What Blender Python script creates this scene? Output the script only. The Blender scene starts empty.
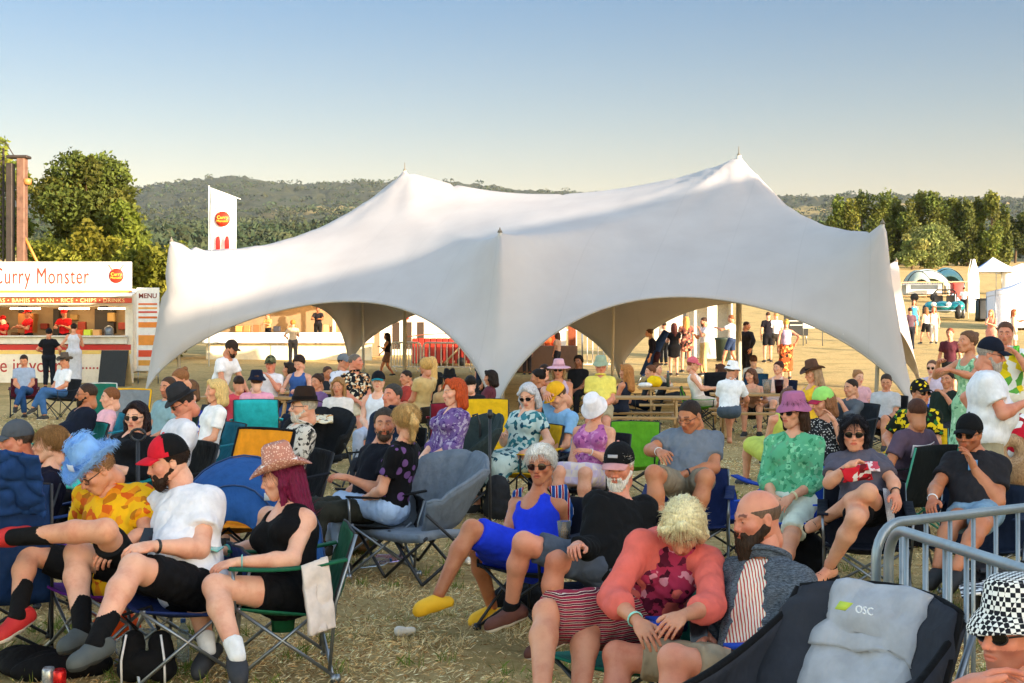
import bpy, math, random
import numpy as np
from mathutils import Vector, Matrix
PI = math.pi
S = bpy.context.scene
COL = S.collection
rng = np.random.default_rng(7)
random.seed(7)

# ------------------------------------------------------------------ camera, sky, sun, exposure
FPX, HOR, CH = 1422.0, 334.0, 1.8
cd = bpy.data.cameras.new('camera'); cam = bpy.data.objects.new('camera', cd); COL.objects.link(cam)
cam.location = (0, 0, CH); cam.rotation_euler = (PI/2, 0, 0)
cd.sensor_width = 36.0; cd.lens = FPX*36/1024; cd.shift_y = -7.5/1024
cd.clip_start = 0.1; cd.clip_end = 20000
S.camera = cam
SUN_AZ, SUN_EL = math.radians(52), math.radians(11)      # azimuth measured from straight behind the camera, to the right
su = (math.sin(SUN_AZ)*math.cos(SUN_EL), -math.cos(SUN_AZ)*math.cos(SUN_EL), math.sin(SUN_EL))
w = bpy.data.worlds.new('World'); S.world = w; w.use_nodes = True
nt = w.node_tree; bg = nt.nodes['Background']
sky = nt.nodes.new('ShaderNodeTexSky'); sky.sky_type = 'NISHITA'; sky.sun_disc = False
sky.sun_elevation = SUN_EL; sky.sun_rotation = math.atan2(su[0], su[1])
sky.air_density = 1.0; sky.dust_density = 0.6; sky.ozone_density = 1.0; sky.altitude = 100
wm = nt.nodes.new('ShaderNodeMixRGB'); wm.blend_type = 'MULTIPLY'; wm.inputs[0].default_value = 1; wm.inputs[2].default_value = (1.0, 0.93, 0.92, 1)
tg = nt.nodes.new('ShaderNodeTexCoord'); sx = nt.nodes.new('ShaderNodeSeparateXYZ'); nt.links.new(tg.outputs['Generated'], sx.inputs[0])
rr = nt.nodes.new('ShaderNodeValToRGB'); nt.links.new(sx.outputs[2], rr.inputs[0]); re_ = rr.color_ramp.elements      # dims and tints the low sky by height; overhead stays bright
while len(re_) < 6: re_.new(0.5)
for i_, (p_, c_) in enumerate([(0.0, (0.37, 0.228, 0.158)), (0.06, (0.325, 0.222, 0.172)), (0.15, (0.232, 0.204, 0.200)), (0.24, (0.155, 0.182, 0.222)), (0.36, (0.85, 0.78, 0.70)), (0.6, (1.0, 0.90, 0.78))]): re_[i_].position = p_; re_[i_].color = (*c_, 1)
fm = nt.nodes.new('ShaderNodeMapRange'); fm.inputs[1].default_value = -0.15; fm.inputs[2].default_value = 0.75; nt.links.new(sx.outputs[1], fm.inputs[0])   # dims only the sky ahead; behind the camera it stays bright as added fill
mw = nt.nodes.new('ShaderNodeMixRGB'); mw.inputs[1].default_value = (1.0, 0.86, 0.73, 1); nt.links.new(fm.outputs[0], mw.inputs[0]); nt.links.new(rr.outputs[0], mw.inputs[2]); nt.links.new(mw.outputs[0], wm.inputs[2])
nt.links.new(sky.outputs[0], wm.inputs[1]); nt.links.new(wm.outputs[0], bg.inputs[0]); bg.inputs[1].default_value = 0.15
sl = bpy.data.lights.new('sun', 'SUN'); sl.energy = 2.8; sl.angle = math.radians(0.5); sl.color = (1, 0.80, 0.58)
so = bpy.data.objects.new('sun', sl); COL.objects.link(so)
so.rotation_euler = Vector(su).to_track_quat('Z', 'Y').to_euler()
S.view_settings.view_transform = 'Standard'; S.view_settings.look = 'None'
S.view_settings.gamma = 1; S.view_settings.use_curve_mapping = False
S.view_settings.exposure = 2.35
S.cycles.max_bounces = 6; S.cycles.transparent_max_bounces = 8

def gz(x, y):
    t = np.maximum(np.asarray(y, float)-36-0.12*np.asarray(x, float), 0)
    a = 0.035*t+0.0003*t*t; b = 3.92+0.085*(t-70); c = 3.92+0.085*110+0.05*(t-180)
    return np.where(t < 70, a, np.where(t < 180, b, c))
def at(px, s, py=None):
    x = (px-512)/s; y = FPX/s
    return np.array([x, y, float(gz(x, y)) if py is None else CH-(py-HOR)/s])

# ------------------------------------------------------------------ materials
MC = {}
def nodes(name):
    m = bpy.data.materials.new(name); m.use_nodes = True
    n = m.node_tree.nodes; b = n['Principled BSDF']
    return m, n, m.node_tree.links, b
def lin(c):
    return tuple(((v/255+0.055)/1.055)**2.4 if v/255 > 0.04045 else v/255/12.92 for v in c)
def hx(s):
    return lin(tuple(int(s[i:i+2], 16) for i in (0, 2, 4)))
def ramp(n, l, fac, stops, const=False):
    r = n.new('ShaderNodeValToRGB'); e = r.color_ramp.elements
    while len(e) < len(stops): e.new(0.5)
    for i, (p, c) in enumerate(stops): e[i].position = p; e[i].color = (*c, 1)
    if const: r.color_ramp.interpolation = 'CONSTANT'
    l.new(fac, r.inputs[0]); return r.outputs[0]
def tc(n, l, scale=(1, 1, 1), out='Object', rot=(0, 0, 0)):
    t = n.new('ShaderNodeTexCoord'); mp = n.new('ShaderNodeMapping')
    mp.inputs['Scale'].default_value = scale; mp.inputs['Rotation'].default_value = rot
    l.new(t.outputs[out], mp.inputs[0]); return mp.outputs[0]
def noise(n, l, v, sc, det=3, rough=0.55):
    t = n.new('ShaderNodeTexNoise'); t.inputs['Scale'].default_value = sc
    t.inputs['Detail'].default_value = det; t.inputs['Roughness'].default_value = rough
    l.new(v, t.inputs[0]); return t.outputs[0]
def bump(n, l, b, h, st=0.3, dist=0.01):
    u = n.new('ShaderNodeBump'); u.inputs['Strength'].default_value = st; u.inputs['Distance'].default_value = dist
    l.new(h, u.inputs['Height']); l.new(u.outputs[0], b.inputs['Normal'])
def shade(c, k): return tuple(min(1, v*k) for v in c)
def cloth(col, pat=None, col2=None, col3=None, sc=1.0, rough=0.85):
    key = ('cloth', col, pat, col2, col3, sc, rough)
    if key in MC: return MC[key]
    m, n, l, b = nodes('cloth_'+col+(pat or ''))
    c = hx(col); c = shade(c, 0.55) if max(c) < 0.09 else c; v = tc(n, l); b.inputs['Roughness'].default_value = rough
    nz = noise(n, l, v, 14, 4)
    if pat is None or pat == 'heather':
        if pat == 'heather':
            v2 = tc(n, l, (60, 60, 420)); nz2 = noise(n, l, v2, 1.0, 4, 0.8)
            src = ramp(n, l, nz2, [(0.38, hx(col2)), (0.62, c)])
        else:
            src = ramp(n, l, nz, [(0.3, shade(c, 0.86)), (0.7, shade(c, 1.1))])
    elif pat == 'stripe' or pat == 'hstripe' or pat == 'dstripe':
        wv = n.new('ShaderNodeTexWave'); wv.inputs['Scale'].default_value = 9*sc
        wv.bands_direction = {'stripe': 'X', 'hstripe': 'Z', 'dstripe': 'DIAGONAL'}[pat]
        wv.inputs['Distortion'].default_value = 1.0 if pat != 'dstripe' else 3.0; l.new(v, wv.inputs[0])
        st = [(0, c), (0.5, hx(col2))] if not col3 else [(0, c), (0.55, hx(col2)), (0.78, hx(col3))]
        src = ramp(n, l, wv.outputs[1], st, True)
    elif pat == 'check':
        ck = n.new('ShaderNodeTexChecker'); ck.inputs['Scale'].default_value = 30*sc
        ck.inputs[1].default_value = (*c, 1); ck.inputs[2].default_value = (*hx(col2), 1); l.new(v, ck.inputs[0]); src = ck.outputs[0]
    elif pat == 'dots':
        vo = n.new('ShaderNodeTexVoronoi'); vo.inputs['Scale'].default_value = 26*sc; l.new(v, vo.inputs[0])
        src = ramp(n, l, vo.outputs['Distance'], [(0, hx(col2)), (0.33, c)], True)
    else:  # floral: irregular coloured patches
        wz = noise(n, l, v, 9*sc, 2); vm = n.new('ShaderNodeMixRGB'); vm.inputs[0].default_value = 0.06
        l.new(v, vm.inputs[1]); l.new(wz, vm.inputs[2])
        vo = n.new('ShaderNodeTexVoronoi'); vo.inputs['Scale'].default_value = 16*sc; l.new(vm.outputs[0], vo.inputs[0])
        sp = n.new('ShaderNodeSeparateColor'); l.new(vo.outputs['Color'], sp.inputs[0])
        c2, c3 = hx(col2), hx(col3 or col2)
        src = ramp(n, l, sp.outputs[0], [(0, c), (0.45, c2), (0.62, c), (0.78, c3), (0.92, shade(c2, 0.6))], True)
    l.new(src, b.inputs['Base Color'])
    fz = noise(n, l, tc(n, l, (1, 1, 0.45)), 17, 2, 0.5)
    fine = noise(n, l, v, 420, 2)
    mx = n.new('ShaderNodeMath'); mx.operation = 'MULTIPLY_ADD'; mx.inputs[1].default_value = 0.05
    l.new(fine, mx.inputs[0]); l.new(fz, mx.inputs[2])
    bump(n, l, b, mx.outputs[0], 0.55, 0.03)
    b.inputs['Specular IOR Level'].default_value = 0.18
    MC[key] = m; return m
def paint(col, rough=0.45, metal=0.0, dirt=0.15, name='paint', spec=None, bmp=0.0):
    key = ('paint', col, rough, metal, dirt, bmp)
    if key in MC: return MC[key]
    m, n, l, b = nodes(name+'_'+col); c = hx(col); v = tc(n, l)
    nz = noise(n, l, v, 3.5, 6, 0.7)
    src = ramp(n, l, nz, [(0.25, shade(c, 1-dirt*1.6)), (0.5, c), (0.8, shade(c, 1+dirt*0.6))])
    l.new(src, b.inputs['Base Color']); b.inputs['Metallic'].default_value = metal
    n2 = noise(n, l, v, 30, 4); r = n.new('ShaderNodeMapRange'); r.inputs[3].default_value = max(0, rough-0.12); r.inputs[4].default_value = rough+0.15
    l.new(n2, r.inputs[0]); l.new(r.outputs[0], b.inputs['Roughness'])
    if bmp: bump(n, l, b, n2, 0.4, bmp)
    MC[key] = m; return m
def glow(col, e):
    key = ('glow', col, e)
    if key in MC: return MC[key]
    m, n, l, b = nodes('lamp_'+col); b.inputs['Emission Color'].default_value = (*hx(col), 1); b.inputs['Emission Strength'].default_value = e
    MC[key] = m; return m
def wood(col='a08050', rough=0.75):
    key = ('wood', col)
    if key in MC: return MC[key]
    m, n, l, b = nodes('wood_'+col); c = hx(col)
    nz = noise(n, l, tc(n, l, (2, 30, 30)), 1.5, 5, 0.7)
    l.new(ramp(n, l, nz, [(0.25, shade(c, 0.5)), (0.5, c), (0.8, shade(c, 1.25))]), b.inputs['Base Color'])
    b.inputs['Roughness'].default_value = rough; bump(n, l, b, nz, 0.3, 0.01)
    MC[key] = m; return m
def skin(col):
    key = ('skin', col)
    if key in MC: return MC[key]
    m, n, l, b = nodes('skin_'+col); c = hx(col); v = tc(n, l)
    a = n.new('ShaderNodeAttribute'); a.attribute_name = 'tint'
    nz = noise(n, l, v, 9, 5, 0.65)
    src0 = ramp(n, l, nz, [(0.3, (c[0]*0.84, c[1]*0.68, c[2]*0.64)), (0.52, c), (0.75, (min(1, c[0]*1.1), c[1]*1.14, c[2]*1.14))])
    blot = ramp(n, l, noise(n, l, v, 3.2, 4, 0.6), [(0.35, (1, 0.84, 0.80)), (0.6, (1, 1, 1))]); frk = ramp(n, l, noise(n, l, v, 210, 2, 0.6), [(0.66, (1, 1, 1)), (0.74, (0.82, 0.70, 0.62))])
    m1 = n.new('ShaderNodeMixRGB'); m1.blend_type = 'MULTIPLY'; m1.inputs[0].default_value = 1; l.new(src0, m1.inputs[1]); l.new(blot, m1.inputs[2])
    m2 = n.new('ShaderNodeMixRGB'); m2.blend_type = 'MULTIPLY'; m2.inputs[0].default_value = 0.8; l.new(m1.outputs[0], m2.inputs[1]); l.new(frk, m2.inputs[2]); src = m2.outputs[0]
    mx = n.new('ShaderNodeMixRGB'); mx.blend_type = 'MULTIPLY'; mx.inputs[0].default_value = 1
    l.new(src, mx.inputs[1]); l.new(a.outputs[0], mx.inputs[2]); l.new(mx.outputs[0], b.inputs['Base Color'])
    b.inputs['Roughness'].default_value = 0.52; b.inputs['Subsurface Weight'].default_value = 0.12
    b.inputs['Subsurface Radius'].default_value = (0.02, 0.008, 0.005); b.inputs['Subsurface Scale'].default_value = 0.5
    bump(n, l, b, noise(n, l, v, 160, 3), 0.15, 0.003)
    MC[key] = m; return m
def hairmat(col):
    key = ('hair', col)
    if key in MC: return MC[key]
    m, n, l, b = nodes('hair_'+col); c = hx(col)
    nz = noise(n, l, tc(n, l, (150, 150, 14)), 1.0, 4, 0.7)
    l.new(ramp(n, l, nz, [(0.3, shade(c, 0.45)), (0.52, c), (0.75, shade(c, 1.5))]), b.inputs['Base Color'])
    b.inputs['Roughness'].default_value = 0.62; b.inputs['Specular IOR Level'].default_value = 0.22; bump(n, l, b, nz, 0.7, 0.006)
    MC[key] = m; return m

# ------------------------------------------------------------------ geometry
class Geo:
    def __init__(s): s.V = []; s.F = []; s.n = 0
    def add(s, V, F, mat=0, col=None):
        V = np.asarray(V, float); s.V.append((V, col)); 
        if isinstance(F, np.ndarray) and F.ndim == 2: F = [F]
        elif F and not (isinstance(F[0], np.ndarray) and F[0].ndim == 2):
            d = {}
            for f in F: d.setdefault(len(f), []).append(f)
            F = [np.array(q) for q in d.values()]
        for f in F:
            if len(f): s.F.append((f+s.n, mat))
        s.n += len(V); return s
    def tube(s, pts, r, n=8, mat=0, col=None, ell=1.0):
        P = np.asarray(pts, float); m = len(P); r = np.broadcast_to(np.asarray(r, float), (m,))
        T = np.gradient(P, axis=0); T /= np.linalg.norm(T, axis=1)[:, None]+1e-9
        up = np.array([0, 0, 1.]) if abs(T[0, 2]) < 0.9 else np.array([1., 0, 0])
        V = []
        A = np.cross(T[0], up); A /= np.linalg.norm(A)
        for i in range(m):
            A = A-T[i]*A.dot(T[i]); A /= np.linalg.norm(A)+1e-9; B = np.cross(T[i], A)
            th = np.arange(n)/n*2*PI
            V.append(P[i]+r[i]*(np.cos(th)[:, None]*A+ell*np.sin(th)[:, None]*B))
        V = np.concatenate(V); i = np.arange(m-1)[:, None]*n; j = np.arange(n)[None]; k = (j+1) % n
        Q = np.stack([i+j, i+k, i+n+k, i+n+j], -1).reshape(-1, 4)
        return s.add(V, [Q, np.arange(n)[::-1][None], (np.arange(n)+(m-1)*n)[None]], mat, col)
    def box(s, c, size, R=None, mat=0, bev=0.0):
        h = np.asarray(size, float)/2; c = np.asarray(c, float)
        b = min(bev, h.min()*0.45)
        if b > 0:
            V = []; 
            for sx in (-1, 1):
                for sy in (-1, 1):
                    for sz in (-1, 1):
                        sg = np.array([sx, sy, sz])
                        for a in range(3):
                            o = h-b; o = o.copy(); o[a] = h[a]; V.append(sg*o)
            V = np.array(V); idx = lambda sx, sy, sz, a: ((sx*2+sy)*2+sz)*3+a
            F = []
            for a in range(3):
                u, v = (a+1) % 3, (a+2) % 3
                for sa in (0, 1):
                    q = []
                    for (x, y) in ((0, 0), (1, 0), (1, 1), (0, 1)):
                        t = [0, 0, 0]; t[a] = sa; t[u] = x; t[v] = y; q.append(idx(*t, a))
                    F.append(q if sa else q[::-1])
                    
                for su_ in (0, 1):
                    for sv in (0, 1):
                        t0 = [0, 0, 0]; t1 = [0, 0, 0]; t0[u] = t1[u] = su_; t0[v] = t1[v] = sv; t1[a] = 1
                        F.append([idx(*t0, u), idx(*t1, u), idx(*t1, v), idx(*t0, v)])
            for sx in (0, 1):
                for sy in (0, 1):
                    for sz in (0, 1): F.append([idx(sx, sy, sz, 0), idx(sx, sy, sz, 1), idx(sx, sy, sz, 2)])
        else:
            V = np.array([[x, y, z] for x in (-1, 1) for y in (-1, 1) for z in (-1, 1)])*h
            F = [[0, 1, 3, 2], [4, 6, 7, 5], [0, 4, 5, 1], [2, 3, 7, 6], [0, 2, 6, 4], [1, 5, 7, 3]]
        if R is not None: V = V @ np.asarray(R, float).T
        return s.add(V+c, F, mat)
    def lathe(s, prof, n=24, c=(0, 0, 0), R=None, mat=0, fn=None, close=True):
        pr = np.asarray(prof, float); th = np.arange(n)/n*2*PI; m = len(pr)
        V = np.stack([pr[:, 0][:, None]*np.cos(th), pr[:, 0][:, None]*np.sin(th), np.repeat(pr[:, 1][:, None], n, 1)], -1).reshape(-1, 3)
        if fn: V = fn(V)
        if R is not None: V = V @ np.asarray(R, float).T
        i = np.arange(m-1)[:, None]*n; j = np.arange(n)[None]; k = (j+1) % n
        Q = np.stack([i+j, i+k, i+n+k, i+n+j], -1).reshape(-1, 4)
        F = [Q]
        if close: F += [np.arange(n)[::-1][None], (np.arange(n)+(m-1)*n)[None]]
        return s.add(V+np.asarray(c, float), F, mat)
    def grid(s, P, mat=0, thick=0.0, col=None):   # P (a,b,3)
        a, b, _ = P.shape; V = P.reshape(-1, 3)
        i = np.arange(a-1)[:, None]*b; j = np.arange(b-1)[None]
        Q = np.stack([i+j, i+j+1, i+b+j+1, i+b+j], -1).reshape(-1, 4)
        if not thick: return s.add(V, Q, mat, col)
        gu = np.gradient(P, axis=0); gv = np.gradient(P, axis=1); N = np.cross(gu, gv).reshape(-1, 3)
        N /= np.linalg.norm(N, axis=1)[:, None]+1e-9
        W = np.concatenate([V+N*thick/2, V-N*thick/2]); o = a*b
        ring = list(range(b))+[r*b+b-1 for r in range(1, a)]+[(a-1)*b+q for q in range(b-2, -1, -1)]+[r*b for r in range(a-2, 0, -1)]
        ring = np.array(ring); nx = np.roll(ring, -1)
        E = np.stack([ring, nx, nx+o, ring+o], -1)
        return s.add(W, [Q[:, ::-1], Q+o, E], mat, col)
    def obj(s, name, mats, parent=None, origin=None, smooth=True):
        V = np.concatenate([v for v, c in s.V]) if s.V else np.zeros((0, 3))
        if origin is not None: V = V-np.asarray(origin, float)
        me = bpy.data.meshes.new(name); nv = len(V)
        me.vertices.add(nv); me.vertices.foreach_set('co', V.astype(np.float32).ravel())
        ls, cnt, mi = [], [], []
        for f, m in s.F: ls.append(f.ravel()); cnt.append(np.full(len(f), f.shape[1])); mi.append(np.full(len(f), m))
        L = np.concatenate(ls); C = np.concatenate(cnt); M = np.concatenate(mi)
        me.loops.add(len(L)); me.loops.foreach_set('vertex_index', L.astype(np.int32))
        me.polygons.add(len(C)); me.polygons.foreach_set('loop_start', np.concatenate([[0], np.cumsum(C)[:-1]]).astype(np.int32))
        me.polygons.foreach_set('loop_total', C.astype(np.int32)); me.polygons.foreach_set('material_index', M.astype(np.int32))
        me.polygons.foreach_set('use_smooth', np.full(len(C), smooth))
        if any(c is not None for v, c in s.V):
            cc = [np.broadcast_to(np.asarray(c if c is not None else (1, 1, 1), float), (len(v), 3)) for v, c in s.V]
            cc = np.concatenate([np.concatenate(cc), np.ones((nv, 1))], 1)
            at_ = me.attributes.new('tint', 'FLOAT_COLOR', 'POINT'); at_.data.foreach_set('color', cc.astype(np.float32).ravel())
        me.update(calc_edges=True); me.validate()
        for m in (mats if isinstance(mats, (list, tuple)) else [mats]): me.materials.append(m)
        o = bpy.data.objects.new(name, me); COL.objects.link(o)
        if parent is not None: o.parent = parent
        elif origin is not None: o.location = origin
        return o
def xf(R, t, V): return np.asarray(V) @ np.asarray(R).T + np.asarray(t)
def rotz(a): c, s_ = math.cos(a), math.sin(a); return np.array([[c, -s_, 0], [s_, c, 0], [0, 0, 1]])
def facing(yaw):      # yaw in degrees: 0 looks at the camera, 90 to the left of the picture; columns left, forward, up
    a = math.radians(yaw); f = np.array([-math.sin(a), -math.cos(a), 0.]); u = np.array([0, 0, 1.]); l = np.cross(u, f)
    return np.stack([l, f, u], 1)
def tag(o, label, cat, group=None, kind=None):
    if label: o['label'] = label
    if cat: o['category'] = cat
    if group: o['group'] = group
    if kind: o['kind'] = kind
    return o
def thing(name, label, cat, loc, group=None, yaw=None):
    o = bpy.data.objects.new(name, None); COL.objects.link(o); o.location = tuple(loc); o.empty_display_size = 0.1
    if yaw is not None: o.rotation_euler = (0, 0, PI-math.radians(yaw))   # local +Y is the thing's front
    return tag(o, label, cat, group)
def struct(name, g, m, smooth=True):
    return tag(g.obj(name, m, smooth=smooth), None, None, None, 'structure')
def part(name, fn, mats, parent, smooth=True):
    g = Geo(); fn(g); return g.obj(name, mats, parent, smooth=smooth)
def copy_tree(o, parent=None):
    c = o.copy(); COL.objects.link(c)
    if parent is not None: c.parent = parent
    for ch in list(o.children): copy_tree(ch, c)
    return c
_txt = {}
def text_part(txt, size, mat, parent, loc, R, ext=0.004, bold=0.0, name='lettering', align='CENTER', track=1.0):
    key = (txt, size, bold, align, track)
    if key not in _txt:
        cu = bpy.data.curves.new('t', 'FONT'); cu.body = txt; cu.size = size; cu.align_x = align; cu.align_y = 'CENTER'
        cu.extrude = ext; cu.offset = bold; cu.resolution_u = 3; cu.space_character = track
        ob = bpy.data.objects.new('t', cu); COL.objects.link(ob)
        dg = bpy.context.evaluated_depsgraph_get(); dg.update(); me = bpy.data.meshes.new_from_object(ob.evaluated_get(dg))
        bpy.data.objects.remove(ob); me.name = 'lettering'; _txt[key] = me
    me = _txt[key].copy(); me.materials.clear(); me.materials.append(mat)
    o = bpy.data.objects.new(name, me); COL.objects.link(o); o.parent = parent
    o.matrix_local = Matrix.Translation(Vector(loc)) @ Matrix(R).to_4x4()
    return o
# text upright, readable by someone looking along the thing's -front: columns x=reader's right, y=up, z=towards the reader
RT = ((-1, 0, 0), (0, 0, 1), (0, 1, 0))

# ------------------------------------------------------------------ signed distance shapes -> mesh
def ndir(v): v = np.asarray(v, float); return v/(np.linalg.norm(v)+1e-12)
def cone(a, b, ra, rb, k=0.03, cut=None, sub=False): return ('c', np.asarray(a, float), np.asarray(b, float), ra, rb, k, cut, sub)
def ell(c, r, R=None, k=0.03, cut=None, sub=False): return ('e', np.asarray(c, float), np.asarray(r, float), np.eye(3) if R is None else np.asarray(R, float), None, k, cut, sub)
def wob(P, f, seed):
    r = np.random.default_rng(seed); o = 0
    for i in range(5):
        d = r.normal(size=3)*f*(0.6+0.35*i); ph = r.random()*6.3
        d2 = r.normal(size=3)*f*0.5
        o = o+np.sin(P @ d+ph+1.3*np.sin(P @ d2+ph))/(1+0.4*i)
    return o/3
def crease(P, f, seed): return (1-np.abs(np.clip(wob(P, f, seed)*1.3, -1, 1)))**2.5
def sdf(prims, h, warp=None, post=None):
    lo = np.full(3, 1e9); hi = -lo
    for p in prims:
        if p[7]: continue
        r = max(p[3], p[4]) if p[0] == 'c' else p[2].max()
        pts = [p[1], p[2]] if p[0] == 'c' else [p[1]]
        for q in pts: lo = np.minimum(lo, q-r); hi = np.maximum(hi, q+r)
    lo -= 2.5*h+0.012; hi += 2.5*h+0.012
    n = np.ceil((hi-lo)/h).astype(int)+1
    D = np.full(n, 0.3, np.float32)
    ax = [lo[i]+np.arange(n[i])*h for i in range(3)]
    for p in prims:
        k = p[5]; mg = k+2.5*h+0.01
        if p[0] == 'c': a, b = np.minimum(p[1], p[2])-max(p[3], p[4])-mg, np.maximum(p[1], p[2])+max(p[3], p[4])+mg
        else: a, b = p[1]-p[2].max()-mg, p[1]+p[2].max()+mg
        i0 = np.clip(np.floor((a-lo)/h).astype(int), 0, n); i1 = np.clip(np.ceil((b-lo)/h).astype(int)+1, 0, n)
        if (i1 <= i0).any(): continue
        sl_ = tuple(slice(i0[q], i1[q]) for q in range(3))
        P = np.stack(np.meshgrid(*[ax[q][sl_[q]] for q in range(3)], indexing='ij'), -1)
        if p[0] == 'c':
            ba = p[2]-p[1]; l2 = ba.dot(ba)+1e-12; pa = P-p[1]
            t = np.clip(pa @ ba/l2, 0, 1); d = np.linalg.norm(pa-t[..., None]*ba, axis=-1)-(p[3]+t*(p[4]-p[3]))
        else:
            q = (P-p[1]) @ p[3]; k0 = np.linalg.norm(q/p[2], axis=-1); k1 = np.linalg.norm(q/p[2]**2, axis=-1)+1e-9
            d = np.where(k0 < 1e-3, -p[2].min(), k0*(k0-1)/k1)
        if p[6] is not None:
            cuts = p[6] if isinstance(p[6], list) else [p[6]]
            for (cp, cn) in cuts: d = np.maximum(d, (P-np.asarray(cp)) @ np.asarray(cn))
        E = D[sl_]
        if p[7]:
            hh = np.clip(0.5-0.5*(E+d)/max(k, 1e-6), 0, 1) if k > 0 else 0
            D[sl_] = (E*(1-hh)-d*hh+k*hh*(1-hh)) if k > 0 else np.maximum(E, -d)
        elif k > 0:
            hh = np.clip(0.5+0.5*(d-E)/k, 0, 1); D[sl_] = d*(1-hh)+E*hh-k*hh*(1-hh)
        else: D[sl_] = np.minimum(E, d)
    if post is not None or warp is not None:
        m = np.abs(D) < 3.2*h+0.02
        ii = np.nonzero(m); P = np.stack([ax[q][ii[q]] for q in range(3)], -1)
        if warp is not None: D[ii] += warp(P)
        if post is not None: D[ii] = post(P, D[ii])
        if post is not None:
            mm = D < -2*h-0.02; jj = np.nonzero(mm); Pj = np.stack([ax[q][jj[q]] for q in range(3)], -1); D[jj] = post(Pj, D[jj])
    for q in range(3):
        for e in (0, -1):
            sl2 = [slice(None)]*3; sl2[q] = e; D[tuple(sl2)] = np.maximum(D[tuple(sl2)], 0.01)
    return surfnet(D, lo, h)
CR = np.array([[i, j, k] for i in (0, 1) for j in (0, 1) for k in (0, 1)])
ED = [(a, b) for a in range(8) for b in range(a+1, 8) if abs(CR[a]-CR[b]).sum() == 1]
def surfnet(D, lo, h):
    I = D < 0; n = np.array(D.shape)
    c = np.zeros(n-1, np.int8)
    for o in CR: c += I[o[0]:n[0]-1+o[0], o[1]:n[1]-1+o[1], o[2]:n[2]-1+o[2]]
    ii = np.nonzero((c > 0) & (c < 8)); B = np.stack(ii, -1); M = len(B)
    if M == 0: return np.zeros((0, 3)), np.zeros((0, 4), int)
    vals = np.stack([D[ii[0]+o[0], ii[1]+o[1], ii[2]+o[2]] for o in CR]).astype(float)
    acc = np.zeros((M, 3)); cnt = np.zeros(M)
    for a, b in ED:
        m = (vals[a] < 0) != (vals[b] < 0); t = vals[a]/(vals[a]-vals[b]+1e-30)
        p = CR[a]+t[:, None]*(CR[b]-CR[a]); acc[m] += p[m]; cnt[m] += 1
    V = lo+(B+acc/cnt[:, None])*h
    idx = -np.ones(n-1, np.int64); idx[ii] = np.arange(M)
    F = []
    for q in range(3):
        s0 = [slice(None)]*3; s1 = [slice(None)]*3; s0[q] = slice(0, -1); s1[q] = slice(1, None)
        A, Bq = I[tuple(s0)], I[tuple(s1)]; df = np.nonzero(A != Bq); e = np.stack(df, -1)
        u, v = (q+1) % 3, (q+2) % 3
        ok = (e[:, u] > 0) & (e[:, v] > 0) & (e[:, u] < n[u]-1) & (e[:, v] < n[v]-1); e = e[ok]
        fl = A[tuple(e.T)]
        def g(du, dv): x = e.copy(); x[:, u] += du; x[:, v] += dv; return idx[tuple(x.T)]
        Q = np.stack([g(-1, -1), g(0, -1), g(0, 0), g(-1, 0)], -1); Q[~fl] = Q[~fl][:, ::-1]; F.append(Q)
    F = np.concatenate(F); F = F[(F >= 0).all(1)]
    return V, F
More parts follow.
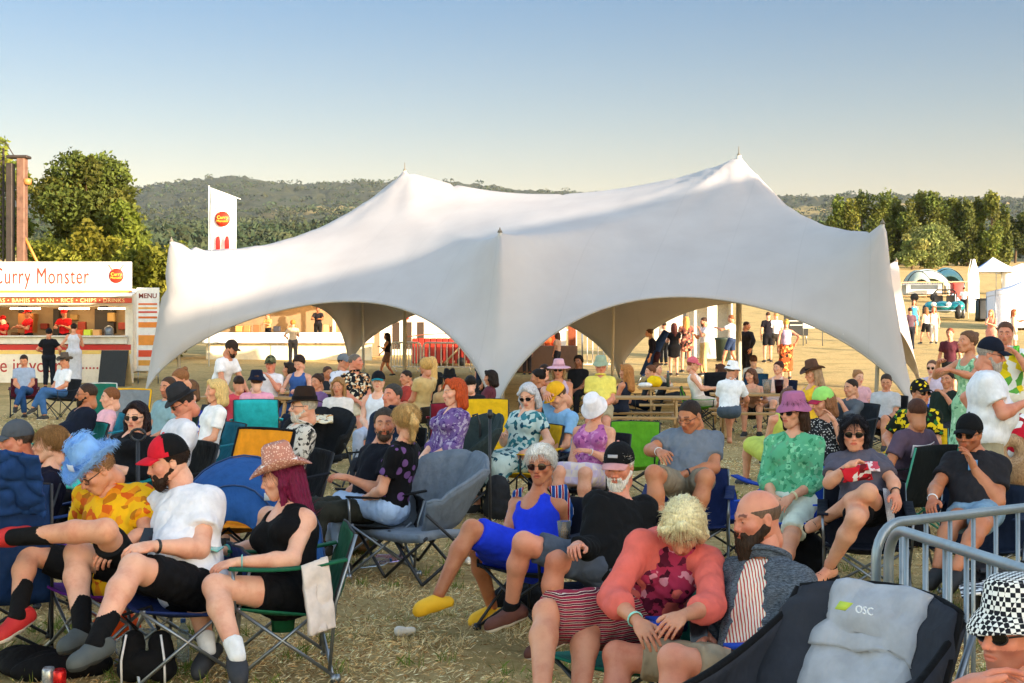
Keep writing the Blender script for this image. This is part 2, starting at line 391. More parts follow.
# ------------------------------------------------------------------ people
SK = {'f': 'd9a080', 'm': 'c98d6c', 'p': 'e0ae92', 't': 'b87a55', 'd': '8a5638', 'r': 'd08c70'}
M_EYE = paint('e8e2da', 0.2, name='eye'); M_IRIS = paint('2a2018', 0.15, name='iris')
HC = {}
def head_mesh(sex, hv, var=0):
    key = (sex, hv, var)
    if key in HC: return HC[key]
    f = sex == 'f'; r = np.random.default_rng(var+5); j = lambda a: r.uniform(-a, a)
    jw = 0.9 if f else 1.0; jx = j(0.004); nl = j(0.004); ch = j(0.004)
    P = [ell((0, -0.012, 0.032), (0.076, 0.098, 0.086)), ell((0, 0.03, -0.025), (0.062*jw, 0.066, 0.08), k=0.03),
         ell((0, 0.062+ch, -0.095), (0.026*jw+jx, 0.026, 0.022), k=0.025)]
    for q in (-1, 1):
        P += [cone((q*0.052*jw, 0.0, -0.055), (q*0.015, 0.062, -0.094), 0.024, 0.018, 0.03),
              ell((q*0.042, 0.064, -0.022), (0.024, 0.022, 0.02), k=0.025),
              cone((q*0.01, 0.09, 0.020), (q*0.042, 0.074, 0.022), 0.008 if f else 0.011, 0.009, 0.015),
              ell((q*0.031, 0.094, 0.002), (0.018, 0.014, 0.011), k=0.012, sub=True),
              ell((q*0.031, 0.0765, 0.001), (0.0150, 0.0150, 0.0135), k=0.006)]
    P += [cone((0, 0.088, 0.012), (0, 0.110+nl, -0.028), 0.008, 0.0115, 0.014)]
    for q in (-1, 1): P += [ell((q*0.011, 0.1, -0.033), (0.009, 0.009, 0.0075), k=0.008)]
    P += [ell((0, 0.083, -0.062), (0.030, 0.018, 0.02), k=0.02), ell((0, 0.096, -0.056), (0.023, 0.009, 0.0055), k=0.006),
          ell((0, 0.094, -0.067), (0.019, 0.009, 0.0065), k=0.006), ell((0, 0.104, -0.0612), (0.022, 0.008, 0.0022), k=0.004, sub=True)]
    for q in (-1, 1):
        P += [ell((q*0.077, -0.008, -0.004), (0.009, 0.019, 0.031), k=0.008), ell((q*0.086, -0.004, 0.0), (0.006, 0.011, 0.019), k=0.005, sub=True)]
    P += [cone((0, -0.03, -0.04), (0, -0.05, -0.11), 0.052 if f else 0.06, 0.05 if f else 0.058, 0.03)]
    V, F = sdf(P, hv)
    C = np.ones((len(V), 3)); x, y, z = V.T; ax = abs(x)
    lip = (y > 0.085) & (((x/0.024)**2+((z+0.061)/0.0115)**2) < 1)
    C[lip] = (0.80, 0.42, 0.42) if f else (0.86, 0.56, 0.52)
    ck = np.exp(-(((ax-0.042)/0.022)**2+((z+0.022)/0.022)**2))*(y > 0.04); C *= 1-ck[:, None]*np.array([0, 0.16, 0.14])
    ns = np.exp(-((x/0.018)**2+((z+0.03)/0.018)**2))*(y > 0.09); C *= 1-ns[:, None]*np.array([0, 0.14, 0.12])
    br = (y > 0.055) & (ax > 0.012) & (ax < 0.05) & (abs(z-0.024-0.25*(0.03-abs(ax-0.03))) < (0.0035 if f else 0.0055)); C[br] = (0.28, 0.2, 0.16)
    HC[key] = (V, F, C); return HC[key]
HD = {}
def hand_mesh(pose, hv):
    key = (pose, hv)
    if key in HD: return HD[key]
    curl = {'rest': (0.30, 0.4, 0.45, 0.5), 'flat': (0.1, 0.1, 0.12, 0.15), 'grip': (0.95, 1.05, 1.1, 1.1), 'hold': (0.6, 0.7, 0.75, 0.8), 'point': (0.1, 1.1, 1.2, 1.2)}[pose]
    P = [ell((0.004, 0.05, 0), (0.040, 0.052, 0.016), k=0.012), cone((0, -0.01, 0), (0, 0.03, 0), 0.024, 0.024, 0.02, cut=None)]
    for i, (x, L) in enumerate(((0.030, 0.072), (0.010, 0.080), (-0.010, 0.074), (-0.029, 0.058))):
        p = np.array([x, 0.088-abs(x-0.008)*0.25, 0.002]); a = 0; sp = (x-0.003)*2.2; r = 0.0093 if i < 3 else 0.008
        P.append(cone((x*0.8, 0.045, 0), p, 0.011, r+0.0005, 0.006))
        for q, fl in enumerate((0.45, 0.31, 0.24)):
            a += curl[i]*(0.9, 1.0, 0.7)[q]
            e = p+L*fl*1.06*np.array([sp*math.cos(a), math.cos(a), -math.sin(a)])
            P.append(cone(p, e, r, r-0.0009, 0.0028)); p = e; r -= 0.0009
    ta = {'grip': 1.0, 'hold': 0.7}.get(pose, 0.3)
    p0 = np.array([0.026, 0.022, -0.006]); p1 = p0+0.042*np.array([0.62, 0.68, -0.45*ta-0.1]); p2 = p1+0.030*np.array([0.35-0.3*ta, 0.8, -0.45*ta]); p3 = p2+0.022*np.array([0.1-0.4*ta, 0.85, -0.3*ta])
    P += [cone(p0, p1, 0.015, 0.0125, 0.012), cone(p1, p2, 0.0118, 0.0105, 0.004), cone(p2, p3, 0.0105, 0.009, 0.003)]
    V, F = sdf(P, hv)
    x, y, z = V.T; C = np.ones((len(V), 3))
    kn = np.clip((y-0.07)/0.05, 0, 1)[:, None]*np.array([0.02, 0.12, 0.12]); C = C*(1-kn)
    HD[key] = (V, F, C); return HD[key]
def frame(f, up):       # columns right, forward, up with forward = f
    f = ndir(f); r = ndir(np.cross(f, up)); return np.stack([r, f, np.cross(r, f)], 1)
def ik(a, t, l1, l2, hint):
    d = t-a; L = np.linalg.norm(d); L2 = min(L, (l1+l2)*0.995); u = d/(L+1e-9); t = a+u*L2
    x = (l1*l1-l2*l2+L2*L2)/(2*L2); h_ = math.sqrt(max(l1*l1-x*x, 1e-6))
    n_ = hint-u*u.dot(hint); n_ = ndir(n_); return a+u*x+n_*h_, t
BL = dict(ua=0.285, fa=0.255, th=0.43, shn=0.42)
def pose_sit(base, yaw, seat=0.40, lean=14, legs='down', arms=('lap', 'lap'), tw=0, side=0, k=1.0, spread=0.13, ktw=0):
    R = facing(yaw); Rt = R @ rotz(math.radians(tw)); base = np.asarray(base, float)
    W = lambda l, f, u: base+R @ np.array([l, f, u])*k
    J = {}; J['pel'] = W(0, 0, seat+0.10); a = math.radians(lean); b = math.radians(side)
    up = R @ ndir(np.array([math.tan(b), -math.tan(a), 1.0])); J['neck'] = J['pel']+up*0.50*k
    for q, sg in (('L', 1), ('R', -1)):
        J['sh'+q] = J['neck']+(Rt[:, 0]*sg*0.165-up*0.070)*k
        J['hip'+q] = J['pel']+R[:, 0]*sg*0.095*k-np.array([0, 0, 0.01])
    Lg = legs if isinstance(legs, tuple) else (legs, legs)
    for q, sg, st in (('L', 1, Lg[0]), ('R', -1, Lg[1])):
        kt, an, hint = {'down': ((sg*spread, 0.43, seat+0.10), (sg*spread, 0.47, 0.08), (0, 1, 1)),
                        'wide': ((sg*0.24, 0.38, seat+0.12), (sg*0.20, 0.36, 0.08), (0, 1, 1)),
                        'out': ((sg*spread, 0.42, seat+0.10), (sg*spread, 0.72, 0.08), (0, 1, 1)),
                        'back': ((sg*spread, 0.42, seat+0.10), (sg*spread, 0.25, 0.08), (0, 1, 1)),
                        'over': ((0.0, 0.42, seat+0.18), (-sg*0.16, 0.56, seat-0.22), (0, 1, 1)),
                        'under': ((sg*0.04, 0.43, seat+0.07), (-sg*0.02, 0.40, 0.08), (0, 1, 1)),
                        'ankle': ((sg*0.30, 0.33, seat+0.15), (-sg*0.08, 0.45, seat+0.19), (sg*1, 1, 0.2))}[st]
        rk = rotz(math.radians(ktw)); kt = rk @ np.array(kt); an = rk @ np.array(an)
        J['kn'+q], J['an'+q] = ik(J['hip'+q], W(*an), BL['th']*k, BL['shn']*k, W(*kt)-(J['hip'+q]+W(*an))/2)
        if an[2] < 0.1: J['toe'+q] = J['an'+q]+R @ rk @ np.array([sg*0.04, 0.17, -0.0])
        else:
            sh = J['an'+q]-J['kn'+q]; J['toe'+q] = J['an'+q]+0.17*ndir(R @ np.array([0, 1, -0.2])*0.9+0.3*ndir(sh))
    set_arms(J, R, up, arms, k); return J
def pose_stand(base, yaw, lean=0, arms=('down', 'down'), legs='stand', tw=0, k=1.0, side=0):
    R = facing(yaw); Rt = R @ rotz(math.radians(tw)); base = np.asarray(base, float)
    W = lambda l, f, u: base+R @ np.array([l, f, u])*k
    J = {'pel': W(0, -0.02 if lean < 30 else -0.15, 0.93)}; a = math.radians(-lean)
    up = R @ ndir(np.array([math.sin(math.radians(side)), -math.sin(a), math.cos(a)])); J['neck'] = J['pel']+up*0.52*k
    st = {'stand': (0.02, 0.0), 'walk': (0.26, -0.24), 'hipshot': (0.06, -0.02)}[legs]
    for q, sg, fy in (('L', 1, st[0]), ('R', -1, st[1])):
        J['sh'+q] = J['neck']+(Rt[:, 0]*sg*0.165-up*0.070)*k; J['hip'+q] = J['pel']+R[:, 0]*sg*0.09*k
        an = W(sg*0.11, fy, 0.08+(0.07 if fy < -0.1 else 0))
        J['kn'+q], J['an'+q] = ik(J['hip'+q], an, BL['th']*k, BL['shn']*k, R[:, 1]); J['toe'+q] = J['an'+q]+R[:, 1]*0.17+R[:, 0]*sg*0.04
    set_arms(J, R, up, arms, k); return J
def set_arms(J, R, up, arms, k):
    for q, sg, a in (('L', 1, arms[0]), ('R', -1, arms[1])):
        s0 = J['sh'+q]; hint = R @ np.array([sg*0.6, -0.6, -0.5])
        if isinstance(a, str):
            t = {'lap': (-0.10, 0.30, -0.36), 'knee': (0.0, 0.36, -0.32), 'rest': (0.10, 0.24, -0.30), 'down': (0.06, 0.08, -0.52), 'phone': (-0.10, 0.30, -0.16),
                 'phoneup': (-0.08, 0.36, 0.02), 'table': (-0.02, 0.40, -0.20), 'chin': (-0.13, 0.17, 0.06), 'brow': (-0.12, 0.17, 0.26), 'hip': (0.10, -0.02, -0.34), 'drink': (-0.10, 0.22, 0.02),
                 'fold': (-0.20, 0.20, -0.20), 'swing': (0.08, 0.28, -0.42), 'swingb': (0.08, -0.26, -0.42), 'reach': (0.0, 0.46, -0.05), 'across': (-0.22, 0.18, -0.05), 'leant': (0.05, 0.25, -0.46)}[a]
            tgt = s0+R @ (np.array([sg*t[0], t[1], t[2]])*k)
        else: tgt = np.asarray(a, float)
        J['el'+q], J['wr'+q] = ik(s0, tgt, BL['ua']*k, BL['fa']*k, hint)
def rig(s, root, sp, k=1.0, toes=None):
    """joints from their places in the photograph: each joint lies on its own sight line, at bone length from its parent;
    the sign says whether it is nearer (-) or farther (+) than the parent."""
    y0 = FPX/s; ray = lambda px, py: np.array([(px-512)/FPX, 1, -(py-HOR)/FPX])
    J = {'pel': np.array([0, 0, CH])+ray(root[0], root[1])*y0}
    C = np.array([0, 0, CH])
    ln = dict(neck=('pel', 0.50), shL=('neck', 0.175), shR=('neck', 0.175), hipL=('pel', 0.095), hipR=('pel', 0.095), elL=('shL', BL['ua']), elR=('shR', BL['ua']),
              wrL=('elL', BL['fa']), wrR=('elR', BL['fa']), knL=('hipL', BL['th']), knR=('hipR', BL['th']), anL=('knL', BL['shn']), anR=('knR', BL['shn']),
              toeL=('anL', 0.17), toeR=('anR', 0.17), head=('neck', 0.155))
    for q, (par, L) in ln.items():
        if q not in sp: continue
        px, py, sg = sp[q][:3]; L = L*k*(sp[q][3] if len(sp[q]) > 3 else 1); p = J[par]-C; u = ray(px, py); u = u/np.linalg.norm(u)
        t0 = p.dot(u); d2 = p.dot(p)-t0*t0
        if q == 'neck': L = min(L, max(0.8*L, 1.06*math.sqrt(max(d2, 0))))
        h_ = math.sqrt(max(L*L-d2, 0)); J[q] = C+u*(t0+sg*h_)
        if d2 > (1.35*L)**2: print('RIG long', sp.get('name', ''), q, round(math.sqrt(d2)/L, 2))
    J['neck'] = J['neck']-0.022*k*ndir(J['neck']-J['pel']); return J
def lathe_hat(kind, c1, c2, hv):
    g = Geo(); n = 40
    if kind == 'cap' or kind == 'capback':
        fp_ = c1[1] if isinstance(c1, tuple) else None; c1 = c1[0] if isinstance(c1, tuple) else c1
        def dome(V): V = V.copy(); V[:, 1] = V[:, 1]*1.2-0.012; return V
        pr = [(0.085*math.cos(a)+0.002, 0.032+0.104*math.sin(a)) for a in np.linspace(0, PI/2*0.97, 10)]
        g.lathe([(0.086, 0.026)]+pr, n, fn=dome, close=False)
        if fp_ is not None:
            V0 = g.V[0][0]; q_ = g.F[0][0]; cy = V0[q_].mean(1)[:, 1]; g.F = [(q_[cy <= 0.012], 0), (q_[cy > 0.012], 1)]; c1 = [c1, fp_]
        u = np.linspace(-1, 1, 15)[:, None]; v = np.linspace(0, 1, 8)[None]
        x = u*0.077*(1-0.12*v); y0 = 0.088*np.sqrt(np.clip(1-(u*0.80)**2, 0, 1))-0.002
        y = y0+v*(0.075*(1-0.35*u**2)); z = 0.040-0.02*u**2*1.0-0.018*v**2
        if kind == 'capback': y = -y-0.02
        b = Geo(); b.grid(np.stack([x+0*v, y, z+0*v], -1), 0, 0.004)
        g2 = Geo(); g2.lathe([(0.008, 0.138), (0.007, 0.1425), (0.001, 0.143)], 10, c=(0, -0.012, 0))
        return [('cap', g, c1), ('brim', b, c2), ('button', g2, c2)]
    if kind == 'bucket':
        pr = [(0.001, 0.142), (0.06, 0.14), (0.073, 0.128), (0.086, 0.06), (0.090, 0.052), (0.115, 0.030), (0.138, 0.008), (0.139, 0.004), (0.113, 0.026), (0.088, 0.046)]
        def f(V): V = V.copy(); V[:, 1] = V[:, 1]*1.12-0.01; t = np.arctan2(V[:, 1], V[:, 0]); r_ = np.hypot(V[:, 0], V[:, 1]); V[:, 2] += np.sin(t*3+1)*0.008*np.clip((r_-0.09)*20, 0, 1); return V
        g.lathe(pr, n, fn=f, close=False); return [('hat', g, c1)]
    rb = {'cowboy': 0.185, 'fedora': 0.135, 'sunhat': 0.19}[kind]; curl = {'cowboy': 0.055, 'fedora': 0.012, 'sunhat': -0.02}[kind]; ht = {'cowboy': 0.185, 'fedora': 0.16, 'sunhat': 0.15}[kind]
    pr = [(0.001, ht-0.022), (0.035, ht-0.014), (0.058, ht), (0.070, ht-0.012), (0.080, 0.09), (0.088, 0.055), (0.092, 0.050)]+[(0.092+(rb-0.092)*t, 0.046) for t in (0.2, 0.4, 0.6, 0.8, 0.95, 1.0)]+[(rb, 0.041), (0.14, 0.041), (0.090, 0.044)]
    if kind == 'fedora': pr = [p for p in pr if p[0] <= rb]
    def f(V):
        V = V.copy(); r_ = np.hypot(V[:, 0], V[:, 1])+1e-6; c = V[:, 0]/r_; k_ = np.clip((r_-0.092)/(rb-0.092+1e-6), 0, 1.1)
        V[:, 2] += curl*k_**2*(np.abs(c)**2)-0.018*k_*(1-c*c)
        if kind in ('cowboy', 'fedora'):
            top = np.clip((V[:, 2]-ht+0.05)/0.04, 0, 1); V[:, 2] -= top*0.022*np.exp(-(V[:, 0]/0.02)**2); V[:, 0] *= 1-0.16*top*(V[:, 1] > 0.02)
        V[:, 1] = V[:, 1]*1.14-0.01; return V
    g.lathe(pr, n, fn=f, close=False)
    b = Geo(); b.lathe([(0.0905, 0.056), (0.0875, 0.082), (0.0872, 0.082), (0.0902, 0.056)], n, fn=lambda V: V*np.array([1.01, 1.152, 1])+np.array([0, -0.01, 0]), close=False)
    return [('hat', g, c1), ('hat_band', b, c2)]
def strands(g, VV, hc, HR, hk, stl, n_, seed, L0=None):
    r = np.random.default_rng(seed); P = VV[r.integers(0, len(VV), n_)]; c = hc+HR @ np.array([0, -0.01, 0.03])*hk
    L = (L0 or {'crop': 0.010, 'short': 0.03, 'thick': 0.05, 'curly': 0.04}.get(stl, 0.10))*r.uniform(0.5, 1.3, n_)
    down = -HR[:, 2]*1.0-HR[:, 1]*0.35 if stl in ('bob', 'long', 'pony', 'bun', 'thick') else -HR[:, 1]*1.0-HR[:, 2]*0.3
    dv = down+r.normal(size=(n_, 3))*(0.9 if stl == 'curly' else 0.13); pts = [P]; q = P
    for k_ in range(3):
        rad = q-c; rn = np.linalg.norm(rad, axis=1)[:, None]; nn = rad/rn; t = dv-nn*(dv*nn).sum(1)[:, None]; t /= np.linalg.norm(t, axis=1)[:, None]+1e-6
        q = q+t*(L/3)[:, None]+nn*r.uniform(-0.0005, 0.0028, (n_, 1)); pts.append(q)
    pts = np.stack(pts, 1); T = pts[:, -1]-pts[:, 0]; T /= np.linalg.norm(T, axis=1)[:, None]+1e-9; A = np.cross(T, r.normal(size=(n_, 3))); A /= np.linalg.norm(A, axis=1)[:, None]; B = np.cross(T, A)
    w_ = np.array([1, 0.9, 0.65, 0.15])[None, :, None, None]*0.00095*hk; ring = np.stack([A, -0.5*A+0.87*B, -0.5*A-0.87*B], 1)[:, None]
    V = (pts[:, :, None]+ring*w_).reshape(-1, 3); b0 = (np.arange(n_)*12)[:, None, None, None]; i = (np.arange(3)*3)[None, :, None, None]; j = np.arange(3)[None, None, :, None]; j2 = (j+1) % 3
    g.add(V, np.concatenate([b0+i+j, b0+i+j2, b0+i+3+j2, b0+i+3+j], -1).reshape(-1, 4))
def person(label, J, head, o, s, group=None):
    """head = (yaw, pitch, roll) in degrees; o = look of the person"""
    sex = o.get('sex', 'm'); w_ = o.get('w', 1.0); k = o.get('k', 1.0); f = sex == 'f'; hk = k**0.5*(0.98 if s > 125 else 1.03)
    bv = o.get('bv') or (0.0095 if s > 170 else 0.0125 if s > 95 else 0.018 if s > 55 else 0.026)
    hv = 0.0042 if s > 170 else 0.0055 if s > 95 else 0.008 if s > 55 else 0.012
    seed = abs(hash(label)) % 9999 if False else sum(ord(c)*(i+3) for i, c in enumerate(label)) % 9973
    base = J['pel'].copy(); base[2] = min(J['anL'][2], J['anR'][2])-0.08 if 'anL' in J else base[2]-0.9
    root = thing('person', label, o.get('cat', 'person'), base, group)
    T = ndir(J['neck']-J['pel']); side = ndir(J['shR']-J['shL']); side = ndir(side-T*side.dot(T)); fw = ndir(np.cross(T, side))
    TR = np.stack([side, fw, T], 1); pel = J['pel']; neck = J['neck']; tl = np.linalg.norm(neck-pel)
    # chest faces the same way as the knees do; 'fw' comes from the shoulders' left/right order
    ya, pi_, ro = [math.radians(v) for v in head]
    hf = np.array([-math.sin(ya)*math.cos(pi_), -math.cos(ya)*math.cos(pi_), -math.sin(pi_)])
    HR = frame(hf, np.array([0, 0, 1.])); HR = HR @ np.array(Matrix.Rotation(ro, 3, 'Y'))
    if 'head' in J: hc = J['head']
    else: hc = neck+(0.55*T+0.45*np.array([0, 0, 1]))*0.150*k+0.025*k*ndir(hf*np.array([1, 1, 0.2]))+HR[:, 2]*0.02*k
    bel = o.get('belly', 0.0); q1 = pel+T*tl*0.33; q2 = pel+T*tl*0.70; bu = o.get('bust', 0.4 if f else 0.0)
    hipw = 1.05 if f else 0.97
    def torso(g, kk=0.05, low=True):
        P = []
        if low: P.append(ell(pel+T*0.01, (0.160*hipw*w_*k+g, 0.112*w_*k+g, 0.115*k+g), TR, kk))
        P += [ell(q1+fw*bel*0.05, ((0.130 if f else 0.142)*w_*k+g, (0.100+bel*0.05)*w_*k+g, 0.15*k+g), TR, kk),
              ell(q2, ((0.145 if f else 0.165)*w_*k+g, 0.108*w_*k+g, 0.16*k+g), TR, kk)]
        for q in 'LR':
            P.append(cone(neck-T*0.035*k, J['sh'+q]-T*0.002, 0.050*k+g, 0.044*k*w_**0.5+g, kk))
            if bu: P.append(ell(q2-T*0.015*k+fw*(0.060+0.022*bu)*w_**0.7+side*(0.068 if q == 'R' else -0.068)*w_, (0.062*w_*k+g, 0.058*bu**0.3*w_*k+g, 0.064*k+g), TR, 0.03))
        return P
    ws = w_**0.65
    def arm(q, g, t0=0.0, t1=2.0, kk=0.03, flare=0.0):
        sh, el, wr = J['sh'+q], J['el'+q], J['wr'+q]; P = []
        am = 0.9 if f else 1.0
        def seg(a, b, ra, rb, u0, u1):
            if t1 <= u0 or t0 >= u1: return
            e = min(t1, u1); tt = (e-u0)/(u1-u0); d = ndir(b-a); m = a+(b-a)*tt; r2 = ra+(rb-ra)*tt
            cut = (m, d) if t1 < u1 else None
            m2 = a+(b-a)*min(1, tt+0.1) if cut else m
            P.append(cone(a, m2, ra+g, r2+g+flare*(tt if cut else 0), kk, cut))
        seg(sh, el, 0.049*ws*am*k, 0.040*ws*am*k, 0, 1)
        bul = el+(wr-el)*0.28; seg(el, bul, 0.040*ws*am*k, 0.042*ws*am*k, 1, 1.28); seg(bul, wr, 0.042*ws*am*k, 0.026*ws**0.4*am*k, 1.28, 2)
        return P
    def leg(q, g, t1=2.0, kk=0.03, flare=0.0):
        hp, kn, an = J['hip'+q], J['kn'+q], J['an'+q]; P = []
        rr = [0.088*ws*k, 0.057*ws**0.7*k, 0.056*ws**0.7*k, 0.036*ws**0.3*k]
        def seg(a, b, ra, rb, u0, u1):
            if t1 <= u0: return
            e = min(t1, u1); tt = (e-u0)/(u1-u0); d = ndir(b-a); m = a+(b-a)*tt; cut = (m, d) if t1 < u1 else None
            m2 = a+(b-a)*min(1, tt+0.1) if cut else m
            P.append(cone(a, m2, ra+g, ra+(rb-ra)*tt+g+flare*(tt if cut else 0), kk, cut))
        seg(hp, kn, rr[0], rr[1], 0, 1)
        cb = kn+(an-kn)*0.33-0.012*ndir(np.cross(np.cross(an-kn, kn-hp), an-kn))*-1
        seg(kn, cb, rr[1], rr[2], 1, 1.33); seg(cb, an, rr[2], rr[3], 1.33, 2)
        return P
    top, tm = o['top'][:2]; bot, bm = (o.get('bot') or (None, None))[:2]
    tt = {'tee': 0.62, 'tank': 0.0, 'shirt': 0.72, 'long': 1.96, 'mid': 1.35, 'jacket': 1.98, 'dress': 0.0, 'sdress': 0.5, 'none': 0}[top]; tt = o.get('sleeve', tt)
    nolegs = 'knL' not in J
    # body: one continuous surface, with head and hands grown onto it
    P = torso(0.0, 0.05)
    nk = (0.049 if f else 0.056)*k*w_**0.4
    P.append(cone(neck-T*0.03, hc+HR @ np.array([0, -0.03, -0.06])*k, nk+0.004, nk, 0.04))
    for q in 'LR':
        P += arm(q, 0.0)
        if not nolegs:
            P += leg(q, 0.0); d = ndir(J.get('toe'+q, J['an'+q]+fw*0.17)-J['an'+q])
            P.append(ell(J['kn'+q]+0.01*ndir(2*J['kn'+q]-J['hip'+q]-J['an'+q]), (0.048*k*ws**.5,)*3, None, 0.03))
    g = Geo(); V, F = sdf(P, bv); C = np.ones((len(V), 3)); 
    g.add(V, F, 0, C)
    hV, hF, hC = head_mesh(sex, hv, o.get('var', seed % 4)); st = o.get('stubble')
    if st is not None:
        hC = hC.copy(); x, y, z = hV.T; m = (z < -0.035) & (y > -0.0) & ~((y > 0.085) & (((x/0.024)**2+((z+0.061)/0.0115)**2) < 1)); hC[m] *= np.array([0.62, 0.55, 0.55])
    g.add(xf(HR, hc, hV*hk), hF, 0, hC)
    if s > 40 and head[1] < 40:
        for sx in (-1, 1):
            for (rr, c_, mt, n_) in ((0.0112, (sx*0.031, 0.0800, 0.0005), 1, 12), (0.0062, (sx*0.031, 0.0864, 0.0005), 2, 8)):
                pr = [(rr*math.cos(a), rr*math.sin(a)) for a in np.linspace(-PI/2, PI/2, 7)]
                e = Geo(); e.lathe(pr, n_, c=(0, 0, 0)); v = e.V[0][0]; g.add(xf(HR, hc, (v+np.array(c_))*hk), [ff for ff, _ in e.F], mt)
    hp_ = o.get('hands', ('rest', 'rest'))
    for q, sg, hpz in (('L', -1, hp_[0]), ('R', 1, hp_[1])):
        if s < 30: hpz = 'rest'
        fa = ndir(J['wr'+q]-J['el'+q]); hd = o.get('hd'+q); d = ndir(hd) if hd is not None else ndir(fa+np.array([0, 0, -0.25]))
        pn = o.get('pn'+q); inw = -sg*side if True else 0
        pn = ndir(pn) if pn is not None else ndir(np.array([0, 0, -1.0])+0.6*(-fw)*0+0.5*inw)
        x_ = ndir(np.cross(d, -pn)); z_ = np.cross(x_, d); R_ = np.stack([x_, d, z_], 1)
        V, F, C = hand_mesh(hpz, max(0.0038, hv*0.85)); V = V*k*(0.94 if f else 1.03)
        # thumb on the side of the body's middle: mirror when needed
        if (x_.dot(inw) < 0) if o.get('thumb'+q) is None else o['thumb'+q] < 0: V = V*np.array([-1, 1, 1]); F = F[:, ::-1]
        g.add(xf(R_, J['wr'+q], V), F, 0, C)
    bare = o.get('shoe', ('trainer', '303030'))[0] in ('bare', 'sandal', 'flip')
    if not nolegs:
        for q in 'LR':
            d = ndir(J.get('toe'+q, J['an'+q]+fw*0.17)-J['an'+q]); shn = ndir(J['kn'+q]-J['an'+q]); up_ = ndir(0.25*shn+np.array([0, 0, 0.75])) if J['an'+q][2]-base[2] < 0.30 else shn; FR = frame(d, up_ if abs(up_.dot(d)) < 0.9 else np.array([0, 0, 1.]))
            o['_f'+q] = FR
            if bare:
                fp = [cone((0, -0.045, -0.045), (0, 0.04, -0.052), 0.03, 0.032, 0.03), cone((0, 0.0, -0.02), (0.0, 0.09, -0.058), 0.034, 0.026, 0.03), cone((-0.012, 0.09, -0.06), (-0.012, 0.15, -0.064), 0.03, 0.02, 0.03), cone((0.014, 0.09, -0.06), (0.016, 0.135, -0.064), 0.025, 0.018, 0.03), cone((0, -0.03, -0.03), (0, 0, 0.03), 0.033, 0.032, 0.03)]
                V, F = sdf(fp, max(0.006, hv)); g.add(xf(FR, J['an'+q], V*k), F, 0, np.ones((len(V), 3)))
    sm = skin(SK[o.get('skin', 'm')]); g.obj('body', [sm, M_EYE, M_IRIS], root, base)
    # shoes, socks
    if not nolegs and s > 20:
        stl, sc_ = o.get('shoe', ('trainer', '303030'))[:2]; sole = (o.get('shoe')+('ddd8cc',))[2] if o.get('shoe') else 'ddd8cc'
        for q in 'LR':
            FR = o['_f'+q]
            if stl == 'bare': continue
            if stl in ('sandal', 'flip'):
                sg_ = Geo(); V, F = sdf([cone((0, -0.045, -0.07), (0, 0.05, -0.07), 0.04, 0.038, 0.03, [(np.array([0, 0, -0.074]), np.array([0, 0, 1.])), (np.array([0, 0, -0.092]), np.array([0, 0, -1.]))]), cone((0, 0.05, -0.07), (0, 0.135, -0.07), 0.04, 0.036, 0.03, [(np.array([0, 0, -0.074]), np.array([0, 0, 1.])), (np.array([0, 0, -0.092]), np.array([0, 0, -1.]))])], 0.008)
                sg_.add(xf(FR, J['an'+q], V*k), F)
                for yy in ((0.06, 0.1) if stl == 'sandal' else (0.08,)):
                    a = np.linspace(0, PI, 9); pts = np.stack([0.042*np.cos(a), np.full(9, yy), -0.078+0.05*np.sin(a)], -1); sg_.tube(xf(FR, J['an'+q], pts*k), 0.006, 6)
                if stl == 'sandal':
                    a = np.linspace(0, 2*PI, 14); pts = np.stack([0.04*np.cos(a), -0.01+0.042*np.sin(a), 0*a+0.0], -1); sg_.tube(xf(FR, J['an'+q], pts*k), 0.006, 6)
                sg_.obj('sandal', cloth(sc_), root, base); continue
            cutb = (np.array([0, 0, -0.088]), np.array([0, 0, -1.]))
            pp = [cone((0, -0.045, -0.045), (0, 0.04, -0.048), 0.043, 0.046, 0.02, cutb), cone((0, 0.03, -0.045), (-0.003, 0.125, -0.056), 0.047, 0.040, 0.02, cutb), cone((0, 0.12, -0.06), (-0.003, 0.145, -0.062), 0.038, 0.034, 0.02, cutb)]
            if stl == 'trainer': pp += [cone((0, -0.03, -0.03), (0, -0.012, 0.012), 0.045, 0.044, 0.02, (np.array([0, 0, 0.012]), np.array([0, -0.2, 1.])))]
            else: pp += [cone((0, -0.03, -0.03), (0, 0.03, -0.005), 0.042, 0.045, 0.02, (np.array([0, 0, -0.005]), np.array([0, 0.2, 1.])))]
            if stl == 'clog': pp = [cone((0, -0.045, -0.062), (0, 0.04, -0.05), 0.036, 0.046, 0.02, cutb)]+pp[1:3]
            if stl == 'clog': pp += [ell((0, 0.08, -0.04), (0.05, 0.075, 0.036), None, 0.02, cutb)]
            V, F = sdf(pp, max(0.0065, hv)); zc = V[F].mean(1)[:, 2]
            sh_ = Geo(); Vw = xf(FR, J['an'+q], V*k); sh_.add(Vw, F[zc > -0.070], 0); sh_.F.append((F[zc <= -0.070], 1))
            if s > 120 and stl in ('trainer', 'shoe'):
                lc = Geo(); [lc.tube(xf(FR, J['an'+q], np.array([(-0.022, yy, zz), (0, yy+0.006, zz+0.006), (0.022, yy, zz)])*k), 0.0028, 5) for yy, zz in ((0.045, -0.012), (0.062, -0.015), (0.079, -0.018))]; lc.obj('lace', cloth('d8d4cc' if stl == 'trainer' else '2a1c14'), root, base)
            sh_.obj('shoe', [paint(sc_, 0.7, 0, 0.12, 'shoe', bmp=0.003), paint(sole if stl != 'clog' else sc_, 0.7)], root, base)
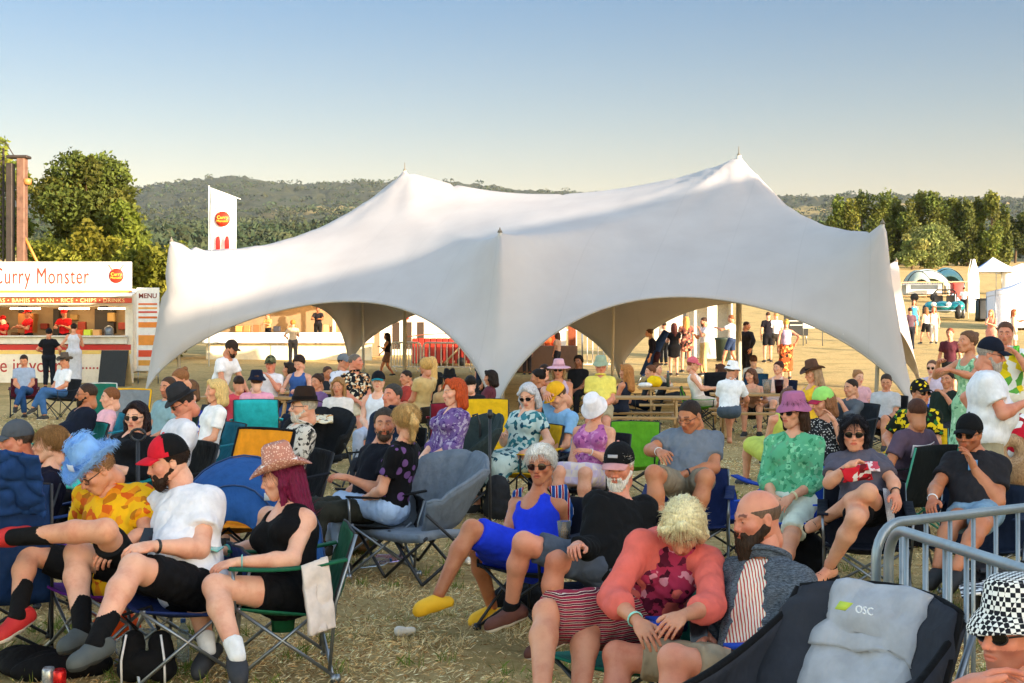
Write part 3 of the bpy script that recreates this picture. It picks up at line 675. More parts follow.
            if o.get('sock'):
                L_, c_ = o['sock']; d_ = ndir(J['kn'+q]-J['an'+q]); so_ = Geo()
                V, F = sdf([cone(J['an'+q]-d_*0.03, J['an'+q]+d_*L_*1.3, 0.042*k, 0.052*k, 0.01, (J['an'+q]+d_*L_, d_))], max(0.008, hv)); so_.add(V, F); so_.obj('sock', cloth(c_), root, base)
    # clothes
    fold = o.get('fold', 0.0075 if s > 125 else 0.0035); wp = lambda sd, a=1.0: (lambda Pt: wob(Pt, 20, seed+sd)*fold*0.8*a+crease(Pt*np.array([1, 1, 0.75]), 22, seed+sd+4)*fold*1.25*a+crease(Pt, 48, seed+sd+9)*fold*0.45*a-fold*0.4)
    bvc = bv
    if bot and not nolegs:
        P = []; go = 0.012+o.get('loose', 0.0)
        P.append(ell(pel+T*0.0, (0.168*hipw*w_*k+go, 0.12*w_*k+go, 0.115*k+go), TR, 0.05, (pel+T*0.11, T)))
        if bot in ('shorts', 'trousers'):
            fr = o.get('botlen', 0.80 if bot == 'shorts' else 1.93)
            for q in 'LR': P += leg(q, go+0.003, fr, 0.025, 0.012 if bot == 'shorts' else 0.012)
            nm = bot
        else:
            fr = o.get('botlen', 0.97); km = {q: J['hip'+q]+(J['kn'+q]-J['hip'+q])*min(fr, 1) for q in 'LR'}; m0 = (J['hipL']+J['hipR'])/2; m1 = (km['L']+km['R'])/2
            seated = abs((J['knL']-J['hipL'])[2]) < 0.28
            dn = ndir(m1-m0)
            ex = (fr-1) if fr > 1 else 0
            for q in 'LR':
                cut = (km[q], ndir(J['kn'+q]-J['hip'+q])) if not ex else None
                P.append(cone(J['hip'+q], km[q]+dn*0.04, 0.092*ws*k+0.02, 0.072*ws*k+0.028, 0.06, cut))
                if ex:
                    e = J['kn'+q]+(J['an'+q]-J['kn'+q])*ex; dd = ndir(J['an'+q]-J['kn'+q]); P.append(cone(J['kn'+q], e+dd*0.06, 0.09*k, 0.11*k, 0.08, (e, dd)))
            P.append(cone(m0, m1+dn*0.03, 0.09*k, 0.085*k, 0.10, (m1, dn)))
            if ex:
                a_ = (J['anL']+J['anR'])/2; e = m1+(a_-m1)*ex; dd = ndir(a_-m1); P.append(cone(m1, e+dd*0.05, 0.1*k, 0.12*k, 0.1, (e, dd)))
            nm = 'skirt'
        if not (top in ('dress', 'sdress')):
            V, F = sdf(P, bvc, wp(3)); Geo().add(V, F).obj(nm, bm, root, base)
        else: dressP = P
    if top != 'none':
        g_ = 0.010+o.get('tloose', 0.004)+(0.012 if top == 'jacket' else 0.0)
        P = torso(g_, 0.05); nb = 0.068 if top in ('tee', 'shirt', 'long', 'mid', 'jacket') else 0.08
        hem = o.get('hem', -0.08); P = [p[:6]+(((pel+T*hem*k, -T) if p[0] == 'e' else None),)+p[7:] for p in P]
        if top in ('tank', 'dress'):
            cs = [(neck+sg_*side*0.118*k*w_**0.6-T*0.02*k, ndir(sg_*side*0.86+T*0.32)) for sg_ in (-1, 1)]
            P = [(p[:6]+(([p[6]] if p[6] is not None else [])+cs,)+p[7:]) if p[5] != 0.03 else p for p in P if p[0] == 'e']
            for sg_ in (-1, 1):
                a0 = neck+sg_*side*0.085*k-T*0.03*k
                P.append(cone(q2+fw*0.085*w_+sg_*side*0.075, a0+fw*0.035, 0.022, 0.022 if f else 0.03, 0.02)); P.append(cone(a0+fw*0.035, a0-fw*0.035, 0.024, 0.024, 0.02)); P.append(cone(a0-fw*0.035, q2-fw*0.085*w_+sg_*side*0.075, 0.024, 0.022, 0.02))
        else:
            for q in 'LR': P += arm(q, g_+(0.004 if top != 'jacket' else 0.002), 0, tt, 0.035, 0.014 if tt < 1 else 0.004)
        if top in ('dress', 'sdress') and bot and not nolegs: P += dressP
        vn = o.get('vneck', 0.0 if top in ('tee', 'long', 'jacket') else 0.07)
        if top in ('tank', 'dress'): P.append(ell(neck+fw*0.075*w_-T*0.035, (0.066, 0.06, 0.062+0.01*bu), TR, 0.015, sub=True))
        P.append(cone(neck+T*0.0+fw*0.005, neck+T*0.12+fw*0.02, nb*k, nb*k*1.3, 0.008, sub=True))
        if vn: P.append(cone(neck+fw*0.10+T*0.02, neck+fw*0.14-T*vn, 0.05, 0.02, 0.01, sub=True))
        if top == 'jacket' or o.get('open'):
            ow = o.get('open', 0.055)
            for u in np.linspace(-0.1, 1.0, 9): P.append(ell(pel+T*tl*u+fw*(0.19+bel*0.03), (ow*(1.3-0.5*u) if u < 0.9 else ow*1.2, 0.12*w_, 0.08), TR, 0.004, sub=True))
        V, F = sdf(P, bvc, wp(1, 0.45 if top in ('tank', 'dress') else 1.0))
        topo = Geo().add(V, F).obj({'tee': 't_shirt', 'tank': 'vest_top', 'shirt': 'shirt', 'long': 'jumper', 'mid': 'blouse', 'jacket': 'jacket', 'dress': 'dress', 'sdress': 'dress'}[top], tm, root, base)
        if o.get('under'):
            P2 = torso(0.019, 0.05); P2.append(cone(neck+T*0.0+fw*0.005, neck+T*0.12+fw*0.02, 0.062, 0.08, 0.008, sub=True)); P2 = [p if p[7] or p[0] != 'e' else p[:6]+((pel-T*0.1, -T),)+p[7:] for p in P2]
            V, F = sdf(P2, bvc, wp(6)); Geo().add(V, F).obj('undershirt', o['under'], root, base)
        if top in ('shirt', 'jacket') and s > 60:
            gc = Geo(); cr = 0.070*k+(0.004 if top == 'shirt' else 0.012); a = np.linspace(-PI/2+0.35, PI*1.5-0.35, 20)[:, None]; v = np.linspace(0, 1, 5)[None]
            hh_ = 0.028 if top == 'shirt' else 0.05
            X = cr*(1+0.16*v)*np.cos(a); Y = cr*1.05*(1+0.16*v)*-np.sin(a)*-1*1.0; Z = -0.012+hh_*np.sin(v*2.6)*1.1+0*a
            Pg = np.stack([X, Y, Z], -1); Pg = Pg.reshape(-1, 3) @ np.diag([1, -1, 1]); Pw = neck+T*0.018+fw*0.012+(Pg*np.array([1, -1, 1]))@TR.T*1.0
            gc.grid(Pw.reshape(20, 5, 3), 0, 0.004); gc.obj('collar', tm, root, base)
    for pr_ in o.get('print', []):
        sgn, pw, ph, pv, pc = pr_[:5]; u_ = np.linspace(-1, 1, 13)[:, None, None]; v_ = np.linspace(-1, 1, 7)[None, :, None]; sd_ = (q2+fw*sgn*(0.108*w_*k+0.0265+bel*0.03+(0.03 if f and sgn > 0 else 0)))
        Pg = sd_+side*u_*pw/2+T*(v_*ph/2+pv)-fw*sgn*((u_*pw/2)**2*2.2); gp_ = Geo(); gp_.grid(Pg, 0, 0.003); po = gp_.obj('print', pc, root, base)
        if len(pr_) > 5:
            xr = -side*sgn; RR = np.stack([xr, T, fw*sgn], 1); text_part(pr_[5], ph*0.62, pr_[6], root, tuple(sd_+T*pv+fw*sgn*0.004-base), RR, ext=0.002, name='lettering')
    # hair, beard, hat, glasses in the head's own space
    HM = lambda V: xf(HR, hc, np.asarray(V)*hk)
    hair = o.get('hair')
    if hair:
        stl, hcol = hair; t = {'short': 0.007, 'crop': 0.002, 'bald': 0.002, 'bob': 0.013, 'long': 0.013, 'pony': 0.010, 'bun': 0.010, 'curly': 0.026, 'thick': 0.02}[stl]
        hat = o.get('hat')
        if hat: t = min(t, 0.008)
        hvv = max(0.005, hv) if s > 60 else hv
        P = [ell((0, -0.014, 0.032), (0.077+t, 0.099+t, 0.087+t))]
        if stl == 'bald': hl = lambda y: np.interp(y, [-0.12, -0.02, 0.02, 0.05], [-0.07, -0.02, 0.0, 0.02])
        else: hl = lambda y: np.interp(y, [-0.12, -0.04, 0.0, 0.025, 0.055, 0.075, 0.1], [-0.07, -0.035, -0.02, 0.02, 0.062, 0.078, 0.08])
        sub_ = []
        post0 = lambda Pt, D: np.maximum(D, np.maximum((hl(Pt[:, 1])+0.009*wob(Pt, 70, seed)-Pt[:, 2])*0.8, (Pt[:, 2]-0.045)*0.9 if stl == 'bald' else -1))
        extra = []
        if stl in ('bob', 'long'):
            L_ = o.get('hlen', 0.13 if stl == 'bob' else 0.30)
            for q in (-1, 1):
                extra.append(cone((q*0.078, -0.005, 0.04), (q*0.088, 0.012 if stl == 'bob' else 0.0, -0.04), 0.016, 0.020, 0.03)); extra.append(cone((q*0.086, 0.002, -0.04), (q*0.080, 0.004 if stl == 'bob' else 0.03, -0.05-L_*0.6), 0.020, 0.018, 0.03))
            extra += [cone((0, -0.075, 0.03), (0, -0.075, -L_), 0.06, 0.055, 0.04), cone((-0.05, -0.05, 0.0), (-0.06, -0.055, -L_*0.95), 0.045, 0.04, 0.03), cone((0.05, -0.05, 0.0), (0.06, -0.055, -L_*0.95), 0.045, 0.04, 0.03)]
            if not hat: extra += [cone((-0.01, 0.06, 0.108), (0.07, 0.06, 0.05), 0.02, 0.018, 0.02), cone((-0.01, 0.06, 0.108), (-0.075, 0.05, 0.045), 0.02, 0.018, 0.02)]
        if stl == 'pony': extra += [cone((0, -0.11, 0.05), (0, -0.15, 0.0), 0.022, 0.03, 0.01), cone((0, -0.15, 0.0), (0, -0.14, -0.13), 0.03, 0.014, 0.02)]
        if stl == 'bun': extra += [ell((0, -0.10, 0.085), (0.036, 0.036, 0.034), None, 0.01)]
        am = {'crop': 0.0006, 'short': 0.0028, 'curly': 0.007, 'bald': 0.0004}.get(stl, 0.004)
        def wrp(Pt):
            th = np.arctan2(Pt[:, 0], -Pt[:, 1]+0.02) if stl in ('bob', 'long', 'pony', 'bun') else np.arctan2(Pt[:, 0], Pt[:, 2]+0.02)
            return am*(np.sin(th*34+wob(Pt, 25, 3)*3.0)*0.7+wob(Pt, 60, seed))
        V, F = sdf(P, hvv, wrp, post0); gh = Geo(); gh.add(HM(V), F)
        if extra: V, F = sdf(extra+[ell((0, 0.062, -0.02), (0.062, 0.07, 0.10), None, 0.012, sub=True)], hvv, wrp); gh.add(HM(V), F)
        if s > 125 and stl != 'bald':
            ns = 1700 if stl not in ('crop',) else 500; VV = np.concatenate([v for v, _ in gh.V]); strands(gh, VV, hc, HR, hk, stl, ns, seed)
        gh.obj('hair', hairmat(hcol), root, base)
    if o.get('beard'):
        L_, bc = o['beard']
        P = [cone((q*0.060, 0.004, -0.035), (q*0.030, 0.064, -0.092), 0.017+L_*0.1, 0.020+L_*0.12, 0.03) for q in (-1, 1)]
        P += [ell((0, 0.074, -0.092-L_*0.4), (0.036+L_*0.1, 0.030+L_*0.1, 0.028+L_*0.75), None, 0.03), cone((-0.028, 0.094, -0.056), (0.028, 0.094, -0.056), 0.0075, 0.0075, 0.01), cone((-0.03, 0.09, -0.056), (-0.028, 0.08, -0.085), 0.012, 0.014, 0.01), cone((0.03, 0.09, -0.056), (0.028, 0.08, -0.085), 0.012, 0.014, 0.01), cone((0, 0.098, -0.048), (0, 0.1, -0.048), 0.008, 0.008, 0.01),
              ell((0, 0.114, -0.0625), (0.014, 0.020, 0.005), None, 0.003, sub=True)]
        V, F = sdf(P, max(0.0045, hv*0.9), lambda Pt: 0.0022*np.sin(Pt[:, 0]*420+wob(Pt, 40, 1)*4)+0.0025*wob(Pt, 90, 5)); gb_ = Geo(); gb_.add(HM(V), F)
        if s > 125: VV = HM(V); fv = VV[((VV-hc) @ HR[:, 1]) > 0.0]; strands(gb_, fv, hc+HR[:, 2]*0.04, HR, hk, 'thick', 700, seed+1, 0.02+L_*0.4)
        gb_.obj('beard', hairmat(bc), root, base)
    if o.get('hat'):
        kd, c1, c2 = o['hat'][:3]; par = None; hs_ = o.get('hs', {'cowboy': 0.62, 'bucket': 0.62, 'sunhat': 0.8, 'fedora': 0.85}.get(kd, 1.0)); HT = np.array(Matrix.Rotation(math.radians(o.get('hattilt', 0)), 3, 'X'))
        for nm, gg, mt in lathe_hat(kd, c1, c2, hv):
            def br_(v):
                r_ = np.hypot(v[:, 0], v[:, 1]/1.14); f_ = np.where(r_ > 0.092, (0.092+(r_-0.092)*hs_)/np.maximum(r_, 1e-6), 1.0); v = v.copy(); v[:, 0] *= f_; v[:, 1] *= f_; return v
            gg.V = [(HM((br_(v)*1.04) @ HT.T+np.array([0, 0, o.get('hatz', 0.004)])), c) for v, c in gg.V]
            ob = gg.obj(nm, mt, par or root, base); 
            if par is None: par = ob; 
            else: pass
        if o.get('hatfuzz'):
            fz = Geo(); VV = np.concatenate([v for v, _ in lathe_hat(kd, c1, c2, hv)[0][1].V]); rr_ = np.hypot(VV[:, 0], VV[:, 1]); VV = VV*np.where(rr_ > 0.092, (0.092+(rr_-0.092)*hs_)/np.maximum(rr_, 1e-6), 1.0)[:, None]**np.array([1, 1, 0]); sel = VV[(rr_ > 0.15) | (rng.random(len(VV)) < 0.5)]
            sel = HM((np.repeat(sel, 10, 0)+rng.normal(size=(len(sel)*10, 3))*0.006)*1.06 @ HT.T+np.array([0, 0, o.get('hatz', 0.004)])); strands(fz, sel, hc, HR, hk*1.3, 'curly', 2600, 5, 0.03); fz.obj('fluff', o['hatfuzz'], par, None); 
            for v_ in par.children:
                if v_.name.startswith('fluff'): v_.data.transform(Matrix.Translation(-Vector(base)))
        if o.get('mark'):
            mc, mw, mh, mz = o['mark']; u_ = np.linspace(-1, 1, 7)[:, None]; v_ = np.linspace(-1, 1, 4)[None]; gm = Geo(); gm.grid(HM(np.stack([u_*mw+0*v_, 0.106-2.0*(u_*mw)**2-0.35*(v_*mh)+0*u_, mz+v_*mh+0*u_], -1).reshape(-1, 3)).reshape(7, 4, 3), 0, 0.002); gm.obj('badge', cloth(mc), par, base)
        hatobj = par
    if o.get('glasses'):
        gc = o['glasses']; fr = Geo(); ln_ = Geo()
        for q in (-1, 1):
            a = np.linspace(0, 2*PI, 17); rx, rz = (0.026, 0.020)
            pts = np.stack([q*0.034+rx*np.cos(a), 0.101-0.25*abs(0.034*q+rx*np.cos(a))**1*0.8+0*a, rz*np.sin(a)*(1-0.15*np.cos(a)*q)-0.001], -1)
            if s > 60: fr.tube(HM(pts[:-1][np.r_[0:16, 0]]), 0.0022*k, 5)
            c0 = pts.mean(0); ring = pts[:-1]; Vv = np.concatenate([[c0+np.array([0, 0.003, 0])], ring]); ln_.add(HM(Vv), np.array([[0, i+1, (i+1) % 16+1] for i in range(16)]))
            fr.tube(HM([(q*0.060, 0.086, 0.004), (q*0.077, 0.05, 0.005), (q*0.080, -0.01, 0.003)]), 0.0024*k, 5)
        fr.tube(HM([(-0.009, 0.103, 0.004), (0, 0.106, 0.006), (0.009, 0.103, 0.004)]), 0.0022*k, 5)
        gl = fr.obj('glasses', paint('1a1412', 0.3), root, base)
        if gc != 'clear': ln_.obj('lens', paint(gc, 0.08, 0.0, 0.02), gl, None if False else base)
    if o.get('band'):     # wristband
        for q, c_ in o['band']:
            d_ = ndir(J['wr'+q]-J['el'+q]); a = np.linspace(0, 2*PI, 14); X_ = ndir(np.cross(d_, [0.3, 0.2, 1])); Y_ = np.cross(d_, X_); cc_ = J['wr'+q]-d_*0.03
            pts = cc_+0.031*k*(np.cos(a)[:, None]*X_+np.sin(a)[:, None]*Y_)*ws**0.4; gb = Geo(); gb.tube(pts, 0.008, 6, ell=0.35); gb.obj('wristband', cloth(c_) if c_ != '202020' else paint(c_, 0.3), root, base)
    o.pop('_fL', None); o.pop('_fR', None)
    return root
def empties(root): return root
# ------------------------------------------------------------------ ground, hills
def tintmat(name, rough=0.9, transl=0.0):
    m, n, l, b = nodes(name); a = n.new('ShaderNodeAttribute'); a.attribute_name = 'tint'
    l.new(a.outputs[0], b.inputs['Base Color']); b.inputs['Roughness'].default_value = rough; b.inputs['Specular IOR Level'].default_value = 0.2
    if transl:
        t = n.new('ShaderNodeBsdfTranslucent'); l.new(a.outputs[0], t.inputs[0]); mx = n.new('ShaderNodeMixShader'); mx.inputs[0].default_value = transl
        l.new(b.outputs[0], mx.inputs[1]); l.new(t.outputs[0], mx.inputs[2]); l.new(mx.outputs[0], n['Material Output'].inputs[0])
    return m
def build_ground():
    m, n, l, b = nodes('dry_grass'); v = tc(n, l, (1, 1, 0))
    straw = ramp(n, l, noise(n, l, v, 9, 8, 0.75), [(0.28, hx('664c30')), (0.42, hx('c0a06a')), (0.6, hx('e0c48c')), (0.8, hx('f4deb0'))])
    green = ramp(n, l, noise(n, l, v, 25, 4, 0.7), [(0.3, hx('4a5228')), (0.7, hx('8a8850'))])
    f = ramp(n, l, noise(n, l, v, 0.8, 7, 0.65), [(0.50, (0, 0, 0)), (0.68, (0.7, 0.7, 0.7))])
    mx = n.new('ShaderNodeMixRGB'); l.new(f, mx.inputs[0]); l.new(straw, mx.inputs[1]); l.new(green, mx.inputs[2])
    br = ramp(n, l, noise(n, l, tc(n, l, (0.03, 0.16, 0)), 1.0, 5, 0.6), [(0.35, hx('b89a62')), (0.65, hx('8f7f52'))])
    m2 = n.new('ShaderNodeMixRGB'); m2.inputs[0].default_value = 0.35; l.new(mx.outputs[0], m2.inputs[1]); l.new(br, m2.inputs[2])
    l.new(m2.outputs[0], b.inputs['Base Color']); b.inputs['Roughness'].default_value = 0.95; b.inputs['Specular IOR Level'].default_value = 0.1
    bump(n, l, b, noise(n, l, v, 28, 8, 0.8), 0.9, 0.05)
    ys = np.concatenate([np.linspace(-80, 0, 9), np.linspace(2, 60, 59), np.linspace(62, 260, 67)]); xs = np.concatenate([np.linspace(-500, -62, 12), np.linspace(-60, 60, 81), np.linspace(62, 500, 12)])
    X, Y = np.meshgrid(xs, ys, indexing='ij'); Z = gz(X, Y)+0.012*np.sin(X*1.7+np.sin(Y*1.3)*2)*np.sin(Y*2.1)
    g = Geo(); g.grid(np.stack([X, Y, Z], -1)); struct('ground', g, m)
    # far land: foothills and the long wooded ridge
    m, n, l, b = nodes('far_land'); v = tc(n, l)
    wd = ramp(n, l, noise(n, l, v, 0.02, 8, 0.75), [(0.3, hx('222e20')), (0.5, hx('344028')), (0.7, hx('4c5230'))])
    fd = ramp(n, l, noise(n, l, tc(n, l, (1, 0.4, 1)), 0.0035, 3, 0.5), [(0.60, (0, 0, 0)), (0.64, (1, 1, 1))])
    mx = n.new('ShaderNodeMixRGB'); l.new(fd, mx.inputs[0]); l.new(wd, mx.inputs[1]); mx.inputs[2].default_value = (*hx('a08f58'), 1)
    l.new(mx.outputs[0], b.inputs['Base Color']); b.inputs['Roughness'].default_value = 1; bump(n, l, b, noise(n, l, v, 0.07, 6, 0.8), 1, 14)
    ys = np.concatenate([np.linspace(255, 800, 60), np.geomspace(810, 5200, 150)]); th = np.linspace(-0.75, 0.75, 420)
    TH, Y = np.meshgrid(th, ys, indexing='ij'); X = TH*Y; px = 512+TH*FPX
    rdg = np.interp(px, [-600, 60, 140, 190, 235, 262, 300, 400, 470, 560, 640, 790, 900, 1100, 1700], [200, 190, 189, 184, 177, 180, 183, 182, 184, 191, 196, 197, 196, 197, 205])
    pyv = np.interp(Y, [255, 400, 700, 1500, 2600, 3300], [262, 256, 246, 226, 207, 0]); fr = np.clip((Y-2000)/1300, 0, 1)
    py = np.where(Y < 3300, np.interp(Y, [255, 400, 700, 1500, 2400], [260, 250, 240, 224, 210])*(1-fr**0.8)+rdg*fr**0.8, rdg)
    Z = CH+(HOR-py)*Y/FPX; Z = np.where(Y > 3300, (CH+(HOR-rdg)*3300/FPX)-(Y-3300)*0.12, Z)
    nz = wob(np.stack([X, Y, 0*X], -1).reshape(-1, 3)*0.004, 1, 4).reshape(X.shape)+0.5*wob(np.stack([X, Y, 0*X], -1).reshape(-1, 3)*0.012, 1, 9).reshape(X.shape)
    Z += nz*np.interp(Y, [255, 600, 3300], [0, 5, 12])+rng.normal(size=X.shape)*np.interp(Y, [255, 400, 3300], [0, 0.5, 4.0])
    Z[:, 0] = gz(X[:, 0], 255)-0.3
    g = Geo(); g.grid(np.stack([X, Y, Z], -1)); struct('hills', g, m, smooth=True)
    return TH, Y, Z
def leaves(cen, size, cols, tilt=1.0):
    n_ = len(cen); a = rng.normal(size=(n_, 3)); a /= np.linalg.norm(a, axis=1)[:, None]; b = np.cross(a, rng.normal(size=(n_, 3))); b /= np.linalg.norm(b, axis=1)[:, None]
    sz = (size*rng.uniform(0.6, 1.35, n_))[:, None]
    V = np.stack([cen-a*sz, cen+b*sz*0.55, cen+a*sz, cen-b*sz*0.55], 1).reshape(-1, 3)
    return V, np.arange(4*n_).reshape(-1, 4), np.repeat(cols, 4, 0)
M_LEAF = tintmat('leaves', 0.75, 0.25); M_BARK = paint('5a4a38', 0.9, 0, 0.4, 'bark', bmp=0.02)
def crown(cl, nleaf, size, base, var=0.35):
    """cl: clumps (x,y,z,rx,ry,rz); leaves thickest near each clump's surface, each clump its own tone"""
    cl = np.asarray(cl, float); vol = cl[:, 3]*cl[:, 5]; cnt = np.maximum(1, (nleaf*vol/vol.sum()).astype(int)); P = []; K = []
    for c, q in zip(cl, cnt):
        d = rng.normal(size=(q, 3)); d /= np.linalg.norm(d, axis=1)[:, None]; r_ = rng.uniform(0.35, 1.0, q)**0.5*(1+0.22*np.sin(d[:, 0]*7+c[0]*5)*np.sin(d[:, 2]*6+c[1])); 
        P.append(c[:3]+d*r_[:, None]*c[3:]); t = base*(1+rng.uniform(-var, var))*np.array([1+rng.uniform(-0.12, 0.2), 1, 1-rng.uniform(0, .2)]); K.append(np.tile(t, (q, 1))*rng.uniform(0.7, 1.3, (q, 1)))
    return leaves(np.concatenate(P), size, np.clip(np.concatenate(K), 0, 1))
def tree(name, label, cat, base, H, W, clumps, nleaf, size, col, group=None, shape='round', trunk=0.16, low=0.15):
    root = thing(name, label, cat, base, group); C_ = []
    for i in range(clumps):
        if shape == 'round':
            u = rng.uniform(low, 0.93); rr = W/2*math.sqrt(max(0.05, 1-((u-0.52)/0.52)**2))*rng.uniform(0.25, 0.85); a = rng.uniform(0, 2*PI); r_ = rng.uniform(0.13, 0.24)*W
        else:
            u = rng.uniform(low, 0.95); rr = W/2*(1-abs(u-0.4)*1.2)*rng.uniform(0.1, 0.7); a = rng.uniform(0, 2*PI); r_ = rng.uniform(0.2, 0.34)*W
        C_.append((rr*math.cos(a), rr*math.sin(a), u*H, r_, r_, r_*(0.8 if shape == 'round' else 1.5)))
    g = Geo(); V, F, K = crown(C_, nleaf, size, np.array(hx(col))); g.add(V, F, 0, K); g.obj('crown', M_LEAF, root)
    t = Geo(); t.tube([(0, 0, -0.3), (0.02*H, 0, H*0.25), (0, 0.01*H, H*0.55), (0.01*H, 0, H*0.85)], [trunk*1.3, trunk, trunk*0.6, trunk*0.15], 9)
    for c in C_[:10]: t.tube([(0.01*H, 0, c[2]*0.55), (c[0]*0.5, c[1]*0.5, c[2]*0.8), c[:3]], [trunk*0.4, trunk*0.25, trunk*0.08], 6)
    t.obj('trunk', M_BARK, root); return root
def build_vegetation(TH, Y, Z):
    b = at(88, 20); tree('broadleaf_tree', 'tall bushy green tree beside the steel mast behind the food truck', 'tree', b, 8.9, 6.0, 46, 30000, 0.13, '505824')
    tree('broadleaf_tree', 'green tree crown showing left of the steel mast', 'tree', at(-12, 19), 11.0, 4.4, 24, 9000, 0.16, '5c6828')
    tree('broadleaf_tree', 'lower shrubby tree joined to the right of the tall bushy tree', 'tree', at(127, 21), 7.2, 2.6, 20, 8000, 0.13, '5c6a26')
    root = thing('hedge', 'long yellow green hedge behind the food truck and menu board', 'hedge', at(100, 26)); C_ = []
    for i in range(60):
        x = rng.uniform(-2.9, 3.4); C_.append((x, rng.uniform(-0.6, 0.8), rng.uniform(0.4, 4.6-0.25*max(x-1, 0)), rng.uniform(0.5, 0.8), 0.7, rng.uniform(0.5, 0.8)))
    g = Geo(); V, F, K = crown(C_, 26000, 0.11, np.array(hx('74762a'))); g.add(V, F, 0, K); g.obj('foliage', M_LEAF, root)
    t = Geo(); [t.tube([(x, 0, -0.1), (x+0.1, 0, 2), (x, 0.1, 3.6)], [0.07, 0.05, 0.02], 6) for x in np.linspace(-2.6, 3, 9)]; t.obj('stem', M_BARK, root)
    # poplar belt and willow on the right
    nm = ['leftmost', 'second', 'third', 'fourth', 'fifth', 'sixth', 'seventh', 'eighth', 'ninth', 'tenth', 'eleventh', 'twelfth', 'thirteenth', 'fourteenth', 'fifteenth']
    pxs = np.linspace(838, 1003, 15)
    for i, p in enumerate(pxs):
        H = np.interp(p, [835, 850, 930, 985, 1005], [8.8, 9.9, 9.5, 9.9, 9.0])+rng.uniform(-0.7, 0.5)
        tree('poplar_tree', f'tall poplar in the belt beyond the field, {nm[i]} from the left', 'tree', at(p, 7.0+rng.uniform(-.1, .1)), H, 3.4, 16, 3600, 0.24, ['56602a', '5e682e', '4e5a2a'][i % 3], 'poplars in the belt beyond the field', 'tall', 0.15, 0.05)
    tree('willow_tree', 'large rounded grey green willow in front of the poplar belt', 'tree', at(930, 7.4), 5.4, 7.4, 34, 9000, 0.2, '6c7848')
    tree('willow_tree', 'smaller grey green willow right beside the large rounded willow', 'tree', at(912, 7.6), 4.6, 4.2, 18, 4000, 0.2, '747c48')
    for p, H, l_ in ((1015, 7.4, 'dark tree at the right edge, right of the poplar belt'), (1033, 8.6, 'dark tree cut by the right edge of the picture'), (822, 6.0, 'dark tree just left of the poplar belt above the tent'), (800, 7.3, 'dark tree behind the tent slope, left of its neighbour')):
        tree('dark_tree', l_, 'tree', at(p, 6.5), H, 5.0, 16, 4000, 0.24, '46522a')
    # far wood: canopy clumps over foothills and ridge
    V = []; F = []; K = []; nT = 7000; ti = rng.integers(5, TH.shape[0]-5, nT*2); yi = rng.integers(2, 205, nT*2)
    zz = Z[ti, yi]; yy = Y[ti, yi]; xx = TH[ti, yi]*yy
    keep = (yy < 3350) & (rng.random(nT*2) < 0.75) & (abs(TH[ti, yi]) < 0.42); xx, yy, zz = xx[keep], yy[keep], zz[keep]
    a = rng.uniform(0, 2*PI, (len(xx), 26)); cz = rng.uniform(-0.1, 1, (len(xx), 26)); cr = np.sqrt(1-cz**2*0.9); R_ = rng.uniform(3.5, 6.5, len(xx))*np.interp(yy, [255, 900, 3300], [0.6, 1.0, 1.7])
    cen = np.stack([xx[:, None]+a*0+np.cos(a)*cr*R_[:, None]*1.3, yy[:, None]+np.sin(a)*cr*R_[:, None], zz[:, None]+cz*R_[:, None]*0.75], -1)
    base = np.array(hx('303f2c')); tone = rng.uniform(0.75, 1.3, (len(xx), 1))*np.ones((1, 26)); Kc = base*tone[..., None]*np.stack([rng.uniform(0.9, 1.35, (len(xx),))[:, None]*np.ones((1, 26))]+[np.ones((len(xx), 26))]*2, -1)
    sz = (R_[:, None]*0.30*np.ones((1, 26))).ravel(); V, F, K = leaves(cen.reshape(-1, 3), sz, Kc.reshape(-1, 3))
    g = Geo(); g.add(V, F, 0, K); o = g.obj('distant_wood', tintmat('far_leaves', 0.9)); tag(o, 'mixed woodland covering the foothills and far ridge', 'woodland', None, 'stuff')
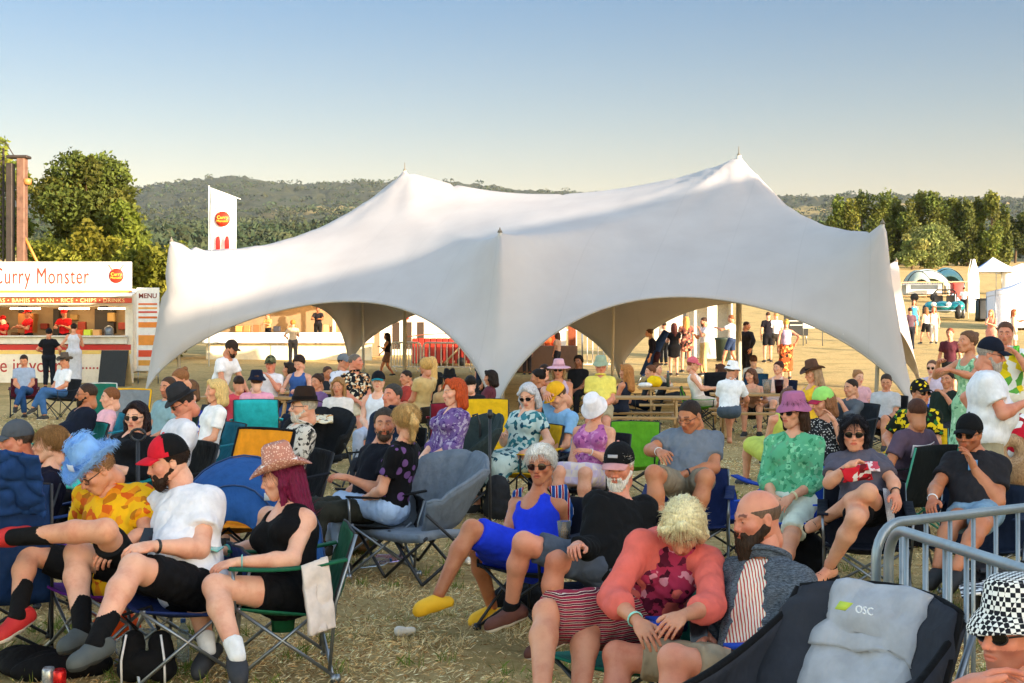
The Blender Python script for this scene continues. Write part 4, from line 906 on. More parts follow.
def build_grass():
    n_ = 330000; u = rng.random(n_)**0.8; y = 3.2*np.exp(u*math.log(32/3.2)); th = rng.uniform(-0.40, 0.40, n_); x = th*y
    pt = np.stack([x, y, 0*x], -1); den = wob(pt, 1.1, 3)+0.8*wob(pt, 3.5, 5)+0.5*wob(pt, 9, 15); keep = rng.random(n_) < np.clip(0.55+0.55*den, 0.12, 1); x, y, pt, den = x[keep], y[keep], pt[keep], den[keep]; n_ = len(x)
    z = gz(x, y); gr = (wob(pt, 0.9, 31)+0.8*wob(pt, 4, 33)+rng.normal(size=n_)*0.3 > 0.80)
    L = rng.uniform(0.018, 0.06, n_)*(1+0.5*gr); lean = rng.uniform(0.5, 1.5, n_); lean[gr] *= 0.5; az = rng.uniform(0, 2*PI, n_)+2*wob(pt, 3, 8); wd = np.interp(y, [3, 10, 32], [0.0011, 0.0022, 0.007])*rng.uniform(0.6, 1.4, n_)
    d = np.stack([np.sin(lean)*np.cos(az), np.sin(lean)*np.sin(az), np.cos(lean)*0.8], -1)*L[:, None]; s_ = np.stack([-np.sin(az+0.8), np.cos(az+0.8), 0*az], -1)*wd[:, None]; B = np.stack([x, y, z+rng.uniform(-0.004, 0.012, n_)], -1)
    V = np.stack([B-s_, B+s_, B+d*0.6+s_*0.7, B+d+np.array([0, 0, -1])*L[:, None]*0.15*lean[:, None]], 1).reshape(-1, 3)
    cs = np.array([hx('f6daa4'), hx('e8c68c'), hx('fceac0'), hx('caa068'), hx('8a643c')]); c = cs[rng.integers(0, 5, n_)]; c[gr] = np.array([hx('7c8a3c'), hx('5f6e2c'), hx('a09a54')])[rng.integers(0, 3, gr.sum())]; c = c*(rng.uniform(0.85, 1.2, n_)*np.clip(1+0.15*den, 0.7, 1.2))[:, None]
    g = Geo(); g.add(V, np.arange(4*n_).reshape(-1, 4), 0, np.repeat(np.clip(c, 0, 1), 4, 0))
    nt_ = 620; ty = 3.3*np.exp(rng.random(nt_)*math.log(16/3.3)); tx = rng.uniform(-0.38, 0.38, nt_)*ty; nb = 26; gq = wob(np.stack([tx, ty, 0*tx], -1), 0.7, 77) > 0.1
    bx, by = np.repeat(tx, nb)+rng.normal(size=nt_*nb)*0.035, np.repeat(ty, nb)+rng.normal(size=nt_*nb)*0.035; m_ = nt_*nb; L = rng.uniform(0.04, 0.12, m_); lean = rng.uniform(0.1, 0.9, m_); az = rng.uniform(0, 2*PI, m_); wd = np.interp(by, [3, 16], [0.0016, 0.004])
    d = np.stack([np.sin(lean)*np.cos(az), np.sin(lean)*np.sin(az), np.cos(lean)], -1)*L[:, None]; s_ = np.stack([-np.sin(az), np.cos(az), 0*az], -1)*wd[:, None]; B = np.stack([bx, by, gz(bx, by)-0.003], -1)
    V = np.stack([B-s_, B+s_, B+d*0.6+s_*0.7, B+d+np.array([0, 0, -1])*L[:, None]*0.2*lean[:, None]], 1).reshape(-1, 3); c = np.where(np.repeat(gq, nb)[:, None], np.array(hx('76863a')), np.array(hx('e4cf9e')))*rng.uniform(0.65, 1.15, (m_, 1))
    g.add(V, np.arange(4*m_).reshape(-1, 4), 0, np.repeat(np.clip(c, 0, 1), 4, 0)); o = g.obj('grass', tintmat('grass_blades', 0.8, 0.15)); tag(o, 'short dry straw coloured grass with greener tufts', 'grass', None, 'stuff')
# ------------------------------------------------------------------ big marquee
def tent_mat():
    m, n, l, b = nodes('tent_fabric'); v = tc(n, l)
    sx = n.new('ShaderNodeSeparateXYZ'); l.new(tc(n, l, (0.62, 0.62, 0.62), rot=(0, 0, 0.32)), sx.inputs[0]); fr = n.new('ShaderNodeMath'); fr.operation = 'FRACT'; l.new(sx.outputs[0], fr.inputs[0])
    sm_ = ramp(n, l, fr.outputs[0], [(0, (0.94, 0.94, 0.94)), (0.014, (1, 1, 1))], True); mm = n.new('ShaderNodeMixRGB'); mm.blend_type = 'MULTIPLY'; mm.inputs[0].default_value = 1
    l.new(ramp(n, l, noise(n, l, v, 0.9, 5, 0.6), [(0.3, hx('b3afb0')), (0.7, hx('bebbbc'))]), mm.inputs[1]); l.new(sm_, mm.inputs[2]); l.new(mm.outputs[0], b.inputs['Base Color']); b.inputs['Roughness'].default_value = 0.7
    wv = n.new('ShaderNodeTexWave'); wv.inputs['Scale'].default_value = 0.35; wv.inputs['Distortion'].default_value = 5; wv.inputs['Detail'].default_value = 3; wv.inputs['Detail Scale'].default_value = 1.2; l.new(tc(n, l, (1, 1, 0.4)), wv.inputs[0])
    bump(n, l, b, wv.outputs[1], 0.10, 0.03)
    t = n.new('ShaderNodeBsdfTranslucent'); t.inputs[0].default_value = (0.85, 0.80, 0.72, 1); mx = n.new('ShaderNodeMixShader'); mx.inputs[0].default_value = 0.13
    l.new(b.outputs[0], mx.inputs[1]); l.new(t.outputs[0], mx.inputs[2]); l.new(mx.outputs[0], n['Material Output'].inputs[0]); return m
def build_tent():
    root = thing('marquee', 'huge white stretch tent with two tall peaks and arched openings over the picnic tables', 'marquee', (0, 38, 0))
    G = lambda x, y, z: np.array([x, y, float(gz(x, y))+z]); PZ = 4.15
    top = {'L': G(-8.72, 36.4, PZ), 'C': G(-0.27, 31.8, PZ-0.05), 'R': G(7.82, 30.0, PZ), 'RR': G(11.35, 42, PZ-0.35), 'RC': G(3.2, 44.5, PZ), 'RL': G(-5.2, 49, PZ-0.4)}
    low = {'L': G(-9.35, 36.0, 0), 'C': G(-0.36, 30.0, 0), 'R': G(8.25, 29.1, 0), 'RR': G(11.95, 41.6, 0), 'RC': G(3.45, 45.7, 0), 'RL': G(-5.7, 49.8, 0)}
    KL, KR = np.array([-3.13, 41.5, 6.6]), np.array([5.95, 37.3, 6.52])
    NU, NV = 120, 72; P = np.zeros((NU+1, NV+1, 3)); W = np.zeros((NU+1, NV+1)); hu = NU//2
    def arch(a, b, n_, zmax, inn):
        t = np.linspace(0, 1, n_+1)[:, None]; e = (1-np.abs(2*t-1)**2.0); ez = e**0.62
        p = a*(1-t)+b*t+np.asarray(inn)*e**1.2; p[:, 2:] = a[2]*(1-t)+b[2]*t+zmax*ez; return p
    cen = np.array([1.4, 39.4, 0]); inw = lambda a, b, q: q*ndir((cen-(a+b)/2)*np.array([1, 1, 0]))
    def setb(sl_, p): P[sl_] = p; W[sl_] = 1
    setb((slice(0, hu+1), 0), arch(low['L'], low['C'], hu, 2.55, inw(low['L'], low['C'], 1.3))); setb((slice(hu, NU+1), 0), arch(low['C'], low['R'], NU-hu, 2.60, inw(low['C'], low['R'], 1.3)))
    setb((slice(0, hu+1), NV), arch(low['RL'], low['RC'], hu, 2.3, inw(low['RL'], low['RC'], 0.5))); setb((slice(hu, NU+1), NV), arch(low['RC'], low['RR'], NU-hu, 2.5, inw(low['RC'], low['RR'], 0.5)))
    setb((0, slice(0, NV+1)), arch(low['L'], low['RL'], NV, 2.4, (0.9, 0, 0))); setb((NU, slice(0, NV+1)), arch(low['R'], low['RR'], NV, 2.3, (-0.9, 0, 0)))
    m = 7; pos = {'L': (m, m), 'C': (hu, m), 'R': (NU-m, m), 'RL': (m, NV-m), 'RC': (hu, NV-m), 'RR': (NU-m, NV-m)}
    gp = {'L': (0, 0), 'C': (hu, 0), 'R': (NU, 0), 'RL': (0, NV), 'RC': (hu, NV), 'RR': (NU, NV)}
    u = np.linspace(0, 1, NU+1)[:, None, None]; v = np.linspace(0, 1, NV+1)[None, :, None]
    P0 = P[:, :1]*(1-v)+P[:, -1:]*v+P[:1]*(1-u)+P[-1:]*u-(P[0, 0]*(1-u)*(1-v)+P[-1, 0]*u*(1-v)+P[0, -1]*(1-u)*v+P[-1, -1]*u*v)
    keep = W > 0; Q = P0.copy(); Q[keep] = P[keep]; Q[~keep, 2] += 1.5
    soft = {}
    def line(a, b, pa, pb, sag, wgt, n_=60, pw=1):
        for t in np.linspace(0, 1, n_):
            i, j = int(round(pa[0]+(pb[0]-pa[0])*t)), int(round(pa[1]+(pb[1]-pa[1])*t)); p = a*(1-t)+b*t; p = p.copy(); p[2] -= sag*4*t*(1-t); soft[(i, j)] = (p, wgt)
    kp = {'KL': (hu//2-2, NV//2), 'KR': (hu+hu//2, NV//2)}
    line(KL, KR, kp['KL'], kp['KR'], 0.85, 0.5)
    for q in ('L', 'C', 'RL', 'RC'): line(KL, top[q], kp['KL'], pos[q], 0.88, 0.4)
    for q in ('R', 'C', 'RR', 'RC'): line(KR, top[q], kp['KR'], pos[q], 0.68, 0.4)
    for q in pos: line(top[q], low[q], pos[q], gp[q], 0.0, 1.0)
    for q in pos:
        soft[pos[q]] = (top[q], 1.0)
        for d in ((1, 0), (-1, 0), (0, 1), (0, -1)):
            h_ = (pos[q][0]+d[0], pos[q][1]+d[1])
            if h_ not in soft or soft[h_][1] < 1: soft[h_] = (top[q]+ndir(P0[h_]-P0[pos[q]])*0.10+np.array([0, 0, -0.11]), 0.9)
    for q, K in (('KL', KL), ('KR', KR)):
        soft[kp[q]] = (K, 1.0)
        for d in ((1, 0), (-1, 0), (0, 1), (0, -1)): soft[(kp[q][0]+d[0], kp[q][1]+d[1])] = (K+np.array([d[0]*0.10, d[1]*0.10, -0.14]), 1.0)
    I = np.array(list(soft.keys())); PT = np.array([soft[k][0] for k in soft]); WT = np.array([soft[k][1] for k in soft])[:, None]
    for it in range(2600):
        A = Q.copy(); A[1:-1, 1:-1] = 0.25*(Q[2:, 1:-1]+Q[:-2, 1:-1]+Q[1:-1, 2:]+Q[1:-1, :-2]); A[keep] = P[keep]
        A[I[:, 0], I[:, 1]] = A[I[:, 0], I[:, 1]]*(1-WT)+PT*WT; Q = A
    for K_p, am in [(KL, 0.05), (KR, 0.07)]+[(top[q], 0.035) for q in top]:
        D_ = Q-K_p; r_ = np.linalg.norm(D_, axis=2); a_ = np.arctan2(D_[..., 1], D_[..., 0]); Q[..., 2] += am*np.exp(-r_/1.7)*np.clip(r_/0.5, 0, 1)*(np.sin(a_*13+r_*0.4)+0.5*np.sin(a_*23-r_))*(~keep)
    g = Geo(); V = Q-np.array([0, 38, 0]); g.grid(V, 0, 0.006); g.obj('canopy', tent_mat(), root)
    mp = paint('c4c0b8', 0.4, 0.0, 0.1, 'pole'); md = paint('706a60', 0.6)
    for a, b_, r_ in ((KL, KL*np.array([1, 1, 0]), 0.06), (KR, KR*np.array([1, 1, 0]), 0.075), *[(top[q], low[q]*0.35+np.array([top[q][0], top[q][1], low[q][2]])*0.65+inw(low[q], low[q], 0.5)*1.0, 0.045) for q in top]):
        t = Geo(); b2 = b_.copy(); b2[2] = gz(b_[0], b_[1]); t.tube([b2-np.array([0, 38, 0]), a-np.array([0, 38, 0.04])], r_, 12); t.obj('pole', mp, root)
    for q in ('L', 'C', 'R', 'RR'):
        t = Geo(); t.lathe([(0.06, 0), (0.045, 0.04), (0.02, 0.07), (0.010, 0.11), (0.002, 0.12)], 10, c=top[q]-np.array([0, 38, 0.03])); t.obj('finial', md, root)
    for K in (KL, KR): t = Geo(); t.lathe([(0.05, 0), (0.04, 0.04), (0.015, 0.07), (0.010, 0.24), (0.002, 0.25)], 10, c=K-np.array([0, 38, 0.04])); t.obj('finial', md, root)
    # strapping sewn along the front arch edges
    for sl_ in ((slice(0, hu+1), 0), (slice(hu, NU+1), 0)):
        t = Geo(); t.tube(Q[sl_]-np.array([0, 38.005, 0.0]), 0.018, 6); t.obj('edge_rope', paint('9a948a', 0.8), root)
def build_shade_blocker():  # unseen structure added to cast shade over the crowd and lower marquee
    root = thing('shade_blocker', 'tall black clad concert stage standing right of the crowd, outside the picture', 'stage', (38, -9, 0))
    bl = cloth('16161a'); st = paint('80848a', 0.4, 0.8)
    part('shade_wall', lambda g: g.box((-6.0, 0, 6.0), (0.3, 50, 12.0), bev=0.02), bl, root, False); part('roof', lambda g: g.grid(np.array([[(x, y, 12.1-0.02*(x+6)) for y in np.linspace(-25, 25, 9)] for x in np.linspace(-6.2, 9, 12)]), 0, 0.1), bl, root)
    part('blocker_deck', lambda g: g.box((2, 0, 0.7), (13, 48, 1.4)), paint('303030', 0.8), root, False)
    for x in (-5.6, 8.5):
        for y in (-24, -8, 8, 24):
            def tw(g):
                for dx in (-0.2, 0.2):
                    for dy in (-0.2, 0.2): g.tube([(x+dx, y+dy, 0), (x+dx, y+dy, 11.9)], 0.03, 6)
                for k in range(23): g.tube([(x-0.2, y-0.2, k*0.5), (x+0.2, y-0.2, k*0.5+0.5)], 0.015, 5); g.tube([(x-0.2, y+0.2, k*0.5), (x-0.2, y-0.2, k*0.5+0.5)], 0.015, 5)
            part('blocker_truss', tw, st, root)
def build_haze():
    g = Geo(); g.box((0, 2600, 205), (4600, 5600, 416)); m = bpy.data.materials.new('haze'); m.use_nodes = True; n = m.node_tree.nodes; n.remove(n['Principled BSDF'])
    v = n.new('ShaderNodeVolumePrincipled'); v.inputs['Color'].default_value = (0.72, 0.82, 1.0, 1); v.inputs['Density'].default_value = 0.00003; v.inputs['Anisotropy'].default_value = 0.0; m.node_tree.links.new(v.outputs[0], n['Material Output'].inputs['Volume'])
    o = g.obj('haze', m, smooth=False); tag(o, 'thin pale evening haze over the hills', 'haze', None, 'stuff')
build_haze()
TH_, Y_, Z_ = build_ground(); build_vegetation(TH_, Y_, Z_); build_grass(); build_tent(); build_shade_blocker()
# ------------------------------------------------------------------ objects
STEEL = paint('8c9298', 0.35, 0.85, 0.1, 'steel'); DARKM = paint('2a2c30', 0.45, 0.3, 0.1, 'dark_metal'); ALU = paint('b4b8ba', 0.35, 0.85, 0.1, 'aluminium')
def camp_chair(label, x, y, yaw, col, trim=None, frame=None, hb=0.82, seat=0.40, w=0.56, group='folding camping chairs in the crowd', lo=False, arms=True, logo=None):
    """folding camping chair; local +Y is the front"""
    z = float(gz(x, y)); root = thing('camping_chair', label, 'camping chair', (x, y, z), group, yaw)
    M = cloth(col); T2 = cloth(trim) if trim else M; FR = frame or DARKM; hw = w/2; n_ = 6 if lo else 9; r = 0.0095
    gl = [((-hw, 0.24, 0.02), (hw, 0.22, seat)), ((hw, 0.24, 0.02), (-hw, 0.22, seat)), ((-hw, -0.26, 0.02), (hw, -0.20, seat-0.04)), ((hw, -0.26, 0.02), (-hw, -0.20, seat-0.04)),
          ((-hw, 0.26, 0.02), (-hw, -0.22, seat)), ((-hw, -0.28, 0.02), (-hw, 0.24, seat)), ((hw, 0.26, 0.02), (hw, -0.22, seat)), ((hw, -0.28, 0.02), (hw, 0.24, seat))]
    for a, b in gl:
        g = Geo(); g.tube([a, b], r, n_); g.lathe([(0.018, -0.02), (0.02, 0), (0.012, 0.02)], 8, c=a); g.obj('leg', FR, root)
    for sx in (-1, 1):
        g = Geo(); g.tube([(sx*hw, -0.24, 0.06), (sx*hw, -0.27, seat), (sx*hw*0.97, -0.27-(hb-seat)*0.30, hb)], r, n_); g.obj('back_post', FR, root)
        if arms:
            g = Geo(); g.tube([(sx*hw, 0.24, seat-0.02), (sx*hw*1.04, 0.25, 0.60)], r, n_); g.obj('arm_post', FR, root)
            t = np.linspace(0, 1, 9)[:, None]; v = np.linspace(-1, 1, 5)[None]
            P = np.stack([sx*hw*1.03+v*0.035+0*t, 0.27-t*0.60+0*v, 0.605+0.03*t-0.025*np.sin(PI*t)+0*v], -1)
            g = Geo(); g.grid(P, 0, 0.012); g.obj('armrest', T2, root)
    u = np.linspace(-1, 1, 13)[:, None]; t = np.linspace(0, 1, 12)[None]
    P = np.stack([u*hw*0.97+0*t, 0.26-t*0.50+0*u, seat-0.06*t-0.055*(1-u**2)*np.sin(PI*np.clip(t*0.9+0.1, 0, 1))], -1); g = Geo(); g.grid(P, 0, 0.012); g.obj('seat', M, root)
    zb = seat-0.10; hh = hb-zb
    P = np.stack([u*hw*(1-0.04*t), -0.235-t*hh*0.30-0.05*(1-u**2)*np.sin(PI*np.clip(t, 0.05, 1))**0.7, zb+t*(hh+0.01*(1-u**2)+0.0)+0*u], -1); P[..., 1] += 0.011*wob(P.reshape(-1, 3), 16, int(x*97) % 89).reshape(P.shape[:2])+0.010*crease(P.reshape(-1, 3), 14, int(y*31) % 71).reshape(P.shape[:2])
    g = Geo(); g.grid(P, 0, 0.014); g.obj('backrest', M, root)
    ep = T2 if trim else paint('16181c', 0.8)
    for q in (P[0], P[-1], P[:, -1]): g = Geo(); g.tube(q, 0.013 if trim else 0.008, 6); g.obj('piping', ep, root)
    return root
def moon_chair(label, x, y, yaw, col, lining=None, w=0.8, k=1.0, hb=0.95, group=None, name='moon_chair', seat=0.40):
    """padded bucket chair, one or two seats wide: a shell of quilted fabric on crossed legs"""
    z = float(gz(x, y)); root = thing(name, label, 'camping chair', (x, y, z), group, yaw); M = cloth(col); Li = cloth(lining) if lining else M; hw = w/2
    th = np.linspace(-1, 1, 41)[:, None]; t = np.linspace(0, 1, 22)[None]     # th around the rim from left arm over the back to the right arm, t seat centre -> rim
    ang = th*2.25; rx = hw*(0.35+0.65*t); ry = 0.36*(0.3+0.7*t)
    rise = (np.cos(ang*0.5)**2)*(hb-seat)+0.23*(1-np.cos(ang*0.5)**2)*np.clip(1.35-abs(th)*0.55, 0, 1)
    X = np.sin(ang)*rx; Y = -np.cos(ang)*ry-0.16*t**3*np.cos(ang*0.5)**2+0.02; Zz = seat-0.07+rise*t**2.3-0.024*np.sin(t*14)*(0.4+0.6*np.cos(ang))*0.5-0.03*(1-np.abs(np.sin(th*7)))**4*t+0*th; Y = Y-0.03*(1-np.abs(np.sin(th*7)))**4*t*np.cos(ang*0.5)
    P = np.stack([X, Y, Zz], -1); g = Geo(); g.grid(P, 0, 0.045); g.obj('padded_shell', M, root)
    tt = np.linspace(0, 1, 10)[:, None]; uu = np.linspace(-1, 1, 15)[None]; P2 = np.stack([uu*hw*0.85+0*tt, -0.12+tt*0.42+0*uu, seat-0.055+0.02*np.sin(PI*tt)-0.03*(1-uu**2)], -1); g = Geo(); g.grid(P2, 0, 0.06); g.obj('seat', Li, root)
    g = Geo(); g.tube(P[:, -1], 0.018, 7); g.obj('rim', M, root)
    xs = [(-hw*0.9, 0), (0, hw*0.9)] if w > 1 else [(-hw*0.85, hw*0.85)]
    for a, b in xs:
        for (p, q) in (((a, 0.30, 0.02), (b, 0.26, seat-0.05)), ((b, 0.30, 0.02), (a, 0.26, seat-0.05)), ((a, -0.34, 0.02), (b, -0.26, seat-0.04)), ((b, -0.34, 0.02), (a, -0.26, seat-0.04))):
            g = Geo(); g.tube([p, q], 0.012, 8); g.obj('leg', DARKM, root)
    for sx in (-1, 1):
        for (p, q) in (((sx*hw*0.9, 0.30, 0.02), (sx*hw*0.95, -0.3, seat)), ((sx*hw*0.9, -0.34, 0.02), (sx*hw*0.95, 0.28, seat+0.12))):
            g = Geo(); g.tube([p, q], 0.012, 8); g.obj('leg', DARKM, root)
    return root
WOODM = wood('b08a58'); 
def picnic_table(label, x, y, yaw, L=1.8):
    z = float(gz(x, y)); root = thing('picnic_table', label, 'picnic table', (x, y, z), 'wooden picnic tables under the marquee', yaw)
    def planks(g, y0, y1, zz, n_):
        d = (y1-y0)/n_
        for i in range(n_): g.box((0, y0+d*(i+0.5), zz), (L, d-0.012, 0.038), bev=0.004)
    part('tabletop', lambda g: planks(g, -0.36, 0.36, 0.74, 6), WOODM, root, False)
    for s_ in (-1, 1): part('bench', lambda g: planks(g, s_*0.72-0.13, s_*0.72+0.13, 0.44, 2), WOODM, root, False)
    for sx in (-1, 1):
        xx = sx*(L/2-0.28)
        part('crossbar', lambda g: (g.box((xx, 0, 0.395), (0.04, 1.70, 0.09), bev=0.004), g.box((xx, 0, 0.695), (0.04, 0.68, 0.05), bev=0.004)), WOODM, root, False)
        for s_ in (-1, 1):
            a = math.atan2(0.38, 0.72)
            R = np.array([[1, 0, 0], [0, math.cos(s_*a), -math.sin(s_*a)], [0, math.sin(s_*a), math.cos(s_*a)]])
            part('leg', lambda g: g.box((xx+sx*0.042, s_*0.46, 0.36), (0.04, 0.09, 0.80), R.T if False else R, bev=0.004), WOODM, root, False)
    return root
def railing(label, name, pts, h, n_bar, mat, r=0.018, cat='barrier', feet=True, group=None, loc=None, gap=0.012, barr=0.007):
    a, b = np.array(pts[0], float), np.array(pts[1], float); a[2] = gz(a[0], a[1]) if len(a) > 2 else 0
    o = np.array([a[0], a[1], float(gz(a[0], a[1]))]); root = thing(name, label, cat, o, group); d = b[:2]-a[:2]; L = np.linalg.norm(d); u = np.array([d[0]/L, d[1]/L, 0]); zz = float(gz(b[0], b[1]))-o[2]
    Pt = lambda t, z: u*L*t+np.array([0, 0, z+zz*t])
    c = 0.13; k = c/L; arc = [Pt(k*(1-math.cos(q)), h-c*(1-math.sin(q))) for q in np.linspace(0, PI/2, 7)]; arc2 = [Pt(1-k*(1-math.cos(q)), h-c*(1-math.sin(q))) for q in np.linspace(PI/2, 0, 7)]
    part('frame', lambda g: (g.tube([Pt(0, 0.02)]+arc+arc2+[Pt(1, 0.02)], r, 10), g.tube([Pt(0, 0.2), Pt(1, 0.2)], r*0.85, 8)), mat, root)
    for i in range(n_bar):
        t = (i+1)/(n_bar+1); part('bar', lambda g: g.tube([Pt(t, 0.2), Pt(t, h-0.005)], barr, 6), mat, root)
    if feet:
        nrm = np.array([-u[1], u[0], 0])
        for t in (0.12, 0.88): part('foot', lambda g: g.tube([Pt(t, 0.2), Pt(t, 0.2)*1+nrm*0.0+np.array([0, 0, -0.1]), Pt(t, 0.03)+nrm*0.28], r*0.8, 6) or g.tube([Pt(t, 0.12), Pt(t, 0.03)-nrm*0.28], r*0.8, 6), mat, root)
    return root
def simple(name, label, cat, loc, fn, mats, group=None, smooth=True):
    g = Geo(); fn(g); o = g.obj(name, mats, smooth=smooth); o.location = tuple(loc); return tag(o, label, cat, group)
REDP = paint('c4201c', 0.4); CREAM = paint('ece2cf', 0.45); WHITE = paint('e6e4e0', 0.45)
def logo_disc(root, loc, r, nm='emblem'):
    e = part(nm, lambda g: (g.lathe([(0.001, 0.012), (r, 0.012), (r, 0), (0.001, 0)], 32, R=np.array([[1, 0, 0], [0, 0, -1], [0, 1, 0]]) if False else np.array([[1, 0, 0], [0, 0, 1], [0, 1, 0]]))), paint('c83018', 0.5), root); e.location = loc
    part('fork_mark', lambda g: [g.tube([(loc[0]-sx*r*0.45, loc[1]+0.01, loc[2]+r*0.7), (loc[0]-sx*r*1.05, loc[1]+0.01, loc[2]+r*1.55)], r*0.05, 6) for sx in (-1, 1)], paint('d87828', 0.5), root)
    y = paint('f2c840', 0.5)
    text_part('Curry', r*0.62, y, root, (loc[0], loc[1]+0.02, loc[2]+r*0.2), RT, bold=0.004*r, name='emblem_lettering'); text_part('Monster', r*0.46, y, root, (loc[0], loc[1]+0.02, loc[2]-r*0.28), RT, name='emblem_lettering')
NR = lambda q: tuple(tuple(v*(q if j == 0 else 1) for j, v in enumerate(r)) for r in RT)
def build_truck():
    # serving side faces the camera: local +Y looks to the camera (yaw 0)
    y0 = 43.0; s = FPX/y0; X = lambda px: -((px-512)/s)-12.0*0; Zp = lambda py: CH-(py-HOR)/s
    gx = (133-512)/s; z0 = float(gz(-12, y0)); root = thing('food_truck', 'white and red curry food trailer with a lit serving hatch and big red lettering', 'food truck', (gx, y0, z0), None, 0)
    lx = lambda px: -((px-512)/s-gx); lz = lambda py: Zp(py)-z0          # local x points to image left
    W = 6.6; bx_ = lambda g, a, b, zt, zb, yf, yb, bev=0.01: g.box(((lx(a)+lx(b))/2, (yf+yb)/2, (lz(zt)+lz(zb))/2), (abs(lx(b)-lx(a)), abs(yf-yb), abs(lz(zt)-lz(zb))), bev=bev)
    x0 = 512+(gx-W)*s
    part('body_wall', lambda g: (bx_(g, x0, 133, 345, 383, 0, -0.08), bx_(g, 125, 133, 306, 345, 0, -0.08), bx_(g, x0, 133, 294, 306, 0, -0.08), g.box((W/2, -2.2, 1.55), (W, 0.08, 2.6)), g.box((0.04, -1.13, 1.6), (0.08, 2.05, 2.5)), g.box((W-0.04, -1.13, 1.6), (0.08, 2.05, 2.5))), CREAM, root, False)
    part('roof', lambda g: g.box((W/2, -1.12, lz(293)+0.02), (W+0.1, 2.4, 0.07), bev=0.02), WHITE, root, False)
    [part('catering_box', lambda g: g.box((0.5+0.31*i, -1.9+0.1*(i % 3), 1.45+0.28*(i % 4)), (0.24, 0.2, 0.18+0.05*(i % 3)), bev=0.02), paint(['6a4a30', '8a3020', 'a88850', '3a3030'][i % 4], 0.6), root, False) for i in range(18)]; part('dark_cabinet', lambda g: bx_(g, 78, 98, 308, 333, -1.7, -2.0), paint('2a2422', 0.6), root, False); part('dark_cabinet', lambda g: bx_(g, 37, 43, 308, 335, -1.5, -1.9), paint('2a2422', 0.6), root, False); part('hot_cabinet', lambda g: (bx_(g, 4, 20, 313, 333, -1.2, -1.6)), paint('9a6430', 0.4, 0.3), root, False); part('inner_wall', lambda g: bx_(g, x0, 124, 306, 345, -2.04, -2.08), paint('a89070', 0.7), root, False); part('floor', lambda g: g.box((W/2, -1.1, 0.45), (W-0.2, 2.0, 0.06)), paint('707070', 0.6), root, False)
    part('sign_board', lambda g: bx_(g, x0-10, 133, 262, 291, 0.16, 0.10), WHITE, root, False)
    part('sign_edge', lambda g: (bx_(g, x0-10, 133, 290.5, 292.5, 0.19, 0.10)), paint('e0a040', 0.5), root, False)
    text_part('Curry Monster', 0.70, paint('c2341c', 0.5), root, (lx(43), 0.17, lz(277)), NR(0.60), bold=0.0, track=1.12)
    logo_disc(root, (lx(118), 0.175, lz(276)), 0.22)
    part('awning', lambda g: g.grid(np.stack(np.broadcast_arrays(np.linspace(lx(136), W, 8)[:, None], np.linspace(0.0, 0.55, 5)[None], lz(292)-np.linspace(0, 0.14, 5)[None]), -1), 0, 0.03), WHITE, root, False)
    part('menu_strip', lambda g: bx_(g, x0, 137, 298.5, 303.5, 0.60, 0.56), paint('c4401c', 0.5), root, False)
    text_part('SAMOSAS • BAHJIS • NAAN • RICE • CHIPS • DRINKS', 0.17, paint('f4dc90', 0.5), root, (lx(58), 0.605, lz(301)), RT, track=1.12)
    part('counter', lambda g: (bx_(g, x0, 128, 335.5, 337, 0.28, -0.3), bx_(g, x0, 128, 337, 344, 0.10, 0.02)), paint('d8d8d6', 0.3, 0.2), root, False)
    part('red_stripe', lambda g: bx_(g, x0, 131, 344.5, 350, 0.012, 0.002), REDP, root, False)
    part('yellow_stripe', lambda g: bx_(g, x0, 131, 350.3, 354, 0.012, 0.002), paint('f0cc70', 0.5), root, False)
    text_part('We are in your', 0.60, paint('b02018', 0.5), root, (lx(8), 0.004, lz(366)), NR(0.85), bold=0.0); text_part('......', 0.5, paint('b02018', 0.5), root, (lx(92), 0.004, lz(364)), RT)
    for px, c, w_ in ((44, 'e8e8ea', 12), (92, '4a4038', 18), (118, 'f4e8c8', 14)): part('wall_panel', lambda g: bx_(g, px-w_/2, px+w_/2, 309, 332, -2.1, -2.14), paint(c, 0.6), root, False)
    for k, (px, c) in enumerate(((78, 'e05828'), (88, 'c8d838'), (97, 'd8a060'))): part('sauce_box', lambda g: bx_(g, px-3.5, px+3.5, 329.5, 335.5, 0.1, -0.15), paint(c, 0.5), root, False)
    part('urn', lambda g: g.lathe([(0.12, 0), (0.14, 0.05), (0.14, 0.22), (0.08, 0.27), (0.02, 0.3)], 18, c=(lx(108), -0.1, lz(335.4))), paint('707880', 0.3, 0.6), root)
    for px in (14, 64, 104): 
        o = part('strip_lamp', lambda g: g.box((lx(px), -1.0, lz(306)-0.06), (0.9, 0.12, 0.05)), glow('ffd8a0', 4.5), root, False)
    for px in (60, 100): part('wheel', lambda g: g.tube([(lx(px)-0.0, -0.25, 0.32), (lx(px), -0.45, 0.32)], 0.32, 20), paint('202020', 0.8), root)
    # menu board beside it
    r2 = thing('menu_board', 'tall white menu board with orange price panels beside the food truck', 'menu board', (gx-0.0, y0-0.4, z0), None, 0); s2 = FPX/(y0-0.4)
    r2.location = ((148-512)/s2, y0-0.4, z0); part('board', lambda g: g.box((0, 0, 1.62), (0.68, 0.05, 2.5), bev=0.01), WHITE, r2, False)
    text_part('MENU', 0.2, paint('7a2018', 0.5), r2, (0, 0.03, 2.62), RT, bold=0.004, name='heading')
